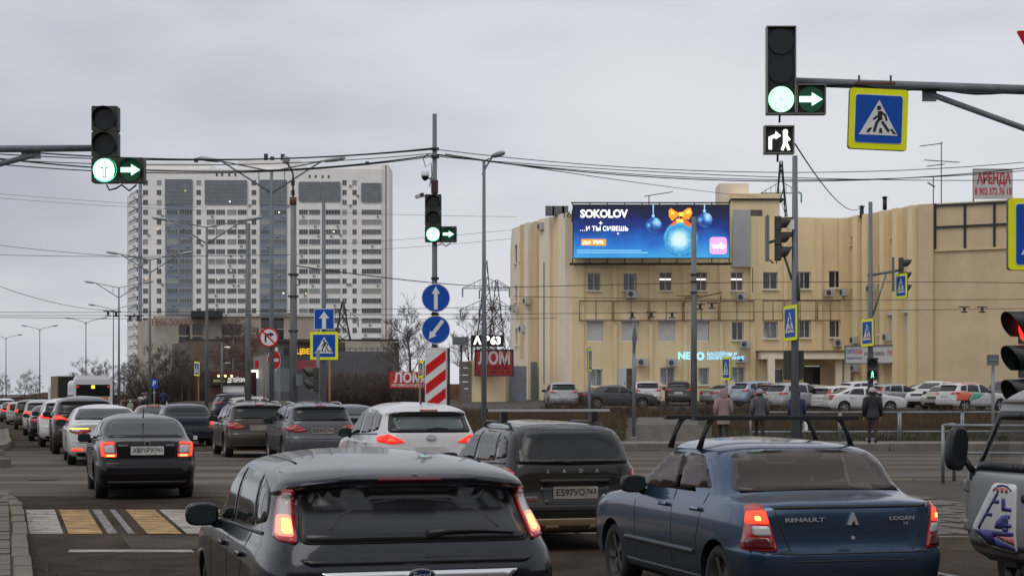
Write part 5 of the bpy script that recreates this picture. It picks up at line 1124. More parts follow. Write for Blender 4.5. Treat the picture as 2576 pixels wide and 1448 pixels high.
# ------------------------------------------------------------------ cars: body lofted from plan rings, panels laid on its surface
def frontprof(L, H, belt, zc, ym):
    return [(zc, L - .16), (zc + .12, L - .04), (.55, L), (.74, L - .05), (belt - .13, L - .32), (belt - .02, L - 1.05), (belt + .04, L - 1.28), (belt + (H - belt) * .45, L - 1.66), (H - .13, L - 1.98), (H - .07, L - 2.12), (H - .02, ym + .16), (H, ym + .05)]
TYPES = {
 'hatch': dict(L=4.34, H=1.5, ym=2.05, belt=1.0, zc=.18, wr=.32, ax=(.82, 3.46),
   rear=[(.18, .14), (.3, .03), (.5, 0), (.64, .015), (.69, .05), (.80, .04), (.95, .085), (1.01, .115), (1.295, .42), (1.325, .345), (1.365, .345), (1.395, .42), (1.43, .62), (1.46, .95), (1.485, 1.45), (1.5, 2.0)],
   width=[(.18, .76), (.24, .86), (.42, .905), (.62, .925), (.82, .925), (.95, .905), (1.0, .885), (1.05, .87), (1.28, .825), (1.36, .795), (1.42, .755), (1.455, .68), (1.48, .50), (1.495, .26), (1.5, .05)],
   e=9, rw=[(-.695, 1.0), (.695, 1.0), (.63, 1.27), (.35, 1.305), (0, 1.318), (-.35, 1.305), (-.63, 1.27)], lamp=[(.715, .985), (.83, 1.005), (.755, 1.295), (.685, 1.295)], plate=.42, seam=.60),
 'logan': dict(L=4.25, H=1.48, ym=2.15, belt=1.03, zc=.2, wr=.31, ax=(.78, 3.42),
   rear=[(.2, .14), (.30, .04), (.48, 0), (.595, .01), (.62, .05), (.95, .085), (1.0, .12), (1.025, .25), (1.045, .46), (1.08, .60), (1.385, 1.02), (1.43, 1.2), (1.465, 1.6), (1.48, 2.1)],
   width=[(.2, .76), (.26, .85), (.42, .895), (.6, .91), (.8, .905), (.96, .885), (1.01, .865), (1.07, .845), (1.2, .81), (1.37, .755), (1.42, .71), (1.45, .60), (1.472, .36), (1.48, .05)],
   e=9, rw=[(-.77, 1.06), (0, 1.075), (.77, 1.06), (.65, 1.36), (0, 1.40), (-.65, 1.36)], lamp=[(.655, .615), (.875, .615), (.835, .965), (.745, .985)], plate=.30, seam=.605),
 'wagon': dict(L=4.15, H=1.54, ym=2.0, belt=1.02, zc=.22, wr=.33, ax=(.80, 3.28),
   rear=[(.22, .13), (.32, .03), (.5, 0), (.575, .015), (.61, .05), (1.02, .11), (1.08, .13), (1.40, .29), (1.46, .36), (1.50, .55), (1.53, 1.0), (1.54, 1.95)],
   width=[(.22, .76), (.28, .83), (.44, .865), (.64, .87), (.86, .862), (1.0, .835), (1.06, .815), (1.38, .715), (1.45, .655), (1.5, .53), (1.53, .3), (1.54, .05)],
   e=9., rw=[(-.70, 1.05), (0, 1.035), (.70, 1.05), (.605, 1.45), (0, 1.49), (-.605, 1.44)], lamp=[(.70, .67), (.84, .70), (.855, .87), (.79, 1.01), (.72, .94)], plate=.70, seam=.52),
 'liftback': dict(L=4.48, H=1.46, ym=2.25, belt=.99, zc=.2, wr=.32, ax=(.85, 3.45),
   rear=[(.2, .14), (.30, .04), (.48, 0), (.60, .015), (.64, .05), (.96, .085), (1.01, .10), (1.035, .26), (1.06, .36), (1.32, 1.0), (1.38, 1.2), (1.43, 1.6), (1.46, 2.2)],
   width=[(.2, .74), (.26, .81), (.42, .85), (.62, .86), (.85, .85), (.98, .825), (1.04, .79), (1.32, .68), (1.38, .615), (1.42, .48), (1.45, .28), (1.46, .05)],
   rw=[(-.64, 1.06), (.64, 1.06), (.54, 1.335), (-.54, 1.335)], lamp=[(.49, .73), (.75, .73), (.77, .98), (.53, 1.0)], plate=.84, seam=.62),
 'suv': dict(L=4.41, H=1.66, ym=2.1, belt=1.1, zc=.26, wr=.36, ax=(.85, 3.48),
   rear=[(.26, .14), (.36, .04), (.55, 0), (.68, .02), (.74, .05), (1.1, .12), (1.17, .15), (1.46, .36), (1.51, .29), (1.56, .42), (1.62, .75), (1.65, 1.3), (1.66, 2.0)],
   width=[(.26, .78), (.33, .87), (.5, .91), (.75, .915), (1.0, .90), (1.1, .875), (1.17, .85), (1.48, .745), (1.55, .69), (1.60, .58), (1.645, .34), (1.66, .05)],
   rw=[(-.70, 1.16), (.70, 1.16), (.62, 1.49), (-.62, 1.49)], lamp=[(.44, .99), (.66, .96), (.86, .99), (.85, 1.08), (.70, 1.12)], plate=.84, seam=.66),
 'estate': dict(L=4.42, H=1.51, ym=2.1, belt=1.01, zc=.22, wr=.33, ax=(.86, 3.50),
   rear=[(.22, .14), (.34, .03), (.52, 0), (.62, .015), (.67, .05), (1.0, .10), (1.06, .13), (1.35, .36), (1.395, .28), (1.43, .42), (1.47, .75), (1.5, 1.3), (1.51, 2.0)],
   width=[(.22, .76), (.28, .85), (.45, .88), (.65, .885), (.88, .875), (1.0, .85), (1.06, .82), (1.36, .715), (1.41, .66), (1.46, .53), (1.495, .3), (1.51, .05)],
   rw=[(-.68, 1.05), (.68, 1.05), (.60, 1.375), (-.60, 1.375)], lamp=[(.36, .80), (.62, .76), (.84, .80), (.83, .92), (.62, .95)], plate=.80, seam=.62),
 'sedan': dict(L=4.86, H=1.445, ym=2.45, belt=.98, zc=.2, wr=.34, ax=(1.02, 3.85),
   rear=[(.2, .14), (.32, .03), (.5, 0), (.65, .02), (.9, .06), (.98, .05), (1.02, .16), (1.05, .5), (1.08, .66), (1.32, 1.30), (1.38, 1.55), (1.425, 2.0), (1.445, 2.4)],
   width=[(.2, .78), (.26, .87), (.42, .915), (.62, .92), (.82, .915), (.95, .885), (1.0, .86), (1.06, .83), (1.32, .70), (1.375, .63), (1.41, .5), (1.437, .28), (1.445, .05)],
   rw=[(-.72, 1.085), (.72, 1.085), (.58, 1.335), (-.58, 1.335)], lamp=[(.36, .82), (.62, .74), (.85, .80), (.86, .90), (.40, .90)], plate=.72, seam=.56),
}
def ring_body(rear, front, width, ym, e=5.0, n=64, crown=.06):
    zs = sorted(set(z for c in (rear, front, width) for z, _ in c)); q = []
    for a, b in zip(zs[:-1], zs[1:]):
        m = 2 if b - a < .06 else 3 if b - a < .14 else 4
        q += [a + (b - a) * i / m for i in range(m)]
    q = np.array(q + [zs[-1]])
    cv = lambda c: pchip([p[0] for p in c], [p[1] for p in c], np.clip(q, c[0][0], c[-1][0]))
    yr, yf, wd = cv(rear), cv(front), cv(width); vs = []
    th = np.linspace(0, 2 * np.pi, n, endpoint=False) + np.pi / n
    c, s = np.cos(th), np.sin(th); ux = np.sign(c) * np.abs(c) ** (2 / e); uy = np.sign(s) * np.abs(s) ** (2 / e)
    W_ = max(wd)
    for z, a, b, w_ in zip(q, yr, yf, wd):      # sections are crowned: edges sit lower than the middle
        t = min(1, max(0, (z - .7) / .5)); t = crown * t * t * (3 - 2 * t)
        vs += [(w_ * x, ym + (y * (b - ym) if y > 0 else y * (ym - a)), z - t * (w_ * x / W_) ** 2) for x, y in zip(ux, uy)]
    m = len(q); fs = [(k * n + i, k * n + (i + 1) % n, (k + 1) * n + (i + 1) % n, (k + 1) * n + i) for k in range(m - 1) for i in range(n)]
    fs += [tuple(range(n))[::-1], tuple((m - 1) * n + i for i in range(n))]
    return vs, fs
def inpoly(p, poly):
    x, y = p; c = False; n = len(poly)
    for i in range(n):
        (x0, y0), (x1, y1) = poly[i], poly[i - 1]
        if (y0 > y) != (y1 > y) and x < (x1 - x0) * (y - y0) / (y1 - y0) + x0: c = not c
    return c
VIEW = {'R': (lambda a, b: (Vector((a, -4, b)), Vector((0, 1, 0)))), 'F': (lambda a, b: (Vector((a, 12, b)), Vector((0, -1, 0)))), 'L': (lambda a, b: (Vector((-4, a, b)), Vector((1, 0, 0)))), 'X': (lambda a, b: (Vector((4, a, b)), Vector((-1, 0, 0)))), 'T': (lambda a, b: (Vector((a, b, 5)), Vector((0, 0, -1))))}
def patch_mesh(bvh, poly, view, off=.006, res=.06, skirt=.014, lim=None):
    """lay a flat outline on the body: every point cast onto the surface, raised by off, with an edge skirt"""
    pts = []
    for i in range(len(poly)):
        a, b = Vector(poly[i]), Vector(poly[(i + 1) % len(poly)]); m = max(1, int((b - a).length / res))
        pts += [a.lerp(b, j / m) for j in range(m)]
    nb = len(pts); xs = [p.x for p in pts]; ys = [p.y for p in pts]
    x = min(xs) + res * .7
    while x < max(xs):
        y = min(ys) + res * .7
        while y < max(ys):
            p = Vector((x, y))
            if inpoly(p, poly) and min((p - r).length for r in pts) > res * .45: pts.append(p)
            y += res
        x += res
    cdt = delaunay_2d_cdt(pts, [], [list(range(nb))], 1, 1e-7)
    vs = []; nr = []; ok = []
    for v in cdt[0]:
        o, d = VIEW[view](v.x, v.y); h = bvh.ray_cast(o, d)
        if h[0] is None: vs.append(Vector((0, 0, 0))); nr.append(Vector((0, 0, 1))); ok.append(False); continue
        n_ = h[1]; n_ = n_ if n_.dot(d) < 0 else -n_
        n_ = (n_ - d * .35).normalized(); vs.append(h[0] + n_ * off); nr.append(n_); ok.append(True)
    fs = [f for f in cdt[2] if all(ok[i] for i in f)]
    cnt = {}
    for f in fs:
        for i in range(len(f)): e = (f[i], f[(i + 1) % len(f)]); cnt[e] = cnt.get(e, 0) + 1
    mb = MB(); base = len(vs); vv = [tuple(v) for v in vs] + [tuple(v - n_ * (off + skirt)) for v, n_ in zip(vs, nr)]
    sk = [(a, b, b + base, a + base) for (a, b) in cnt if (b, a) not in cnt]
    used = sorted(set(i for f in fs + sk for i in f)); mp_ = {o: i for i, o in enumerate(used)}
    mb.add([vv[i] for i in used], [tuple(mp_[i] for i in f) for f in fs], 0, True); o0 = len(mb.f)
    for f in sk: mb.f.append(tuple(mp_[i] for i in f)); mb.mi.append(0); mb.sm.append(False)
    return mb
def strip(pts, w_=.008):
    o = []; u = []
    for i, p in enumerate(pts):
        a, b = Vector(pts[max(0, i - 1)]), Vector(pts[min(len(pts) - 1, i + 1)]); d = (b - a).normalized(); n_ = Vector((-d.y, d.x)) * w_ / 2
        o.append(tuple(Vector(p) - n_)); u.append(tuple(Vector(p) + n_))
    return o + u[::-1]
def hit(bvh, view, a, b):
    o, d = VIEW[view](a, b); h = bvh.ray_cast(o, d); return h[0], h[1]
# wheel meshes, shared
def wheel_meshes(r):
    t = MB(); w_ = .105
    t.lathe([(-w_ * .8, r * .66), (-w_, r * .74), (-w_, r * .90), (-w_ * .8, r * .985), (-w_ * .3, r), (w_ * .3, r), (w_ * .8, r * .985), (w_, r * .90), (w_, r * .74), (w_ * .8, r * .66)], 28)
    q = MB(); q.lathe([(-.06, .01), (-.06, r * .2), (-.02, r * .25), (-.02, r * .62), (-w_ * .82, r * .66), (-w_ * .86, r * .70), (.05, r * .70)], 28)
    for i in range(5):
        a = i * 2 * math.pi / 5; c, s = math.cos(a), math.sin(a); hw = r * .085
        q.add([(-.075, c * r * .12 - s * hw, s * r * .12 + c * hw), (-.075, c * r * .12 + s * hw, s * r * .12 - c * hw), (-.088, c * r * .66 + s * hw * 1.3, s * r * .66 - c * hw * 1.3), (-.088, c * r * .66 - s * hw * 1.3, s * r * .66 + c * hw * 1.3)], [(0, 1, 2, 3)])
    d = MB(); d.lathe([(-.03, .01), (-.03, r * .62)], 24)
    return t.mesh('wheel', RUBBER), q.mesh('rim', RIM), d.mesh('brake_disc', BLACK)
WH = {}
PROTO = {}
TGLASS = M('tinted_see_through_glass', (.085, .066, .058), .08, spec=.5, coat=0., alpha=.6)
VGLASS = M('clear_van_glass', (.04, .045, .045), .05, spec=.6, alpha=.22)
def make_proto(ty, cut=()):
    key = (ty, tuple(cut))
    if key in PROTO: return PROTO[key]
    T_ = TYPES[ty]; L, H, belt, zc = T_['L'], T_['H'], T_['belt'], T_['zc']
    vs, fs = ring_body(T_['rear'], frontprof(L, H, belt, zc, T_['ym']), T_['width'], T_['ym'], T_.get('e', 8.))
    bvh = BVHTree.FromPolygons(vs, fs); W_ = max(w_ for _, w_ in T_['width'])
    me = bpy.data.meshes.new('body'); me.from_pydata(vs, [], fs); me.materials.append(BLACK)
    # wheel arches cut from the body
    ob = bpy.data.objects.new('tmp', me); COL.objects.link(ob); c = MB()
    for y in T_['ax']:
        for s in (-1, 1): c.cyl((s * (W_ - .26), y, T_['wr']), (s * (W_ + .2), y, T_['wr']), T_['wr'] + .045, n=28)
    co = c.build('tmpc', BLACK); md = ob.modifiers.new('b', 'BOOLEAN'); md.object = co; md.operation = 'DIFFERENCE'; md.solver = 'EXACT'
    bm_ = bpy.data.meshes.new_from_object(ob.evaluated_get(bpy.context.evaluated_depsgraph_get()))
    bpy.data.objects.remove(ob); bpy.data.objects.remove(co)
    parts = []
    rw = T_['rw']; topz = H - .14; sy0 = max(.55, min(r[1] for r in T_['rear'] if r[0] > belt + .2) + .42)
    cab_r = float(np.interp(belt + .06, [r[0] for r in T_['rear']], [r[1] for r in T_['rear']]))
    roof_r = float(np.interp(topz, [r[0] for r in T_['rear']], [r[1] for r in T_['rear']]))
    yB = L - 2.45; wsb, wst = L - 1.36, L - 1.98
    zb_ = belt + .035
    fwin = [(yB + .05, zb_ - .03), (wsb - .10, zb_ - .06), (wst - .10, topz), (yB + .05, topz + .015)]
    yC = max(cab_r + (.42 if ty in ('logan', 'sedan') else .62), yB - .92)
    rwin = [(yC, zb_ + .01), (yB - .05, zb_ - .02), (yB - .05, topz + .015), (max(roof_r + .42, yC + .12), topz)]
    sw = [fwin, rwin]
    if ty in ('hatch', 'wagon', 'estate', 'suv', 'liftback'):
        q0 = cab_r + (.42 if ty != 'wagon' else .25); sw.append([(q0, zb_ + .06), (yC - .06, zb_ + .02), (max(roof_r + .42, yC + .12) - .07, topz - .01), (roof_r + (.34 if ty != 'wagon' else .22), topz - .08)])
    if cut:      # open the shell behind see-through panes
        b = bmesh.new(); b.from_mesh(bm_); kill = []
        for f in b.faces:
            p = f.calc_center_median()
            if 'rear' in cut and f.normal.y < -.15 and p.y < T_['ym'] and inpoly((p.x, p.z), [(x * .94, belt + .055 + (z - belt - .05) * .95) for x, z in rw]): kill.append(f)
            elif 'side' in cut and abs(f.normal.x) > .5 and any(inpoly((p.y, p.z), [(sum(k[0] for k in w_) / 4 + (y - sum(k[0] for k in w_) / 4) * .93, z - .01) for y, z in w_]) for w_ in sw[:2]): kill.append(f)
            elif 'front' in cut and f.normal.y > .15 and p.y > T_['ym'] and inpoly((p.x, p.z), [(-.66, belt + .08), (.66, belt + .08), (.55, H - .14), (-.55, H - .14)]): kill.append(f)
        bmesh.ops.delete(b, geom=kill, context='FACES'); b.to_mesh(bm_); b.free()
    for p in bm_.polygons: p.use_smooth = True
    bm_.set_sharp_from_angle(angle=R(32))
    parts.append(dict(n='body', m=bm_, role='paint'))
    def P(name, poly, view, mat, off=.006, res=.06, role=None, rr=.03, sub=None, skirt=.014, raw=False):
        m_ = patch_mesh(bvh, poly if raw else rpoly(poly, rr), view, off, res, skirt).mesh(name, mat); d = dict(n=name, m=m_, role=role, subs=[])
        (sub['subs'] if sub else parts).append(d); return d
    mir = lambda poly: [(-x, z) for x, z in poly][::-1]
    g = TGLASS if 'rear' in cut else GLASSD
    fr = 1.035; cz = sum(z for _, z in rw) / len(rw)
    P('window_seal', [(x * 1.03, cz + (z - cz) * 1.07) for x, z in rw], 'R', BLACK, .003, rr=.07) if not cut else None
    P('rear_window', rw, 'R', g, .007, rr=.06, role='rglass')
    P('windshield', [(-.70 * W_ / .9, belt + .07), (.70 * W_ / .9, belt + .07), (.56 * W_ / .9, H - .13), (-.56 * W_ / .9, H - .13)], 'F', TGLASS if 'front' in cut else GLASSC, .006, rr=.06)
    for s in ('L', 'X'):
        if not cut: P('window_trim', strip([(sw[-1][0][0], zb_ - .012), (yB, zb_ - .04), (sw[0][1][0] + .02, zb_ - .075)], .022), s, BLACK, .006, role=None, raw=True)
        for w_ in sw: P('side_window', w_, s, TGLASS if 'side' in cut else GLASSC, .005, rr=.05)
        for i, ye in enumerate((yB - .02, yC - .02 if yC > cab_r + .3 else cab_r + .5)):
            P('door_handle', rect(ye + .1 - (.0), belt - .16, ye + .30, belt - .125, .015), s, BLACK if ty in ('wagon', 'estate') else GLASSC, .03, .05, 'handle', raw=True)
        for pts in ([(yB, .34), (yB, belt - .0)], [(wsb - .15, .34), (wsb - .13, belt)], [(T_['ax'][0] + T_['wr'] + .10, .34), (T_['ax'][0] + T_['wr'] + .12, .62), (yC + .02, belt)]): P('door_seam', strip(pts, .009), s, BLACK, .0022, .08, raw=True, skirt=.002)
        P('sill_trim', [(T_['ax'][0] + T_['wr'] + .06, zc + .03), (T_['ax'][1] - T_['wr'] - .06, zc + .03), (T_['ax'][1] - T_['wr'] - .06, zc + .13), (T_['ax'][0] + T_['wr'] + .06, zc + .13)], s, BLACK, .006, .12)
    # rear: lamps, bumper, plate, seams
    for s, po in ((1, T_['lamp']), (-1, mir(T_['lamp']))):
        P('tail_light', po, 'R', RED, .014, .04, 'lamp', .03)
        xs = [p[0] for p in T_['lamp']]; ys = [p[1] for p in T_['lamp']]
    P('bumper_seam', strip([(-W_ * .93, T_['seam']), (-.5, T_['seam'] - .015), (.5, T_['seam'] - .015), (W_ * .93, T_['seam'])], .012), 'R', BLACK, .004, .06, raw=True, skirt=.002)
    P('bumper_insert', [(-W_ * .72, zc + .03), (W_ * .72, zc + .03), (W_ * .78, zc + .13), (-W_ * .78, zc + .13)], 'R', BLACK, .008, .08)
    pz = T_['plate']; h, n_ = hit(bvh, 'R', .0, pz)
    pb = MB(); pb.prism(rect(-.275, -.072, .275, .072, .012), -.012, .012); pm = pb.mesh('licence_plate', BLACK)
    parts.append(dict(n='licence_plate', m=pm, loc=(0, h.y - .016, pz), role='plate', subs=[]))
    # front: headlamps, grille, plate
    for s in (-1, 1): P('headlight', [(s * .45, belt - .30), (s * W_ * .90, belt - .27), (s * W_ * .92, belt - .17), (s * .50, belt - .20)][::s], 'F', CLEAR, .012, .05)
    P('grille', [(-.40, belt - .36), (.40, belt - .36), (.44, belt - .22), (-.44, belt - .22)], 'F', BLACK, .010, .06); P('lower_grille', [(-.55, .28), (.55, .28), (.60, .42), (-.60, .42)], 'F', BLACK, .010, .06)
    # mirrors
    for s in (-1, 1):
        hh, _ = hit(bvh, 'L' if s < 0 else 'X', wsb - .28, belt + .02)
        b = MB(); nn = 14; prof = []
        for j, (yy, sc) in enumerate(((-.075, .86), (-.06, 1.), (.0, .98), (.06, .8), (.10, .3))):
            for i in range(nn):
                a = 2 * math.pi * i / nn; ca, sa = math.cos(a), math.sin(a)
                prof.append((s * (.115 + sc * .118 * np.sign(ca) * abs(ca) ** .6), yy, .10 + sc * .082 * np.sign(sa) * abs(sa) ** .6))
        b.add(prof, [(k * nn + i, k * nn + (i + 1) % nn, (k + 1) * nn + (i + 1) % nn, (k + 1) * nn + i) for k in range(4) for i in range(nn)] + [tuple(range(nn)), tuple(4 * nn + i for i in range(nn))], 0, True)
        b.cyl((-s * .05, .0, .0), (s * .05, 0, .05), .035, .03, 8)
        d = dict(n='wing_mirror', m=b.mesh('wing_mirror', BLACK), loc=(hh.x + s * .03, wsb - .28, belt - .09), role='mirror', subs=[]); parts.append(d)
        gm = MB(); gm.prism([(s * .115 + .10 * np.sign(math.cos(2 * math.pi * i / 16)) * abs(math.cos(2 * math.pi * i / 16)) ** .6, .10 + .068 * np.sign(math.sin(2 * math.pi * i / 16)) * abs(math.sin(2 * math.pi * i / 16)) ** .6) for i in range(16)], -.082, -.077)
        d['subs'].append(dict(n='mirror_glass', m=gm.mesh('mirror_glass', M('mirror_glass', (.045, .065, .065), .1, metal=.5)), role=None))
    # wheels
    if T_['wr'] not in WH: WH[T_['wr']] = wheel_meshes(T_['wr'])
    tw, rw_, bd_ = WH[T_['wr']]
    for y in T_['ax']:
        for s in (-1, 1):
            parts.append(dict(n='wheel', m=tw, loc=(s * (W_ - .14), y, T_['wr']), rot=(0, 0, 0 if s < 0 else math.pi), role=None, subs=[dict(n='rim', m=rw_, role='rim'), dict(n='brake_disc', m=bd_, role=None)]))
    ax_ = MB(); ax_.box((0, (T_['ax'][0] + T_['ax'][1]) / 2, zc + .04), (W_ * 1.2, L * .75, .14)); parts.append(dict(n='underbody', m=ax_.mesh('underbody', BLACK), role=None))
    PROTO[key] = (parts, bvh, T_, P); return PROTO[key]
def paint(name, col, dirt=.35, metal=.25, rough=.32): return M('paint_' + name, col, rough, metal=metal, coat=.65, dirt=dirt, nz=30, amt=.05, spec=.12)
def car(ty, label, X, Y, rz, col, lit=1, plate=None, group='cars', cut=(), z=None, rim=None, scale=1., trim=None, mirror=None, dirty_plate=False):
    parts, bvh, T_, _ = make_proto(ty, cut)
    r = empty('car', (X, Y, gz(X, Y) if z is None else z), rz, label, 'car', group)
    if scale != 1.: r.scale = (scale,) * 3
    def put(d, par):
        o = link(d['n'], d['m'], par, d.get('loc', (0, 0, 0)), rot=d.get('rot', (0, 0, 0)))
        m_ = {'paint': col, 'handle': col, 'lamp': (RED if lit == 0 else REDG if lit == 1 else RED), 'plate': PLATED if dirty_plate else PLATE, 'mirror': mirror or BLACK, 'rim': rim or RIM}.get(d['role'])
        if m_: o.material_slots[0].link = 'OBJECT'; o.material_slots[0].material = m_
        for s in d.get('subs', []): put(s, o)
        return o
    objs = {}
    for d in parts: objs.setdefault(d['n'], []).append(put(d, r))
    if plate:
        p = objs['licence_plate'][0]; num, reg = plate
        text('plate_number', num, .078, INK, p, (-.065, -.014, 0), bold=.02, depth=.001, width=.35); text('plate_region', reg, .056, INK, p, (.195, -.014, .012), bold=.02, depth=.001, width=.12)
        b = MB(); b.box((.125, -.0135, 0), (.005, .002, .11)); b.build('plate_divider', INK, p)
    r['_ty'] = ty
    del r['_ty']
    return r, bvh, T_, objs
def deco(r, bvh, name, poly, view, mat, off=.01, res=.05, rr=.02, raw=False, skirt=.014, parent=None):
    return patch_mesh(bvh, poly if raw else rpoly(poly, rr), view, off, res, skirt).build(name, mat, parent or r)
def rear_text(r, bvh, s, x, z, h, mat, width=None, name='badge_lettering'):
    p, n_ = hit(bvh, 'R', x, z); return text(name, s, h, mat, r, (x, p.y - .012, z), bold=.03, depth=.003, width=width)
def place(x, l_or_Y): pass
HD = HEAD
def at_lane(x, Y): return (x - CX) * Y / F, Y
# ---- near black hatchback
FOC = paint('charcoal_blue', (.022, .024, .033), .07, .6, .26)
r, bv, T_, ob = car('hatch', 'dark charcoal hatchback nearest the camera with tall tail lights', -.53, 10.55, HD, FOC, 2, mirror=FOC, group='cars waiting at the lights')
for i, s in enumerate((1, -1)):
    sg = (lambda poly: poly if s == 1 else [(-x, z) for x, z in poly][::-1])
    tl = ob['tail_light'][i]
    deco(r, bv, 'lens_white', sg([(.722, 1.07), (.80, 1.07), (.75, 1.28), (.698, 1.28)]), 'R', M('lamp_white_milky', (.50, .44, .44), .2, coat=.7), .018, .03, .015, parent=tl)
    deco(r, bv, 'lens_glow', sg([(.725, 1.02), (.812, 1.025), (.785, 1.14), (.718, 1.135)]), 'R', M('lamp_pink_glow', (1., .30, .20), .3, emit=1.0), .022, .03, .02, parent=tl)
    deco(r, bv, 'lens_bulb', sg([(.727, 1.035), (.775, 1.035), (.765, 1.12), (.722, 1.11)]), 'R', AMB, .026, .03, .02, parent=tl)
deco(r, bv, 'spoiler', [(-.75, 1.288), (-.35, 1.338), (0, 1.348), (.35, 1.338), (.75, 1.288), (.73, 1.325), (.35, 1.372), (0, 1.38), (-.35, 1.372), (-.73, 1.325)], 'R', FOC, .008, .05, .015)
deco(r, bv, 'brake_light', [(-.20, 1.338), (.20, 1.338), (.19, 1.358), (-.19, 1.358)], 'R', M('lamp_dark_red', (.10, .006, .008), .2, coat=.8), .017, .05, .005)
deco(r, bv, 'chrome_strip', [(-.53, .765), (.53, .765), (.60, .825), (-.60, .825)], 'R', CHROME, .022, .05, .02)
deco(r, bv, 'recess_shade', [(-.66, .86), (.66, .86), (.72, .905), (-.72, .905)], 'R', M('painted_shade', (.008, .008, .010), .3), .003, .05, .03)  # flat near-black patch: shade of a recess put into the colour
deco(r, bv, 'dust_edge', strip([(-.52, 1.06), (-.44, 1.14), (-.28, 1.20), (-.02, 1.235), (.24, 1.215), (.42, 1.16), (.52, 1.06)], .012), 'R', M('dust_edge', (.035, .033, .031), .7), .0085, .05, raw=True, skirt=.001)
def wiper(r, bv, pts, w0=.035, w1=.014):
    b = MB(); P3 = []
    for x, z in pts:
        h, n_ = hit(bv, 'R', x, z); P3.append(Vector((x, h.y - .028, z)))
    b.tube(P3, [w0 + (w1 - w0) * i / (len(P3) - 1) for i in range(len(P3))], 6); b.build('rear_wiper', BLACK, r)
wiper(r, bv, [(.06, 1.035), (.2, 1.05), (.4, 1.05), (.60, 1.035)], .028, .008)
def oval_badge(r, bv, x, z, a, b_, s=None, face=None, rim=CHROME, h=.03):
    p, n_ = hit(bv, 'R', x, z); q = MB(); q.prism([(a * math.cos(t * math.pi / 14), b_ * math.sin(t * math.pi / 14)) for t in range(28)], -.012, .02); o = q.build('badge', rim, r, (x, p.y - .028, z))
    q = MB(); q.prism([(a * .88 * math.cos(t * math.pi / 14), b_ * .82 * math.sin(t * math.pi / 14)) for t in range(28)], -.016, -.0125); q.build('badge_face', face or M('badge_blue', (.012, .025, .08), .3, coat=.6), o)
    if s: text('badge_lettering', s, h, CHROME, o, (0, -.018, 0), bold=.01, depth=.002)
oval_badge(r, bv, 0, .80, .085, .042, 'Ford', h=.042)
for s in (-1, 1):
    b = MB(); pts = [Vector((s * .60, .95 + i * .2, 0)) for i in range(7)]
    q = [(Vector((p.x, p.y, hit(bv, 'T', p.x, p.y)[0].z - .003))) for p in pts]; b.tube(q, .011, 5); b.build('roof_strip', BLACK, r)
# ---- blue-grey saloon with roof bars (see-through glass, seats inside)
LOG = paint('steel_blue', (.052, .092, .155), .05, .75, .24)
r, bv, T_, ob = car('logan', 'blue-grey saloon with empty roof bars beside the dark hatchback', 2.77, 14.4, HD, LOG, 2, cut=('rear', 'side', 'front'), rim=RIMD, group='cars waiting at the lights')
for i, s in enumerate((1, -1)):
    sg = (lambda poly: poly if s == 1 else [(-x, z) for x, z in poly][::-1]); tl = ob['tail_light'][i]
    deco(r, bv, 'lens_glow', sg([(.715, .83), (.85, .83), (.835, .925), (.735, .94)]), 'R', REDGG, .018, .03, .02, parent=tl); deco(r, bv, 'lens_bulb', sg([(.765, .855), (.80, .855), (.80, .89), (.77, .89)]), 'R', AMB, .022, .03, .01, parent=tl)
    deco(r, bv, 'lens_clear', sg([(.70, .735), (.815, .735), (.82, .815), (.715, .815)]), 'R', CLEAR, .018, .03, .02, parent=tl); deco(r, bv, 'lens_dark', sg([(.68, .63), (.86, .63), (.855, .72), (.70, .72)]), 'R', M('lamp_dark_red', (.20, .008, .010), .2, coat=.8), .018, .03, .02, parent=tl)
rear_text(r, bv, 'RENAULT', -.42, .86, .032, CHROME, .34); rear_text(r, bv, 'LOGAN', .44, .86, .032, CHROME, .22); rear_text(r, bv, '1.6', .47, .82, .025, CHROME)
p, _ = hit(bv, 'R', 0, .86); b = MB(); b.prism([(-.045, -.035), (-.018, -.035), (0, .005), (.018, -.035), (.045, -.035), (0, .065)], -.012, .02); b.build('badge', CHROME, r, (0, p.y - .02, .85))
b = MB(); b.cyl((0, 0, 0), (0, -.01, 0), .016, n=12); b.build('lock', CHROME, r, (0, hit(bv, 'R', 0, .71)[0].y - .004, .71))
deco(r, bv, 'boot_seam', strip([(-.68, .98), (-.62, .80), (-.55, .62), (-.52, .53), (.52, .53), (.55, .62), (.62, .80), (.68, .98)], .010), 'R', BLACK, .003, .05, raw=True, skirt=.002)
deco(r, bv, 'boot_lip_painted_shadow', [(-.67, .945), (.67, .945), (.69, .972), (-.69, .972)], 'R', M('painted_shade', ()), .003, .05, .005)  # shadow under the boot lip painted as a dark strip
SEATM = M('seat_fabric', (.045, .038, .035), .9, nz=6, amt=.3)
for x, y, zt_ in ((-.36, 1.25, 1.10), (.36, 1.25, 1.10), (-.36, 2.25, 1.22), (.36, 2.25, 1.22)):
    b = MB(); b.prism(rpoly([(-.24, .45), (.24, .45), (.24, zt_ - .12), (.16, zt_), (-.16, zt_), (-.24, zt_ - .12)], .08), -.06, .08, org=(x, y, 0)); b.build('seat_back', SEATM, r)
    b = MB(); b.prism(rect(-.13, zt_ + .02, .13, zt_ + .20, .06), -.04, .05, org=(x, y, 0)); b.build('headrest', SEATM, r)
b = MB(); b.box((0, .85, .97), (1.4, .55, .03)); b.build('parcel_shelf', SEATM, r)
b = MB(); b.box((0, 2.0, .42), (1.5, 2.6, .05)); b.build('cabin_floor', BLACK, r)
b = MB(); b.box((0, 2.75, .93), (1.4, .35, .12)); b.build('dashboard', BLACK, r)
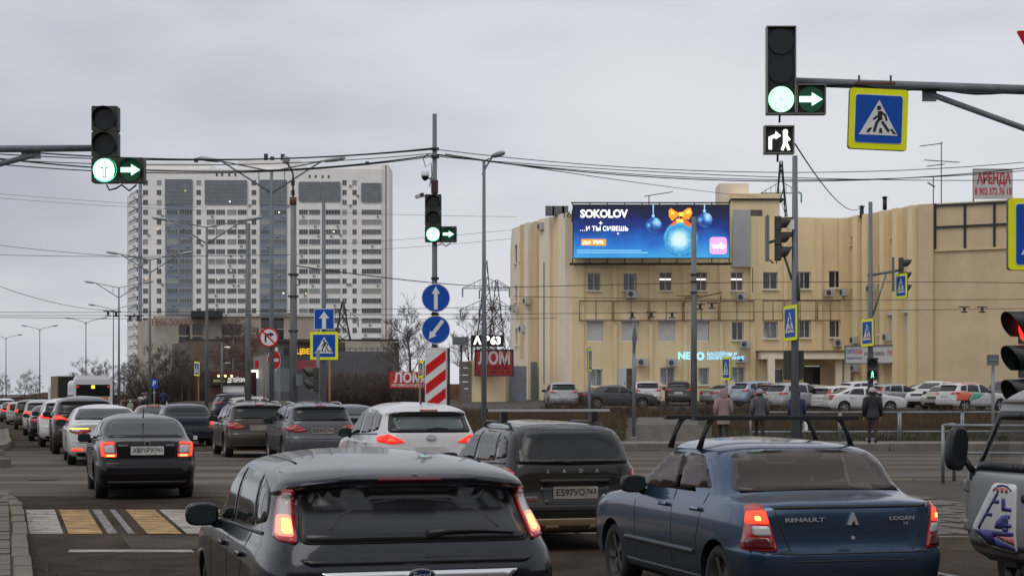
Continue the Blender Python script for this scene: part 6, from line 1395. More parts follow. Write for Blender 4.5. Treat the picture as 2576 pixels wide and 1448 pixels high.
for s in ('L', 'X'): deco(r, bv, 'rubbing_strip', [(1.25, .50), (3.0, .50), (3.0, .545), (1.25, .545)], s, M('rubbing_strip', (.045, .05, .06), .5), .016, .1, .01)
for y in (1.55, 2.25):
    b = MB(); b.box((0, y, 1.655), (1.58, .07, .035)); b.build('roof_bar', BLACK, r)
    for s in (-1, 1):
        b = MB(); b.tube([(s * .60, y, 1.645), (s * .64, y, 1.615), (s * .69, y, 1.52), (s * .735, y, 1.38)], [.018, .024, .022, .03], 8); b.build('roof_bar_foot', BLACK, r)
# ---- dark estate with a light roof bar and bronze bumper guard
GRA = paint('dark_brown_grey', (.020, .018, .016), .12, .3)
r, bv, T_, ob = car('wagon', 'dark brown-grey estate with a silver roof bar and bronze bumper guard', .77, 21.2, HD, GRA, 2, ('Е597УО', '763'), dirty_plate=True, rim=RIMD, group='cars waiting at the lights')
for i, s in enumerate((1, -1)):
    sg = (lambda poly: poly if s == 1 else [(-x, z) for x, z in poly][::-1]); tl = ob['tail_light'][i]
    deco(r, bv, 'lens_clear', sg([(.735, .77), (.84, .80), (.84, .86), (.745, .86)]), 'R', CLEAR, .018, .03, .02, parent=tl); deco(r, bv, 'lens_inner', sg([(.745, .785), (.83, .81), (.83, .845), (.755, .845)]), 'R', RED, .022, .03, .01, parent=tl)
for x, c in ((-.33, 'L'), (-.13, 'A'), (.08, 'D'), (.28, 'A')): rear_text(r, bv, c, x, .955, .045, CHROME)
rear_text(r, bv, 'GRANTA', -.56, .65, .028, CHROME, .17); rear_text(r, bv, 'CROSS', -.53, .618, .02, M('badge_orange', (.35, .10, .05), .5), .11)
deco(r, bv, 'plate_strip', [(-.42, .80), (.42, .80), (.44, .86), (-.44, .86)], 'R', GRA, .018, .05, .015)
deco(r, bv, 'plate_recess_shade', [(-.40, .565), (.40, .565), (.44, .78), (-.44, .78)], 'R', M('painted_shade', ()), .0025, .06, .05)  # shade around the plate painted on as a flat dark patch
BRZ = M('bronze_guard', (.33, .235, .14), .45, metal=.4, nz=3, amt=.2)
deco(r, bv, 'bumper_guard', [(-.60, .30), (.60, .30), (.72, .40), (-.72, .40)], 'R', BRZ, .02, .05, .02); deco(r, bv, 'bumper_guard_lower', [(-.56, .25), (.56, .25), (.60, .305), (-.60, .305)], 'R', M('bronze_dark', (.16, .11, .07), .6), .012, .05, .02)
for x in (-.3, .25): deco(r, bv, 'guard_notch', [(x - .1, .265), (x + .1, .265), (x + .08, .325), (x - .08, .325)], 'R', M('bronze_dark', ()), .026, .05, .01)
wiper(r, bv, [(-.05, 1.055), (-.2, 1.072), (-.45, 1.065)], .02, .008)
deco(r, bv, 'glass_edge_line', strip([(-.60, 1.07), (-.62, 1.2), (-.54, 1.42), (.54, 1.42), (.62, 1.2), (.60, 1.07), (-.60, 1.07)], .010), 'R', M('defroster_edge', (.05, .05, .05), .5), .009, .05, raw=True, skirt=.002)
b = MB(); b.prism(rect(-.82, -.014, .82, .014, .01), -.04, .04); b.build('roof_bar', M('silver_bar', (.60, .60, .60), .35, metal=.4), r, (0, 1.15, 1.665))
for s in (-1, 1):
    b = MB(); b.box((s * .81, 1.15, 1.665), (.03, .085, .035)); b.build('bar_cap', BLACK, r)
    b = MB(); b.tube([(s * .585, .78, 1.44), (s * .585, .86, 1.50), (s * .585, 1.2, 1.52), (s * .57, 2.0, 1.52), (s * .56, 2.2, 1.45)], .018, 7); b.build('roof_rail', BLACK, r)
    b = MB(); b.box((s * .585, 1.15, 1.585), (.08, .10, .13)); b.build('bar_clamp', BLACK, r)
# ---- dark liftback beyond the crossing
SKO = paint('black', (.006, .006, .008), .07)
r, bv, T_, ob = car('liftback', 'black liftback with squared C-shaped red tail lights crossing the junction at left', -6.15, 30.2, HD, SKO, 2, ('Х871РУ', '763'), group='cars waiting at the lights')
for i, s in enumerate((1, -1)):
    sg = (lambda poly: poly if s == 1 else [(-x, z) for x, z in poly][::-1]); tl = ob['tail_light'][i]
    deco(r, bv, 'lens_glow', sg([(.70, .745), (.745, .745), (.76, .965), (.715, .97)]), 'R', REDGG, .018, .03, .01, parent=tl); deco(r, bv, 'lens_glow', sg([(.51, .735), (.70, .735), (.70, .785), (.515, .785)]), 'R', REDGG, .018, .03, .01, parent=tl); deco(r, bv, 'lens_glow', sg([(.545, .955), (.70, .945), (.71, .97), (.55, .985)]), 'R', REDGG, .018, .03, .01, parent=tl)
    deco(r, bv, 'lens_bulb', sg([(.54, .745), (.66, .745), (.66, .77), (.545, .77)]), 'R', AMB, .022, .03, .01, parent=tl); deco(r, bv, 'lens_clear', sg([(.535, .80), (.69, .80), (.70, .925), (.55, .935)]), 'R', CLEAR, .018, .03, .02, parent=tl)
rear_text(r, bv, 'SKODA', -.40, .93, .026, CHROME, .16); rear_text(r, bv, 'RAPID', .38, .93, .026, CHROME, .13); oval_badge(r, bv, 0, .955, .05, .05, None, M('badge_dark', (.02, .03, .025), .3))
b = MB(); b.tube([(0, 1.05, 1.385), (0, .98, 1.42), (0, .86, 1.56)], [.014, .010, .006], 5); b.build('antenna', BLACK, r)
deco(r, bv, 'boot_seam', strip([(-.50, .99), (-.47, .72), (-.40, .63), (.40, .63), (.47, .72), (.50, .99)], .009), 'R', BLACK, .003, .05, raw=True, skirt=.002)
# ---- white crossover with arched rear glass
HYU = paint('pearl_white', (.60, .60, .60), .12, 0., .3)
r, bv, T_, ob = car('suv', 'white crossover hatch between the dark estate and the grey estate', -1.33, 30.0, HD, HYU, 1, group='cars waiting at the lights')
deco(r, bv, 'rear_glass_tint', rpoly([(-.60, 1.19), (.60, 1.19), (.56, 1.42), (-.56, 1.42)], .12), 'R', M('greenish_glass', (.075, .10, .095), .08, coat=.5, nz=1.5, amt=.4), .010, .06, raw=True, skirt=.002)
oval_badge(r, bv, 0, 1.07, .085, .045, None, HYU); rear_text(r, bv, 'H', 0, 1.07, .05, CHROME)
wiper(r, bv, [(-.05, 1.20), (.1, 1.225), (.3, 1.215)], .022, .008)
deco(r, bv, 'brake_light', [(-.16, 1.508), (.16, 1.508), (.15, 1.528), (-.15, 1.528)], 'R', RED, .014, .05, .004)
b = MB(); b.tube([(0, .9, 1.63), (0, .80, 1.72)], [.02, .006], 5); b.build('antenna', BLACK, r)
for i in range(2):
    for nm, po, mt in (('lens_bulb', [(.60, 1.0), (.74, .995), (.72, 1.045), (.62, 1.05)], REDGG),):
        po = po if i == 0 else [(-x, z) for x, z in po][::-1]; deco(r, bv, nm, po, 'R', mt, .02, .03, .01, parent=ob['tail_light'][i])
# ---- two estates ahead
for lb, x, Y, cn, cc, pl, dp in (('silver-grey estate with roof rails left of the white crossover', 812, 43.6, 'mid_grey', (.115, .12, .13), ('В323НС', '763'), True), ('muddy brown estate with roof rails furthest left of the pair', 655, 47.5, 'taupe', (.06, .050, .042), None, True)):
    X, Y = at_lane(x, Y); cm = paint(cn, cc, .3)
    r, bv, T_, ob = car('estate', lb, X, Y, HD, cm, 0, pl, dirty_plate=dp, group='cars waiting at the lights')
    for i in range(2):
        for po in ([(.66, .83), (.80, .84), (.79, .87), (.66, .90)], [(.40, .82), (.60, .80), (.60, .82), (.42, .845)]):
            po = po if i == 0 else [(-a, z) for a, z in po][::-1]; deco(r, bv, 'lens_clear', po, 'R', M('lamp_pale_red', (.5, .16, .15), .25, coat=.6), .02, .03, .008, parent=ob['tail_light'][i])
    for s in (-1, 1):
        b = MB(); b.tube([(s * .59, .75, 1.41), (s * .595, .86, 1.465), (s * .60, 1.2, 1.49), (s * .59, 2.0, 1.49), (s * .57, 2.2, 1.42)], .018, 7); b.build('roof_rail', M('rail_silver', (.42, .42, .42), .4, metal=.3), r)
    deco(r, bv, 'brake_light', [(-.13, 1.398), (.13, 1.398), (.12, 1.415), (-.12, 1.415)], 'R', RED, .014, .05, .004); wiper(r, bv, [(.25, 1.085), (.4, 1.10), (.58, 1.09)], .022, .010)
    b = MB(); b.prism([(-.08, 0), (.06, 0), (.0, .09)], -.012, .012, ax='X'); b.build('shark_fin', BLACK, r, (0, .95, 1.485))
# ---- queue in the left lane and beyond
Q = [('sedan', 'white saloon with wide red tail lights right behind the black liftback', 270, 42.3, 'white', (.62, .62, .62), 2), ('suv', 'dark brown crossover half hidden behind the white saloon', 214, 50.5, 'dark_brown', (.016, .013, .011), 1), ('suv', 'white crossover with glowing lamp strip ahead of the dark crossover', 168, 60.5, 'white', (), 1),
     ('sedan', 'dark saloon ahead of the white crossover', 132, 70.5, 'black', (), 0), ('suv', 'dusty white crossover with hooked red lamps in the queue', 109, 82, 'dusty_white', (.36, .34, .32), 1), ('suv', 'taupe off-roader with horizontal red lamps in the queue', 78, 98, 'taupe', (), 1),
     ('hatch', 'pale hatchback with amber lamp in the distant queue', 52, 116, 'dusty_white', (), 1), ('sedan', 'grey saloon far down the queue', 32, 130, 'mid_grey', (), 1), ('suv', 'white crossover at the left edge of the picture, farthest in the queue', 12, 146, 'white', (), 1),
     ('logan', 'dark blue saloon with one lit lamp left of the brown estate', 476, 62, 'navy', (.018, .024, .045), 2), ('sedan', 'red saloon under the red roof sign behind the black liftback', 398, 73, 'red', (.20, .02, .018), 0), ('sedan', 'dark blue car roof showing between the grey estate and the white crossover', 912, 60, 'navy', (), 0)]
for ty, lb, x, Y, cn, cc, lt in Q:
    X, Y = at_lane(x, Y); r, bv, T_, ob = car(ty, lb, X, Y, HD, paint(cn, cc or (.5, .5, .5), .3, 0. if 'white' in cn else .25), lt, group='cars queuing down the road', plate=('К214ОР', '163') if False else None)
    if lb.startswith('white saloon'):
        for i in range(2):
            for po, mt in (([(.42, .865), (.84, .865), (.84, .89), (.43, .89)], AMB), ([(.66, .80), (.80, .815), (.80, .85), (.60, .85)], CLEAR)):
                po = po if i == 0 else [(-a, z) for a, z in po][::-1]; deco(r, bv, 'lens_bar', po, 'R', mt, .02, .04, .008, parent=ob['tail_light'][i])
        for s in (-1, 1): deco(r, bv, 'reflector', [(s * .55, .36), (s * .82, .36), (s * .82, .41), (s * .58, .41)][::s], 'R', REDGG, .016, .05, .01)
    if lb.startswith('dark blue saloon'): deco(r, bv, 'lens_bulb', [(.72, .76), (.84, .76), (.83, .86), (.74, .86)], 'R', REDGG, .02, .03, .02, parent=ob['tail_light'][0])
    if lt == 1:
        for i in range(2):
            lp = T_['lamp']; cx_, cz_ = sum(p[0] for p in lp) / len(lp), sum(p[1] for p in lp) / len(lp); po = [(cx_ + (a - cx_) * .6, cz_ + (z - cz_) * .5) for a, z in lp]
            po = po if i == 0 else [(-a, z) for a, z in po][::-1]; deco(r, bv, 'lens_bulb', po, 'R', REDGG, .02, .05, .008, parent=ob['tail_light'][i])
board('roof_sign', 'small red roof sign with white letters standing on the red saloon', 385, 1022, 74.5, .52, .16, SIGNR, [('ЛОМ', 0, .5, .11, SWHITE, .04, .42)])
# ---- parked cars on the lot: (type, px, Y, heading deg, colour, label)
PARK = [('suv', 1419, 107, 4, 'silver', (.40, .41, .42), 'silver off-roader seen from behind, leftmost parked by the yellow building'), ('sedan', 1452, 109, -80, 'graphite', (.055, .06, .068), 'dark grey saloon parked sideways in front of the open white door'),
 ('suv', 1630, 116, 2, 'white', (), 'white off-roader seen from behind below the third window column'), ('suv', 1706, 117, -6, 'graphite', (), 'dark grey crossover parked left of the trolley pole'), ('sedan', 1775, 118, -55, 'silver', (), 'silver saloon parked right of the trolley pole'),
 ('suv', 1850, 114, -62, 'ice_blue', (.30, .38, .47), 'pale blue crossover parked behind the women'), ('estate', 1925, 112, -20, 'maroon', (.10, .02, .02), 'dark red car parked behind the silver off-roader'), ('suv', 1940, 101, -58, 'silver', (), 'silver off-roader with tall red lamps beside the tall signal pole'),
 ('hatch', 2003, 103, -52, 'beige', (.30, .26, .22), 'beige hatchback parked behind the tall signal pole'), ('hatch', 2050, 101, -60, 'white', (), 'small white hatchback parked beside the long white saloon'), ('liftback', 2075, 99, -84, 'white', (), 'long white saloon parked side-on in the front row'),
 ('suv', 2112, 113, -75, 'white', (), 'white estate parked behind the long white saloon'), ('sedan', 2245, 118, -95, 'silver', (), 'silver saloon parked in the back row by the ribbed wall'), ('hatch', 2186, 112, -70, 'silver', (), 'silver hatchback peeping out behind the long white saloon'),
 ('suv', 2388, 111, 140, 'white', (), 'white crossover parked facing the camera'), ('sedan', 2402, 107.5, 152, 'dusty_white', (), 'small white car facing the camera with amber lamp'), ('suv', 2372, 102, -62, 'white_orange', (.62, .62, .62), 'white crossover with orange and green side stripes'),
 ('suv', 2555, 108, 145, 'brown_lot', (.075, .065, .058), 'dark brown car parked facing the camera beside the striped crossover'), ('sedan', 2590, 108, 150, 'silver', (), 'silver car parked at the far right beside the van roof'), ('suv', 2600, 115, -50, 'white', (), 'white crossover partly hidden by the van roof'),
 ('suv', 563, 100, -78, 'champagne', (.42, .39, .35), 'champagne off-roader parked behind the thick grey pole'), ('suv', 535, 112, -70, 'navy', (), 'dark blue crossover parked by the detailing garage'), ('liftback', 352, 172, -84, 'bottle_green', (.012, .045, .042), 'dark green saloon parked beyond the bus'),
 ('hatch', 350, 182, -60, 'white', (), 'white hatchback behind the dark green saloon'), ('estate', 292, 176, -82, 'maroon', (), 'dark red estate parked beside the bus')]
for ty, x, Y, hd, cn, cc, lb in PARK:
    X = (x - CX) * Y / F; r, bv, T_, ob = car(ty, lb, X, Y, R(hd), paint(cn, cc or (.5, .5, .5), .45 if cn != 'ice_blue' else .2, 0. if 'white' in cn else .25), 0, group='cars parked on the lot', z=gz(X, Y) + .02)
    if cn == 'white_orange':
        OG, GN = M('vinyl_orange', (.62, .085, .02), .4, coat=.5), M('vinyl_green', (.04, .34, .20), .4, coat=.5)
        for s in ('L', 'X'):
            deco(r, bv, 'orange_vinyl', [(.22, .62), (1.0, .62), (1.45, 1.06), (.30, 1.10)], s, OG, .006, .08); deco(r, bv, 'green_vinyl', [(1.1, .62), (1.8, .75), (2.3, 1.05), (1.45, 1.05)], s, GN, .006, .08); deco(r, bv, 'orange_roof_line', [(.8, 1.545), (2.6, 1.56), (2.6, 1.60), (.9, 1.60)], s, OG, .006, .08)
# ---- grey forward-control van at the right edge
VAN = M('paint_van_grey', (.30, .305, .31), .5, coat=.2, dirt=.25, nz=4, amt=.08)
vx, vy = 6.22, 12.75
vr = empty('van', (vx, vy, 0), HD, 'old pale grey van at the right edge with a large black mirror', 'van')
vfront = [(.35, 4.15), (.5, 4.30), (1.0, 4.36), (1.14, 4.30), (1.22, 4.18), (1.72, 3.90), (1.80, 3.84), (1.92, 3.6), (2.02, 3.1), (2.08, 2.3)]
vrear = [(.35, .15), (.5, .03), (1.2, 0), (1.7, .05), (1.82, .12), (1.94, .35), (2.03, .9), (2.08, 2.1)]
vwid = [(.35, .80), (.45, .93), (.7, .965), (1.12, .965), (1.2, .945), (1.7, .86), (1.78, .85), (1.90, .76), (2.0, .52), (2.06, .2), (2.08, .05)]
vv, vf = ring_body(vrear, vfront, vwid, 2.2, 11.0, 96, 0.); vb = BVHTree.FromPolygons(vv, vf)
vme = bpy.data.meshes.new('body'); vme.from_pydata(vv, [], vf); vme.materials.append(VAN)
dw = [(2.95, 1.22), (3.98, 1.22), (3.72, 1.68), (2.95, 1.68)]; rw2 = [(1.2, 1.22), (2.7, 1.22), (2.7, 1.68), (1.2, 1.68)]; wsp = [(-.78, 1.26), (.78, 1.26), (.70, 1.70), (-.70, 1.70)]
bb = bmesh.new(); bb.from_mesh(vme); kl_ = []
bmesh.ops.subdivide_edges(bb, edges=[e for e in bb.edges if e.calc_length() > .18 and e.verts[0].co.z > 1.05 and e.verts[1].co.z > 1.05 and e.verts[0].co.z < 1.85], cuts=2, use_grid_fill=True)
for f in bb.faces:
    p = f.calc_center_median()
    if abs(f.normal.x) > .5 and (inpoly((p.y, p.z), dw) or inpoly((p.y, p.z), rw2)): kl_.append(f)
    elif f.normal.y > .2 and p.y > 3.5 and inpoly((p.x, p.z), wsp): kl_.append(f)
bmesh.ops.delete(bb, geom=kl_, context='FACES')
for f in bb.faces: f.smooth = True
bb.to_mesh(vme); bb.free(); vme.set_sharp_from_angle(angle=R(35)); link('body', vme, vr)
def frame_of(poly, g_): 
    cx_, cy_ = sum(p[0] for p in poly) / len(poly), sum(p[1] for p in poly) / len(poly); return [(cx_ + (a - cx_) * g_, cy_ + (b - cy_) * (g_ + (g_ - 1) * 1.2)) for a, b in poly]
for s in ('L', 'X'):
    for poly in (dw, rw2):
        patch_mesh(vb, rpoly(poly, .05), s, .010, .1).build('side_window', VGLASS, vr)
        for i in range(4): patch_mesh(vb, strip([poly[i], poly[(i + 1) % 4]], .075), s, .014, .08).build('window_rubber', BLACK, vr)
    d = patch_mesh(vb, rpoly([(2.80, .50), (4.10, .50), (4.12, 1.10), (4.02, 1.16), (2.80, 1.16)], .06), s, .016, .08); dm = d.build('door', VAN, vr)
    patch_mesh(vb, rect(2.95, .93, 3.15, 1.0, .03), s, .024, .05).build('handle_recess', BLACK, dm)
    for z in (.62, .98): patch_mesh(vb, rect(4.07, z, 4.16, z + .10, .02), s, .035, .04).build('hinge', VAN, dm)
    patch_mesh(vb, strip([(.3, 1.80), (2., 1.80), (3.75, 1.80)], .03), s, .02, .1).build('roof_gutter', M('van_gutter', (.16, .14, .12), .6), vr)
patch_mesh(vb, rpoly(wsp, .06), 'F', .01, .1).build('windshield', VGLASS, vr)
st = [(3.18, .98), (3.40, 1.07), (3.62, 1.08), (3.98, .62), (3.72, .52), (3.25, .49)]
sk_ = patch_mesh(vb, rpoly([(3.22, 1.08), (3.60, 1.08), (4.0, .64), (3.72, .50), (3.25, .48)], .05), 'L', .024, .06).build('door_sticker', SWHITE, vr)
BLU = M('sticker_blue', (.05, .05, .22), .5); RDD = M('sticker_red', (.55, .16, .15), .5)
for poly, mt in (([(3.95, .645), (3.70, .53), (3.27, .50), (3.27, .53), (3.62, .60), (3.27, .63), (3.27, .66), (3.70, .655)], BLU), (strip([(3.86, .66), (3.52, 1.0)], .03), BLU), ([(3.35, .68), (3.58, .68), (3.55, .74), (3.45, .80), (3.35, .80)], BLU), ([(3.30, .84), (3.46, .84), (3.46, .95), (3.40, .95), (3.40, .87), (3.30, .87)], BLU), ([(3.27, .545), (3.55, .60), (3.55, .615), (3.27, .615)], RDD)): patch_mesh(vb, poly, 'L', .028, .05, .004).build('sticker_print', mt, sk_)
for yy_ in (3.36, 3.43, 3.50): patch_mesh(vb, rect(yy_, 1.0, yy_ + .045, 1.045, .01), 'L', .028, .05, .004).build('sticker_print', RDD, sk_)
patch_mesh(vb, strip([(3.60, 1.01), (3.52, 1.055), (3.44, 1.065), (3.36, 1.055), (3.30, 1.02)], .014), 'L', .028, .05, .004).build('sticker_print', BLU, sk_)
for yy_, zz_ in ((3.30, .70), (3.32, .78), (3.50, .90), (3.62, .78), (3.36, .66)): patch_mesh(vb, rect(yy_, zz_, yy_ + .09, zz_ + .03, .008), 'L', .028, .05, .004).build('sticker_print', BLU, sk_)
for z in (1.9,):
    b = MB(); b.box((0, 2.2, .40), (1.6, 3.6, .08)); b.build('cab_floor', BLACK, vr)
for x in (-.42, .42):
    b = MB(); b.prism(rpoly([(-.24, .55), (.24, .55), (.22, 1.35), (-.22, 1.35)], .08), -.07, .07, org=(x, 2.75, 0)); b.build('seat', SEATM, vr)
b = MB(); b.box((0, 3.75, 1.08), (1.5, .4, .14)); b.build('dashboard', BLACK, vr)
b = MB(); b.ring((-.42, 0), .17, .20, -.012, .012, 24); o = b.build('steering_wheel', BLACK, vr, (0, 3.45, 1.20)); o.rotation_euler = (R(-35), 0, 0)
for y in (.95, 3.35):
    for s in (-1, 1):
        t_, r_, d_ = WH[.36]; o = link('wheel', t_, vr, (s * .80, y, .37), rot=(0, 0, 0 if s < 0 else math.pi)); q = link('rim', r_, o); q.material_slots[0].link = 'OBJECT'; q.material_slots[0].material = RIMD; link('brake_disc', d_, o)
for s in (-1, 1):
    hp, _ = hit(vb, 'L' if s < 0 else 'X', 4.0, 1.18); b = MB(); nn = 18; prof = []
    for yy, sc in ((-.06, .9), (-.045, 1.), (.02, .97), (.06, .72), (.08, .2)):
        for i in range(nn):
            a = 2 * math.pi * i / nn; ca, sa = math.cos(a), math.sin(a); prof.append((sc * .105 * np.sign(ca) * abs(ca) ** .65, yy, sc * .20 * np.sign(sa) * abs(sa) ** .7))
    b.add(prof, [(k_ * nn + i, k_ * nn + (i + 1) % nn, (k_ + 1) * nn + (i + 1) % nn, (k_ + 1) * nn + i) for k_ in range(4) for i in range(nn)] + [tuple(range(nn)), tuple(4 * nn + i for i in range(nn))], 0, True)
    o = b.build('wing_mirror', BLACK, vr, (hp.x + s * .20, 4.02, 1.37)); o.rotation_euler = (0, R(-8) * s, R(14) * -s)
    b = MB(); b.prism([(.088 * np.sign(math.cos(math.pi * i / 9)) * abs(math.cos(math.pi * i / 9)) ** .65, .18 * np.sign(math.sin(math.pi * i / 9)) * abs(math.sin(math.pi * i / 9)) ** .7) for i in range(18)], -.066, -.061); b.build('mirror_glass', M('mirror_glass_dark', (.03, .035, .04), .15, metal=.3), o)
    b = MB(); b.tube([(hp.x, 4.0, 1.14), (hp.x + s * .06, 4.0, 1.2), (hp.x + s * .12, 4.02, 1.30)], .03, 8); b.box((hp.x, 4.0, 1.13), (.08, .1, .1)); b.build('mirror_arm', BLACK, vr)
# ---- city bus and box truck ahead
bx_, by_ = (234 - CX) * 118 / F, 118
bs = empty('bus', (bx_, by_, gz(bx_, by_)), HD, 'white city bus seen from behind with black rear window and yellow route display', 'bus')
BW = M('bus_white', (.60, .60, .61), .4, coat=.4, dirt=.15)
b = MB(); b.prism(rpoly([(-1.25, .35), (1.25, .35), (1.25, 2.75), (1.12, 2.95), (-1.12, 2.95), (-1.25, 2.75)], .12), 0, 11.5); b.build('body', BW, bs)
b = MB(); b.prism(rpoly([(-1.12, 2.94), (1.12, 2.94), (.98, 3.22), (-.98, 3.22)], .1), .5, 5); b.build('roof_unit', BW, bs)
b = MB(); b.prism(rect(-1.08, 1.85, 1.08, 2.62, .06), -.03, -.002); b.build('rear_window', GLASSC, bs)
b = MB(); b.prism(rect(-.11, 2.36, .11, 2.57, .02), -.05, -.032); b.build('route_display', M('route_yellow', (1., .75, .05), .4, emit=1.5), bs)
for s in (-1, 1):
    b = MB(); b.prism(rect(s * .98 - .06, 2.43, s * .98 + .06, 2.52, .02), -.05, -.032); b.build('marker_light', REDG, bs)
    b = MB(); b.prism(rect(s * 1.08 - .07, .9, s * 1.08 + .07, 1.35, .03), -.04, -.002); b.build('tail_light', REDG, bs)
    for y in (2.2, 8.6):
        t_, r_, d_ = WH[.36]; o = link('wheel', t_, bs, (s * 1.1, y, .46), rot=(0, 0, 0 if s < 0 else math.pi)); o.scale = (1.4, 1.3, 1.3); link('rim', r_, o)
    for i in range(5):
        b = MB(); b.box((s * 1.252, 1.4 + i * 2.0, 2.05), (.02, 1.8, 1.0)); b.build('side_window', GLASSC, bs)
text('fleet_number', '814', .16, INK, bs, (-.9, -.01, 1.72)); b = MB(); b.prism(rect(.25, 1.63, .95, 1.80), -.02, -.002); b.build('orange_label', M('label_orange', (.6, .12, .03), .6), bs); b = MB(); b.disc((0, 1.72), .10, -.03, -.002, 14); b.build('badge', BLACK, bs)
b = MB(); b.box((0, -.02, .62), (2.3, .06, .3)); b.build('bumper', SBACK, bs)
tx_, ty_ = (180 - CX) * 158 / F, 158
tk = empty('box_truck', (tx_, ty_, gz(tx_, ty_)), HD + R(4), 'box truck with dark open rear and ochre tarpaulin side left of the bus', 'truck')
b = MB(); b.box((0, 3, 2.35), (2.45, 6, 2.5)); b.build('tarpaulin', M('tarp_ochre', (.20, .165, .10), .8, nz=1, amt=.15), tk); b = MB(); b.box((0, -.03, 2.35), (2.3, .05, 2.35)); b.build('rear_opening_shade', M('painted_opening_shade', (.02, .017, .015), .9), tk)  # open rear is a flat dark sheet with the inner shade painted in
b = MB(); b.box((0, 4, .95), (2.2, 9, .3)); b.build('chassis', DARKST, tk); b = MB(); b.prism(rpoly([(7.0, .6), (9., .6), (9., 1.7), (8.7, 2.7), (7.0, 2.7)], .15), -1.2, 1.2, ax='X'); b.build('cab', SWHITE, tk)
b = MB(); b.box((0, 0, 1.0), (2.3, .2, .2)); b.build('bumper', DARKST, tk)
for y in (1.2, 2.2, 7.9):
    for s in (-1, 1): t_, r_, d_ = WH[.36]; o = link('wheel', t_, tk, (s * 1.05, y, .48), rot=(0, 0, 0 if s < 0 else math.pi)); o.scale = (1.5, 1.35, 1.35); link('rim', r_, o)
for s in (-1, 1):
    b = MB(); b.box((s * .95, -.12, 1.05), (.35, .05, .14)); b.build('tail_light', REDG, tk)
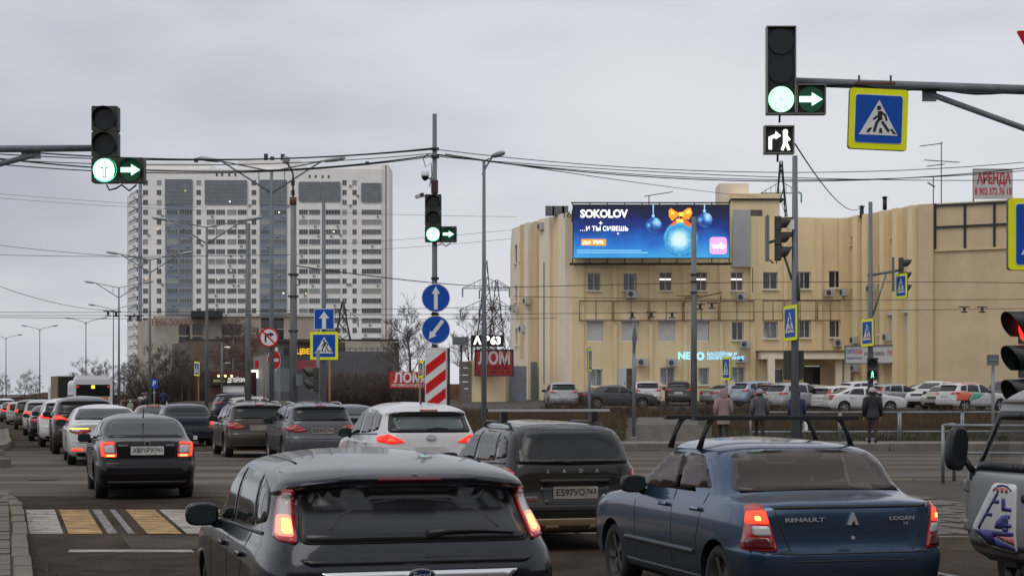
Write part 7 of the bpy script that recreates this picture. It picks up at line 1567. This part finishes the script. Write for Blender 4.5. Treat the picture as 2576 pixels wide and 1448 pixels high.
# ------------------------------------------------------------------ people
def person(label, X, Y, rz, h, pose, coat, trousers, hat, coat_len, hood=False, bag=None, z=None, name='person', stripe=False):
    """one continuous skinned body in walking pose; coat, hat and bag are separate pieces"""
    s = h / 1.7; r = empty(name, (X, Y, gz(X, Y) + .2 if z is None else z), rz, label, 'person', 'people on foot'); r.scale = (s, s, s)
    SK = M('skin', (.42, .26, .19), .6)
    st, sw_ = pose       # stride and arm swing
    V = [(0, 0, .92, .15), (0, 0, 1.15, .15), (0, 0, 1.36, .15), (0, .0, 1.46, .06), (0, .01, 1.54, .085), (0, .01, 1.62, .09),
         (-.09, 0, .86, .10), (-.09, st * .18, .50, .065), (-.09, st * .10, .09, .045), (-.09, st * .10 + .14, .04, .035), (.09, 0, .86, .10), (.09, -st * .10, .50, .065), (.09, -st * .32, .12, .045), (.09, -st * .32 + .13, .05, .035),
         (-.19, 0, 1.38, .07), (-.25, -sw_ * .10, 1.10, .055), (-.24, -sw_ * .02 + .05, .84, .035), (.19, 0, 1.38, .07), (.25, sw_ * .08, 1.10, .055), (.25, sw_ * .16, .85, .035)]
    E_ = [(0, 1), (1, 2), (2, 3), (3, 4), (4, 5), (0, 6), (6, 7), (7, 8), (8, 9), (0, 10), (10, 11), (11, 12), (12, 13), (2, 14), (14, 15), (15, 16), (2, 17), (17, 18), (18, 19)]
    for w_ in (16, 19):          # palm and five separate fingers
        x, y, zz_, _ = V[w_]; V.append((x, y + .02, zz_ - .07, .030)); pi_ = len(V) - 1; E_.append((w_, pi_))
        for k_, (dx, dy, ln) in enumerate(((-.02, .015, .07), (-.007, .02, .08), (.007, .02, .075), (.02, .015, .06), (.0, .05, .045))):
            V.append((x + dx, y + .02 + dy, zz_ - .07 - ln * (.6 if k_ < 4 else .2), .010)); E_.append((pi_, len(V) - 1)); V.append((x + dx, y + .035 + dy, zz_ - .07 - ln, .008)); E_.append((len(V) - 2, len(V) - 1))
    me = bpy.data.meshes.new('body'); me.from_pydata([v[:3] for v in V], E_, [])
    ob = bpy.data.objects.new('tmp', me); COL.objects.link(ob); ob.modifiers.new('s', 'SKIN'); ob.modifiers.new('u', 'SUBSURF').levels = 1
    for i, sv in enumerate(me.skin_vertices[0].data): sv.radius = (V[i][3], V[i][3]); sv.use_root = (i == 0)
    bm_ = bpy.data.meshes.new_from_object(ob.evaluated_get(bpy.context.evaluated_depsgraph_get())); bpy.data.objects.remove(ob)
    bm_.materials.clear()
    for m_ in (coat, trousers, SK, BLACK): bm_.materials.append(m_)
    for p in bm_.polygons:
        c = p.center; p.use_smooth = True; p.material_index = 3 if c.z < .11 else 1 if c.z < .93 and abs(c.x) < .2 else 2 if (c.z > 1.44 and abs(c.x) < .13) or (c.z < .86 and abs(c.x) >= .2) else 0
    link('body', bm_, r)
    b = MB(); n_ = 18; prof = []; zs = [(coat_len, .205, .15), (coat_len + .15, .20, .145), (.95, .19, .14), (1.12, .185, .135), (1.30, .205, .14), (1.40, .19, .125), (1.46, .10, .09), (1.49, .075, .08)]
    for z_, a, c in zs:
        for i in range(n_):
            t = 2 * math.pi * i / n_; wob = 1 + (.02 * math.sin(5 * t + z_ * 9)); prof.append((a * wob * math.cos(t), c * wob * math.sin(t) - .005, z_))
    b.add(prof, [(k_ * n_ + i, k_ * n_ + (i + 1) % n_, (k_ + 1) * n_ + (i + 1) % n_, (k_ + 1) * n_ + i) for k_ in range(len(zs) - 1) for i in range(n_)], 0, True); b.build('coat', coat, r)
    if stripe:
        for z_ in (1.0, 1.08, 1.16, 1.24, 1.32): q = MB(); q.lathe([(z_ - .012, .188), (z_, .203), (z_ + .012, .188)], 18, ax='Z'); o = q.build('quilt_seam', M('quilt_grey', (.05, .05, .055), .7), r); o.scale = (1, .74, 1)
    for a, e in ((14, 16), (17, 19)):
        q = MB(); q.tube([V[a][:3], V[a + 1][:3], V[e][:3]], [.085, .072, .052], 9); q.build('sleeve', coat, r)
    q = MB()
    if hood: q.lathe([(1.44, .13), (1.52, .135), (1.60, .13), (1.68, .10), (1.72, .02)], 16, ax='Z'); nm = 'hood'
    else: q.lathe([(1.575, .112), (1.61, .118), (1.66, .105), (1.705, .06), (1.72, .01)], 16, ax='Z'); nm = 'hat'
    q.build(nm, hat, r)
    if nm == 'hat':
        hb2 = MB(); hb2.lathe([(1.48, .085), (1.52, .10), (1.58, .108)], 14, ax='Z'); hb2.build('hair', M('dark_hair', (.03, .022, .018), .8), r)
        fc = MB(); fc.box((0, .10, 1.545), (.02, .03, .035)); fc.box((-.035, .09, 1.57), (.022, .015, .01)); fc.box((.035, .09, 1.57), (.022, .015, .01)); fc.box((0, .09, 1.505), (.05, .012, .01)); fc.build('face_features', SK, r)
    if bag:
        bo = empty('carrier_bag', (X + .27 * s * math.cos(rz), Y + .27 * s * math.sin(rz), r.location.z + .40 * s), rz, bag[0], 'bag'); q = MB(); q.prism(rpoly([(-.14, 0), (.14, 0), (.11, .30), (-.11, .30)], .04), -.05, .05, ax='X'); q.build('sack', bag[1], bo); q = MB(); q.tube([(0, -.06, .29), (0, -.03, .42), (0, .03, .42), (0, .06, .29)], .008, 5); q.build('handle', bag[1], bo)
    return r
PKC = M('coat_pink', (.27, .185, .18), .85, nz=8, amt=.12); GRC = M('jacket_grey', (.075, .072, .075), .7, nz=8, amt=.2); NVC = M('jacket_navy', (.012, .018, .06), .7, nz=8, amt=.2); BKC = M('jacket_black', (.012, .012, .014), .75, nz=8, amt=.2)
DTR = M('trousers_dark', (.02, .018, .018), .85); BTR = M('trousers_brown', (.055, .025, .022), .85)
def stand(x, Y): return (x - CX) * Y / F, Y
WBAG = M('bag_white', (.6, .6, .6), .5)
person('woman in a pink hooded coat walking away behind the blue-grey saloon', *stand(1819, 55.5), 0, 1.70, (.5, .6), PKC, DTR, PKC, .62, hood=True)
person('person in a grey quilted jacket and pale knit hat walking away', *stand(1910, 55.5), R(-4), 1.70, (.6, .8), GRC, DTR, M('hat_lilac', (.30, .27, .30), .9, nz=30, amt=.3), .78, stripe=True)
person('person in a navy jacket mostly hidden by the tall signal pole', *stand(2004, 56), R(5), 1.66, (.4, .5), NVC, DTR, BKC, .74, bag=('white carrier bag in the hand of the person behind the tall pole', WBAG))
person('person in a black jacket and pale hat in front of the walking-figure signal', *stand(2194, 54.8), R(-8), 1.74, (.5, .6), BKC, BTR, M('hat_pale', (.40, .35, .36), .9, nz=30, amt=.3), .80)
person('man in a dark blue coat standing beside the green saloon', *stand(411, 150), R(10), 1.75, (.2, .3), NVC, DTR, BKC, .72, bag=('white bag held by the man in dark blue', WBAG), z=gz(*stand(411, 150)))
person('child in pale clothes walking beside the bus', *stand(328, 152), R(170), 1.45, (.4, .4), M('jacket_pale', (.30, .32, .27), .8, nz=10, amt=.4), DTR, WBAG, .72, z=gz(*stand(328, 152)))
# ------------------------------------------------------------------ bare trees
def branches(rs, h, spread, n1=9, droop=0., depth=3, r0=.14, twig=.010, lean=.0, first=.25):
    """trunk polyline and recursive limbs as (p0,p1,r0,r1) segments"""
    segs = []; trunk = []
    p = Vector((0, 0, 0)); d = Vector((lean, 0, 1)).normalized(); n_ = 7
    for i in range(n_):
        q = p + d * (h * .8 / n_); ra, rb = r0 * (1 - i / (n_ + 1)), r0 * (1 - (i + 1) / (n_ + 1)); trunk.append((p.copy(), q.copy(), ra, rb)); p = q; d = (d + Vector((rs.uniform(-.1, .1), rs.uniform(-.1, .1), 0))).normalized()
    def grow(p, d, L, r, lv):
        n_ = 4; 
        for i in range(n_):
            q = p + d * (L / n_); rb = max(twig * .5, r * (1 - .18)); segs.append((p.copy(), q.copy(), r, rb)); r = rb; p = q
            d = (d + Vector((rs.uniform(-.22, .22), rs.uniform(-.22, .22), rs.uniform(-.1, .18) - droop * (.3 if lv < 2 else .1)))).normalized()
            if lv > 0 and i > 0:
                for _ in range(2):
                    a = Vector((rs.uniform(-1, 1), rs.uniform(-1, 1), rs.uniform(-.3, .7))).normalized(); grow(p, (d * .75 + a * .8).normalized(), L * rs.uniform(.42, .62), max(twig, r * .5), lv - 1)
        if lv == 0: segs.append((p, p + d * L * .2, r, twig * .3))
    for i in range(n1):
        t = first + (1 - first) * i / max(1, n1 - 1); k = min(n_ - 1, int(t * n_)); p = trunk[k][0].lerp(trunk[k][1], t * n_ - k if t < 1 else 1); a = i * 2.4 + rs.uniform(-.4, .4)
        d = Vector((math.cos(a) * spread, math.sin(a) * spread, rs.uniform(.5, 1.0))).normalized(); grow(p, d, h * rs.uniform(.22, .34) * (1.15 - .55 * t), max(twig * 1.6, r0 * .42 * (1.1 - .6 * t)), depth)
    grow(trunk[-1][1], Vector((0, 0, 1)), h * .2, r0 * .18, depth - 1)
    return trunk, segs
TREES = {}
def tree(name, label, x, Y, ytop, seed, mat=TWIG, bark=BARK, group='bare trees', cat='tree', **k):
    X = (x - CX) * Y / F; z0 = gz(X, Y); h = zat(ytop, Y) - z0
    key = (seed, round(k.get('spread', .8), 2), k.get('droop', 0))
    if key not in TREES:
        tk_, sg = branches(random.Random(seed), 8.0, k.get('spread', .8), k.get('n1', 9), k.get('droop', 0.), k.get('depth', 3), k.get('r0', .16), .012, k.get('lean', 0), k.get('first', .25))
        a = MB(); [a.cyl(p, q, u, v, 8, caps=False) for p, q, u, v in tk_]; b = MB(); [b.cyl(p, q, u, v, 3, caps=False) for p, q, u, v in sg]; TREES[key] = (a.mesh('trunk', bark), b.mesh('crown', mat))
    r = empty(name, (X, Y, z0), random.Random(seed * 7 + int(x)).uniform(0, 6.28), label, cat, group); s = h / 8.0; r.scale = (s, s, s)
    for o, me in zip(('trunk', 'crown'), TREES[key]): link(o, me, r)
    return r
tree('bare_tree', 'bare spreading tree behind the red scrap sign', 1035, 124, 765, 3, spread=1.0, n1=12, depth=3)
tree('bare_tree', 'smaller bare tree left of the striped board', 1002, 132, 835, 5, spread=.9, n1=10)
tree('bare_tree', 'bare tree behind the single street lamp', 1190, 170, 790, 8, spread=.9, n1=10); tree('bare_tree', 'bare tree touching the left corner of the yellow building', 1265, 172, 772, 5, spread=.9, n1=10)
tree('birch_tree', 'leaning pale birch with hanging twigs in front of the brick works', 585, 178, 798, 12, BIRCH, M('birch_bark', (.28, .26, .24), .9, nz=4, amt=.5), spread=.65, n1=16, droop=.9, first=.15)
tree('birch_tree', 'second birch with hanging twigs beside the thick pole', 606, 181, 815, 12, BIRCH, spread=.65, droop=.9)
for i, (x, y, Y) in enumerate(((330, 900, 190), (352, 905, 185), (395, 872, 178), (420, 868, 172), (440, 885, 168), (458, 880, 166), (476, 900, 162), (492, 905, 160), (308, 918, 200))):
    tree('bare_tree', 'bare thicket tree, number %s from the left beyond the parked cars' % ('first second third fourth fifth sixth seventh eighth ninth'.split()[[8, 0, 1, 2, 3, 4, 5, 6, 7].index(i)]), x, Y, y, [3, 5, 8][i % 3], BRUSH, spread=[1.0, .9, .9][i % 3], group='thicket trees')
tree('bare_tree', 'rounded far bare tree left of the bus', 200, 300, 905, 8, BRUSH, spread=.9); tree('bare_tree', 'rounded far bare tree behind the bus', 240, 300, 906, 3, BRUSH, spread=1.); tree('bare_tree', 'smaller far bare tree right of the bus', 268, 290, 912, 5, BRUSH, spread=.9)
tree('bare_tree', 'upright far bare tree behind the distant queue', 60, 260, 935, 5, spread=.9); tree('bare_tree', 'upright far bare tree above the taupe off-roader', 88, 250, 945, 8, spread=.9); tree('bare_tree', 'faint far bare tree at the left edge', 5, 280, 940, 3, spread=1.)
# low shrubs of the thicket before the grey shop, and on the slope
def shrub_mesh(seed, n_=60, h=1.6, w_=1.0):
    rs = random.Random(seed); b = MB()
    for i in range(n_):
        a = rs.uniform(0, 6.28); q = rs.uniform(0, .35); p = Vector((q * math.cos(a), q * math.sin(a), 0)); d = Vector((math.cos(a) * rs.uniform(.1, .6), math.sin(a) * rs.uniform(.1, .6), 1)).normalized(); L = h * rs.uniform(.5, 1.)
        for j in range(4):
            e = p + d * L / 4; b.cyl(p, e, .012 * (1 - j * .2), .012 * (1 - (j + 1) * .2), 3, caps=False)
            if j:
                for _ in range(3):
                    t = Vector((rs.uniform(-1, 1), rs.uniform(-1, 1), rs.uniform(.1, 1))).normalized(); b.cyl(e, e + t * L * rs.uniform(.12, .28), .007, .002, 3, caps=False)
            p = e; d = (d + Vector((rs.uniform(-.25, .25), rs.uniform(-.25, .25), 0))).normalized()
    return b
SH = [shrub_mesh(20 + i).mesh('stems', m_) for i, m_ in enumerate((BRUSH, BRUSH, M('brush_red', (.085, .048, .035), .95, nz=.8, amt=.4)))]
rs = random.Random(4)
def shrub(label, x, Y, h, i, group):
    X = (x - CX) * Y / F; r = empty('bare_shrub', (X, Y, gz(X, Y) - .03), rs.uniform(0, 6), label, 'shrub', group); s = h / 1.6; r.scale = (s * 1.25, s * 1.25, s); link('stems', SH[i % 3], r)
    b = MB(); b.cyl((0, 0, -.05), (0, 0, .15), .05, .03, 6); b.build('root_stock', BARK, r)
for i in range(34): shrub('bare brown shrub in the thicket before the grey shop', 842 + i * 6.6 + rs.uniform(-4, 4), rs.uniform(107, 126), rs.uniform(1.4, 2.3), i, 'thicket shrubs before the grey shop')
for i in range(16): shrub('bare brown shrub along the left verge behind the parked cars', 300 + i * 14 + rs.uniform(-6, 6), rs.uniform(168, 196), rs.uniform(1.8, 3.2), i, 'verge shrubs')
for i in range(26): shrub('bare shrub on the grassy slope before the parked cars', 1385 + i * 24 + rs.uniform(-8, 8), rs.uniform(92, 98), rs.uniform(.5, 1.0), i, 'slope shrubs')
# dry grass: too many blades to count
def grass(name, label, n_, xr, yr, hr, mat, seed, cond=None, dens=None):
    g = np.random.default_rng(seed); b = MB(); vs = []; fs = []
    pxs = g.uniform(*xr, n_); Ys = g.uniform(*yr, n_)
    for x, Y in zip(pxs, Ys):
        X = (x - CX) * Y / F
        if cond and not cond(x, Y, X): continue
        z = gz(X, Y) - .02; h = g.uniform(*hr) * (.6 + .6 * math.sin(X * .7 + Y * .3) ** 2); a = g.uniform(0, 3.14); w_ = g.uniform(.006, .016); lx, ly = g.uniform(-.3, .3, 2) * h; o = len(vs); c, s = math.cos(a) * w_, math.sin(a) * w_
        vs += [(X - c, Y - s, z), (X + c, Y + s, z), (X + lx * .4 + c * .7, Y + ly * .4 + s * .7, z + h * .6), (X + lx * .4 - c * .7, Y + ly * .4 - s * .7, z + h * .6), (X + lx, Y + ly, z + h)]; fs += [(o, o + 1, o + 2, o + 3), (o + 3, o + 2, o + 4)]
    b.add(vs, fs); b.build(name, mat, None, label=label, cat='grass', kind='stuff')
npath = lambda x, Y, X: not (1575 < x < 1790 and Y < 91) and lat(X, Y) > 10.6
grass('dry_grass', 'tall straw-coloured dry grass on the slope before the parked cars', 60000, (1100, 2600), (76, 97), (.2, .5), STRAW, 1, npath)
grass('short_grass', 'short brown and green turf behind the far railing', 26000, (1100, 2600), (60.8, 76), (.06, .2), M('turf_mixed', (.048, .046, .020), .95, nz=.5, amt=.6), 2, npath)
grass('verge_grass', 'dry grass on the verge left of the middle pole', 22000, (300, 1100), (60, 110), (.15, .5), STRAW, 3, lambda x, Y, X: lat(X, Y) > 10.6)
# wind-blown leaves and litter along the left kerb
b = MB(); g = np.random.default_rng(9)
for i in range(260):
    Y = g.uniform(14, 30); l = .12 + abs(g.normal(0, .22)); X = latX(l, Y); s = g.uniform(.008, .026); a = g.uniform(0, 6.28); c, q = math.cos(a) * s, math.sin(a) * s; z = gz(X, Y) + .012
    b.add([(X - c, Y - q, z), (X + q, Y - c, z + s * .4), (X + c, Y + q, z), (X - q, Y + c, z + s * .3)], [(0, 1, 2, 3)])
b.build('leaf_litter', M('dead_leaves', (.10, .065, .04), .9, nz=5, amt=.5), None, label='dead leaves and crumbs strewn along the left kerb', cat='litter', kind='stuff')
# low roofs far down the road
for lb, x0_, x1_, y0_, m_ in (('low brown shed far down the road with a red roof', 30, 195, 992, BRK2), ('grey low depot far down the road left of the truck', 110, 186, 984, M('depot_red', (.16, .07, .05), .8))):
    B_ = Bld('far_shed', lb, (plan((x0_ + x1_) / 2, 300)[0], 300, -.15)); b = MB(); p, q = plan(x0_, 300), plan(x1_, 300); b.box(((p[0] + q[0]) / 2, 304 if m_ is BRK2 else 312, zat(y0_ + 8, 300) / 2), (q[0] - p[0], 8, zat(y0_ + 8, 300) + .2)); B_.mb('wall', b, m_)
    zr = zat(y0_ + 8, 300); yy = 304 if m_ is BRK2 else 312; b = MB(); b.prism([(p[0] - .3, zr), (q[0] + .3, zr), ((p[0] + q[0]) / 2, zat(y0_, 300) + .4)], yy - 4.2, yy + 4.2); B_.mb('roof', b, M('far_roof', (.15, .09, .075), .8))

# behind the viewer: bare trees, and an added brick block that darkens near car panels
BH = Bld('added_brick_block', 'long brick block added out of view behind the viewer to darken the near cars', (0, -34, 0))
b = MB(); b.box((0, -40, 8), (120, 12, 16)); BH.mb('wall', b, BRK2)
b = MB(); b.box((0, -40, 16.15), (121, 13, .3)); BH.mb('roof', b, DARKST)
for i in range(24):
    for j in range(5):
        BH.window((-57.5 + i * 5, -33.98, 2.2 + j * 3.0), math.pi, 1.6, 1.5, 2, gi=(i * 3 + j) % 3, sub=False)
for i in range(9):
    xx = -36 + i * 9 + rs.uniform(-2, 2); yy = -14 - rs.uniform(0, 8); sd_ = [3, 5, 8][i % 3]; r = empty('bare_tree', (xx, yy, 0), rs.uniform(0, 6), 'bare street tree behind the viewer', 'tree', 'street trees behind the viewer'); r.scale = (1.5, 1.5, 1.5)
    kk = [q_ for q_ in TREES if q_[0] == sd_][0]
    for o, me in zip(('trunk', 'crown'), TREES[kk]): link(o, me, r)
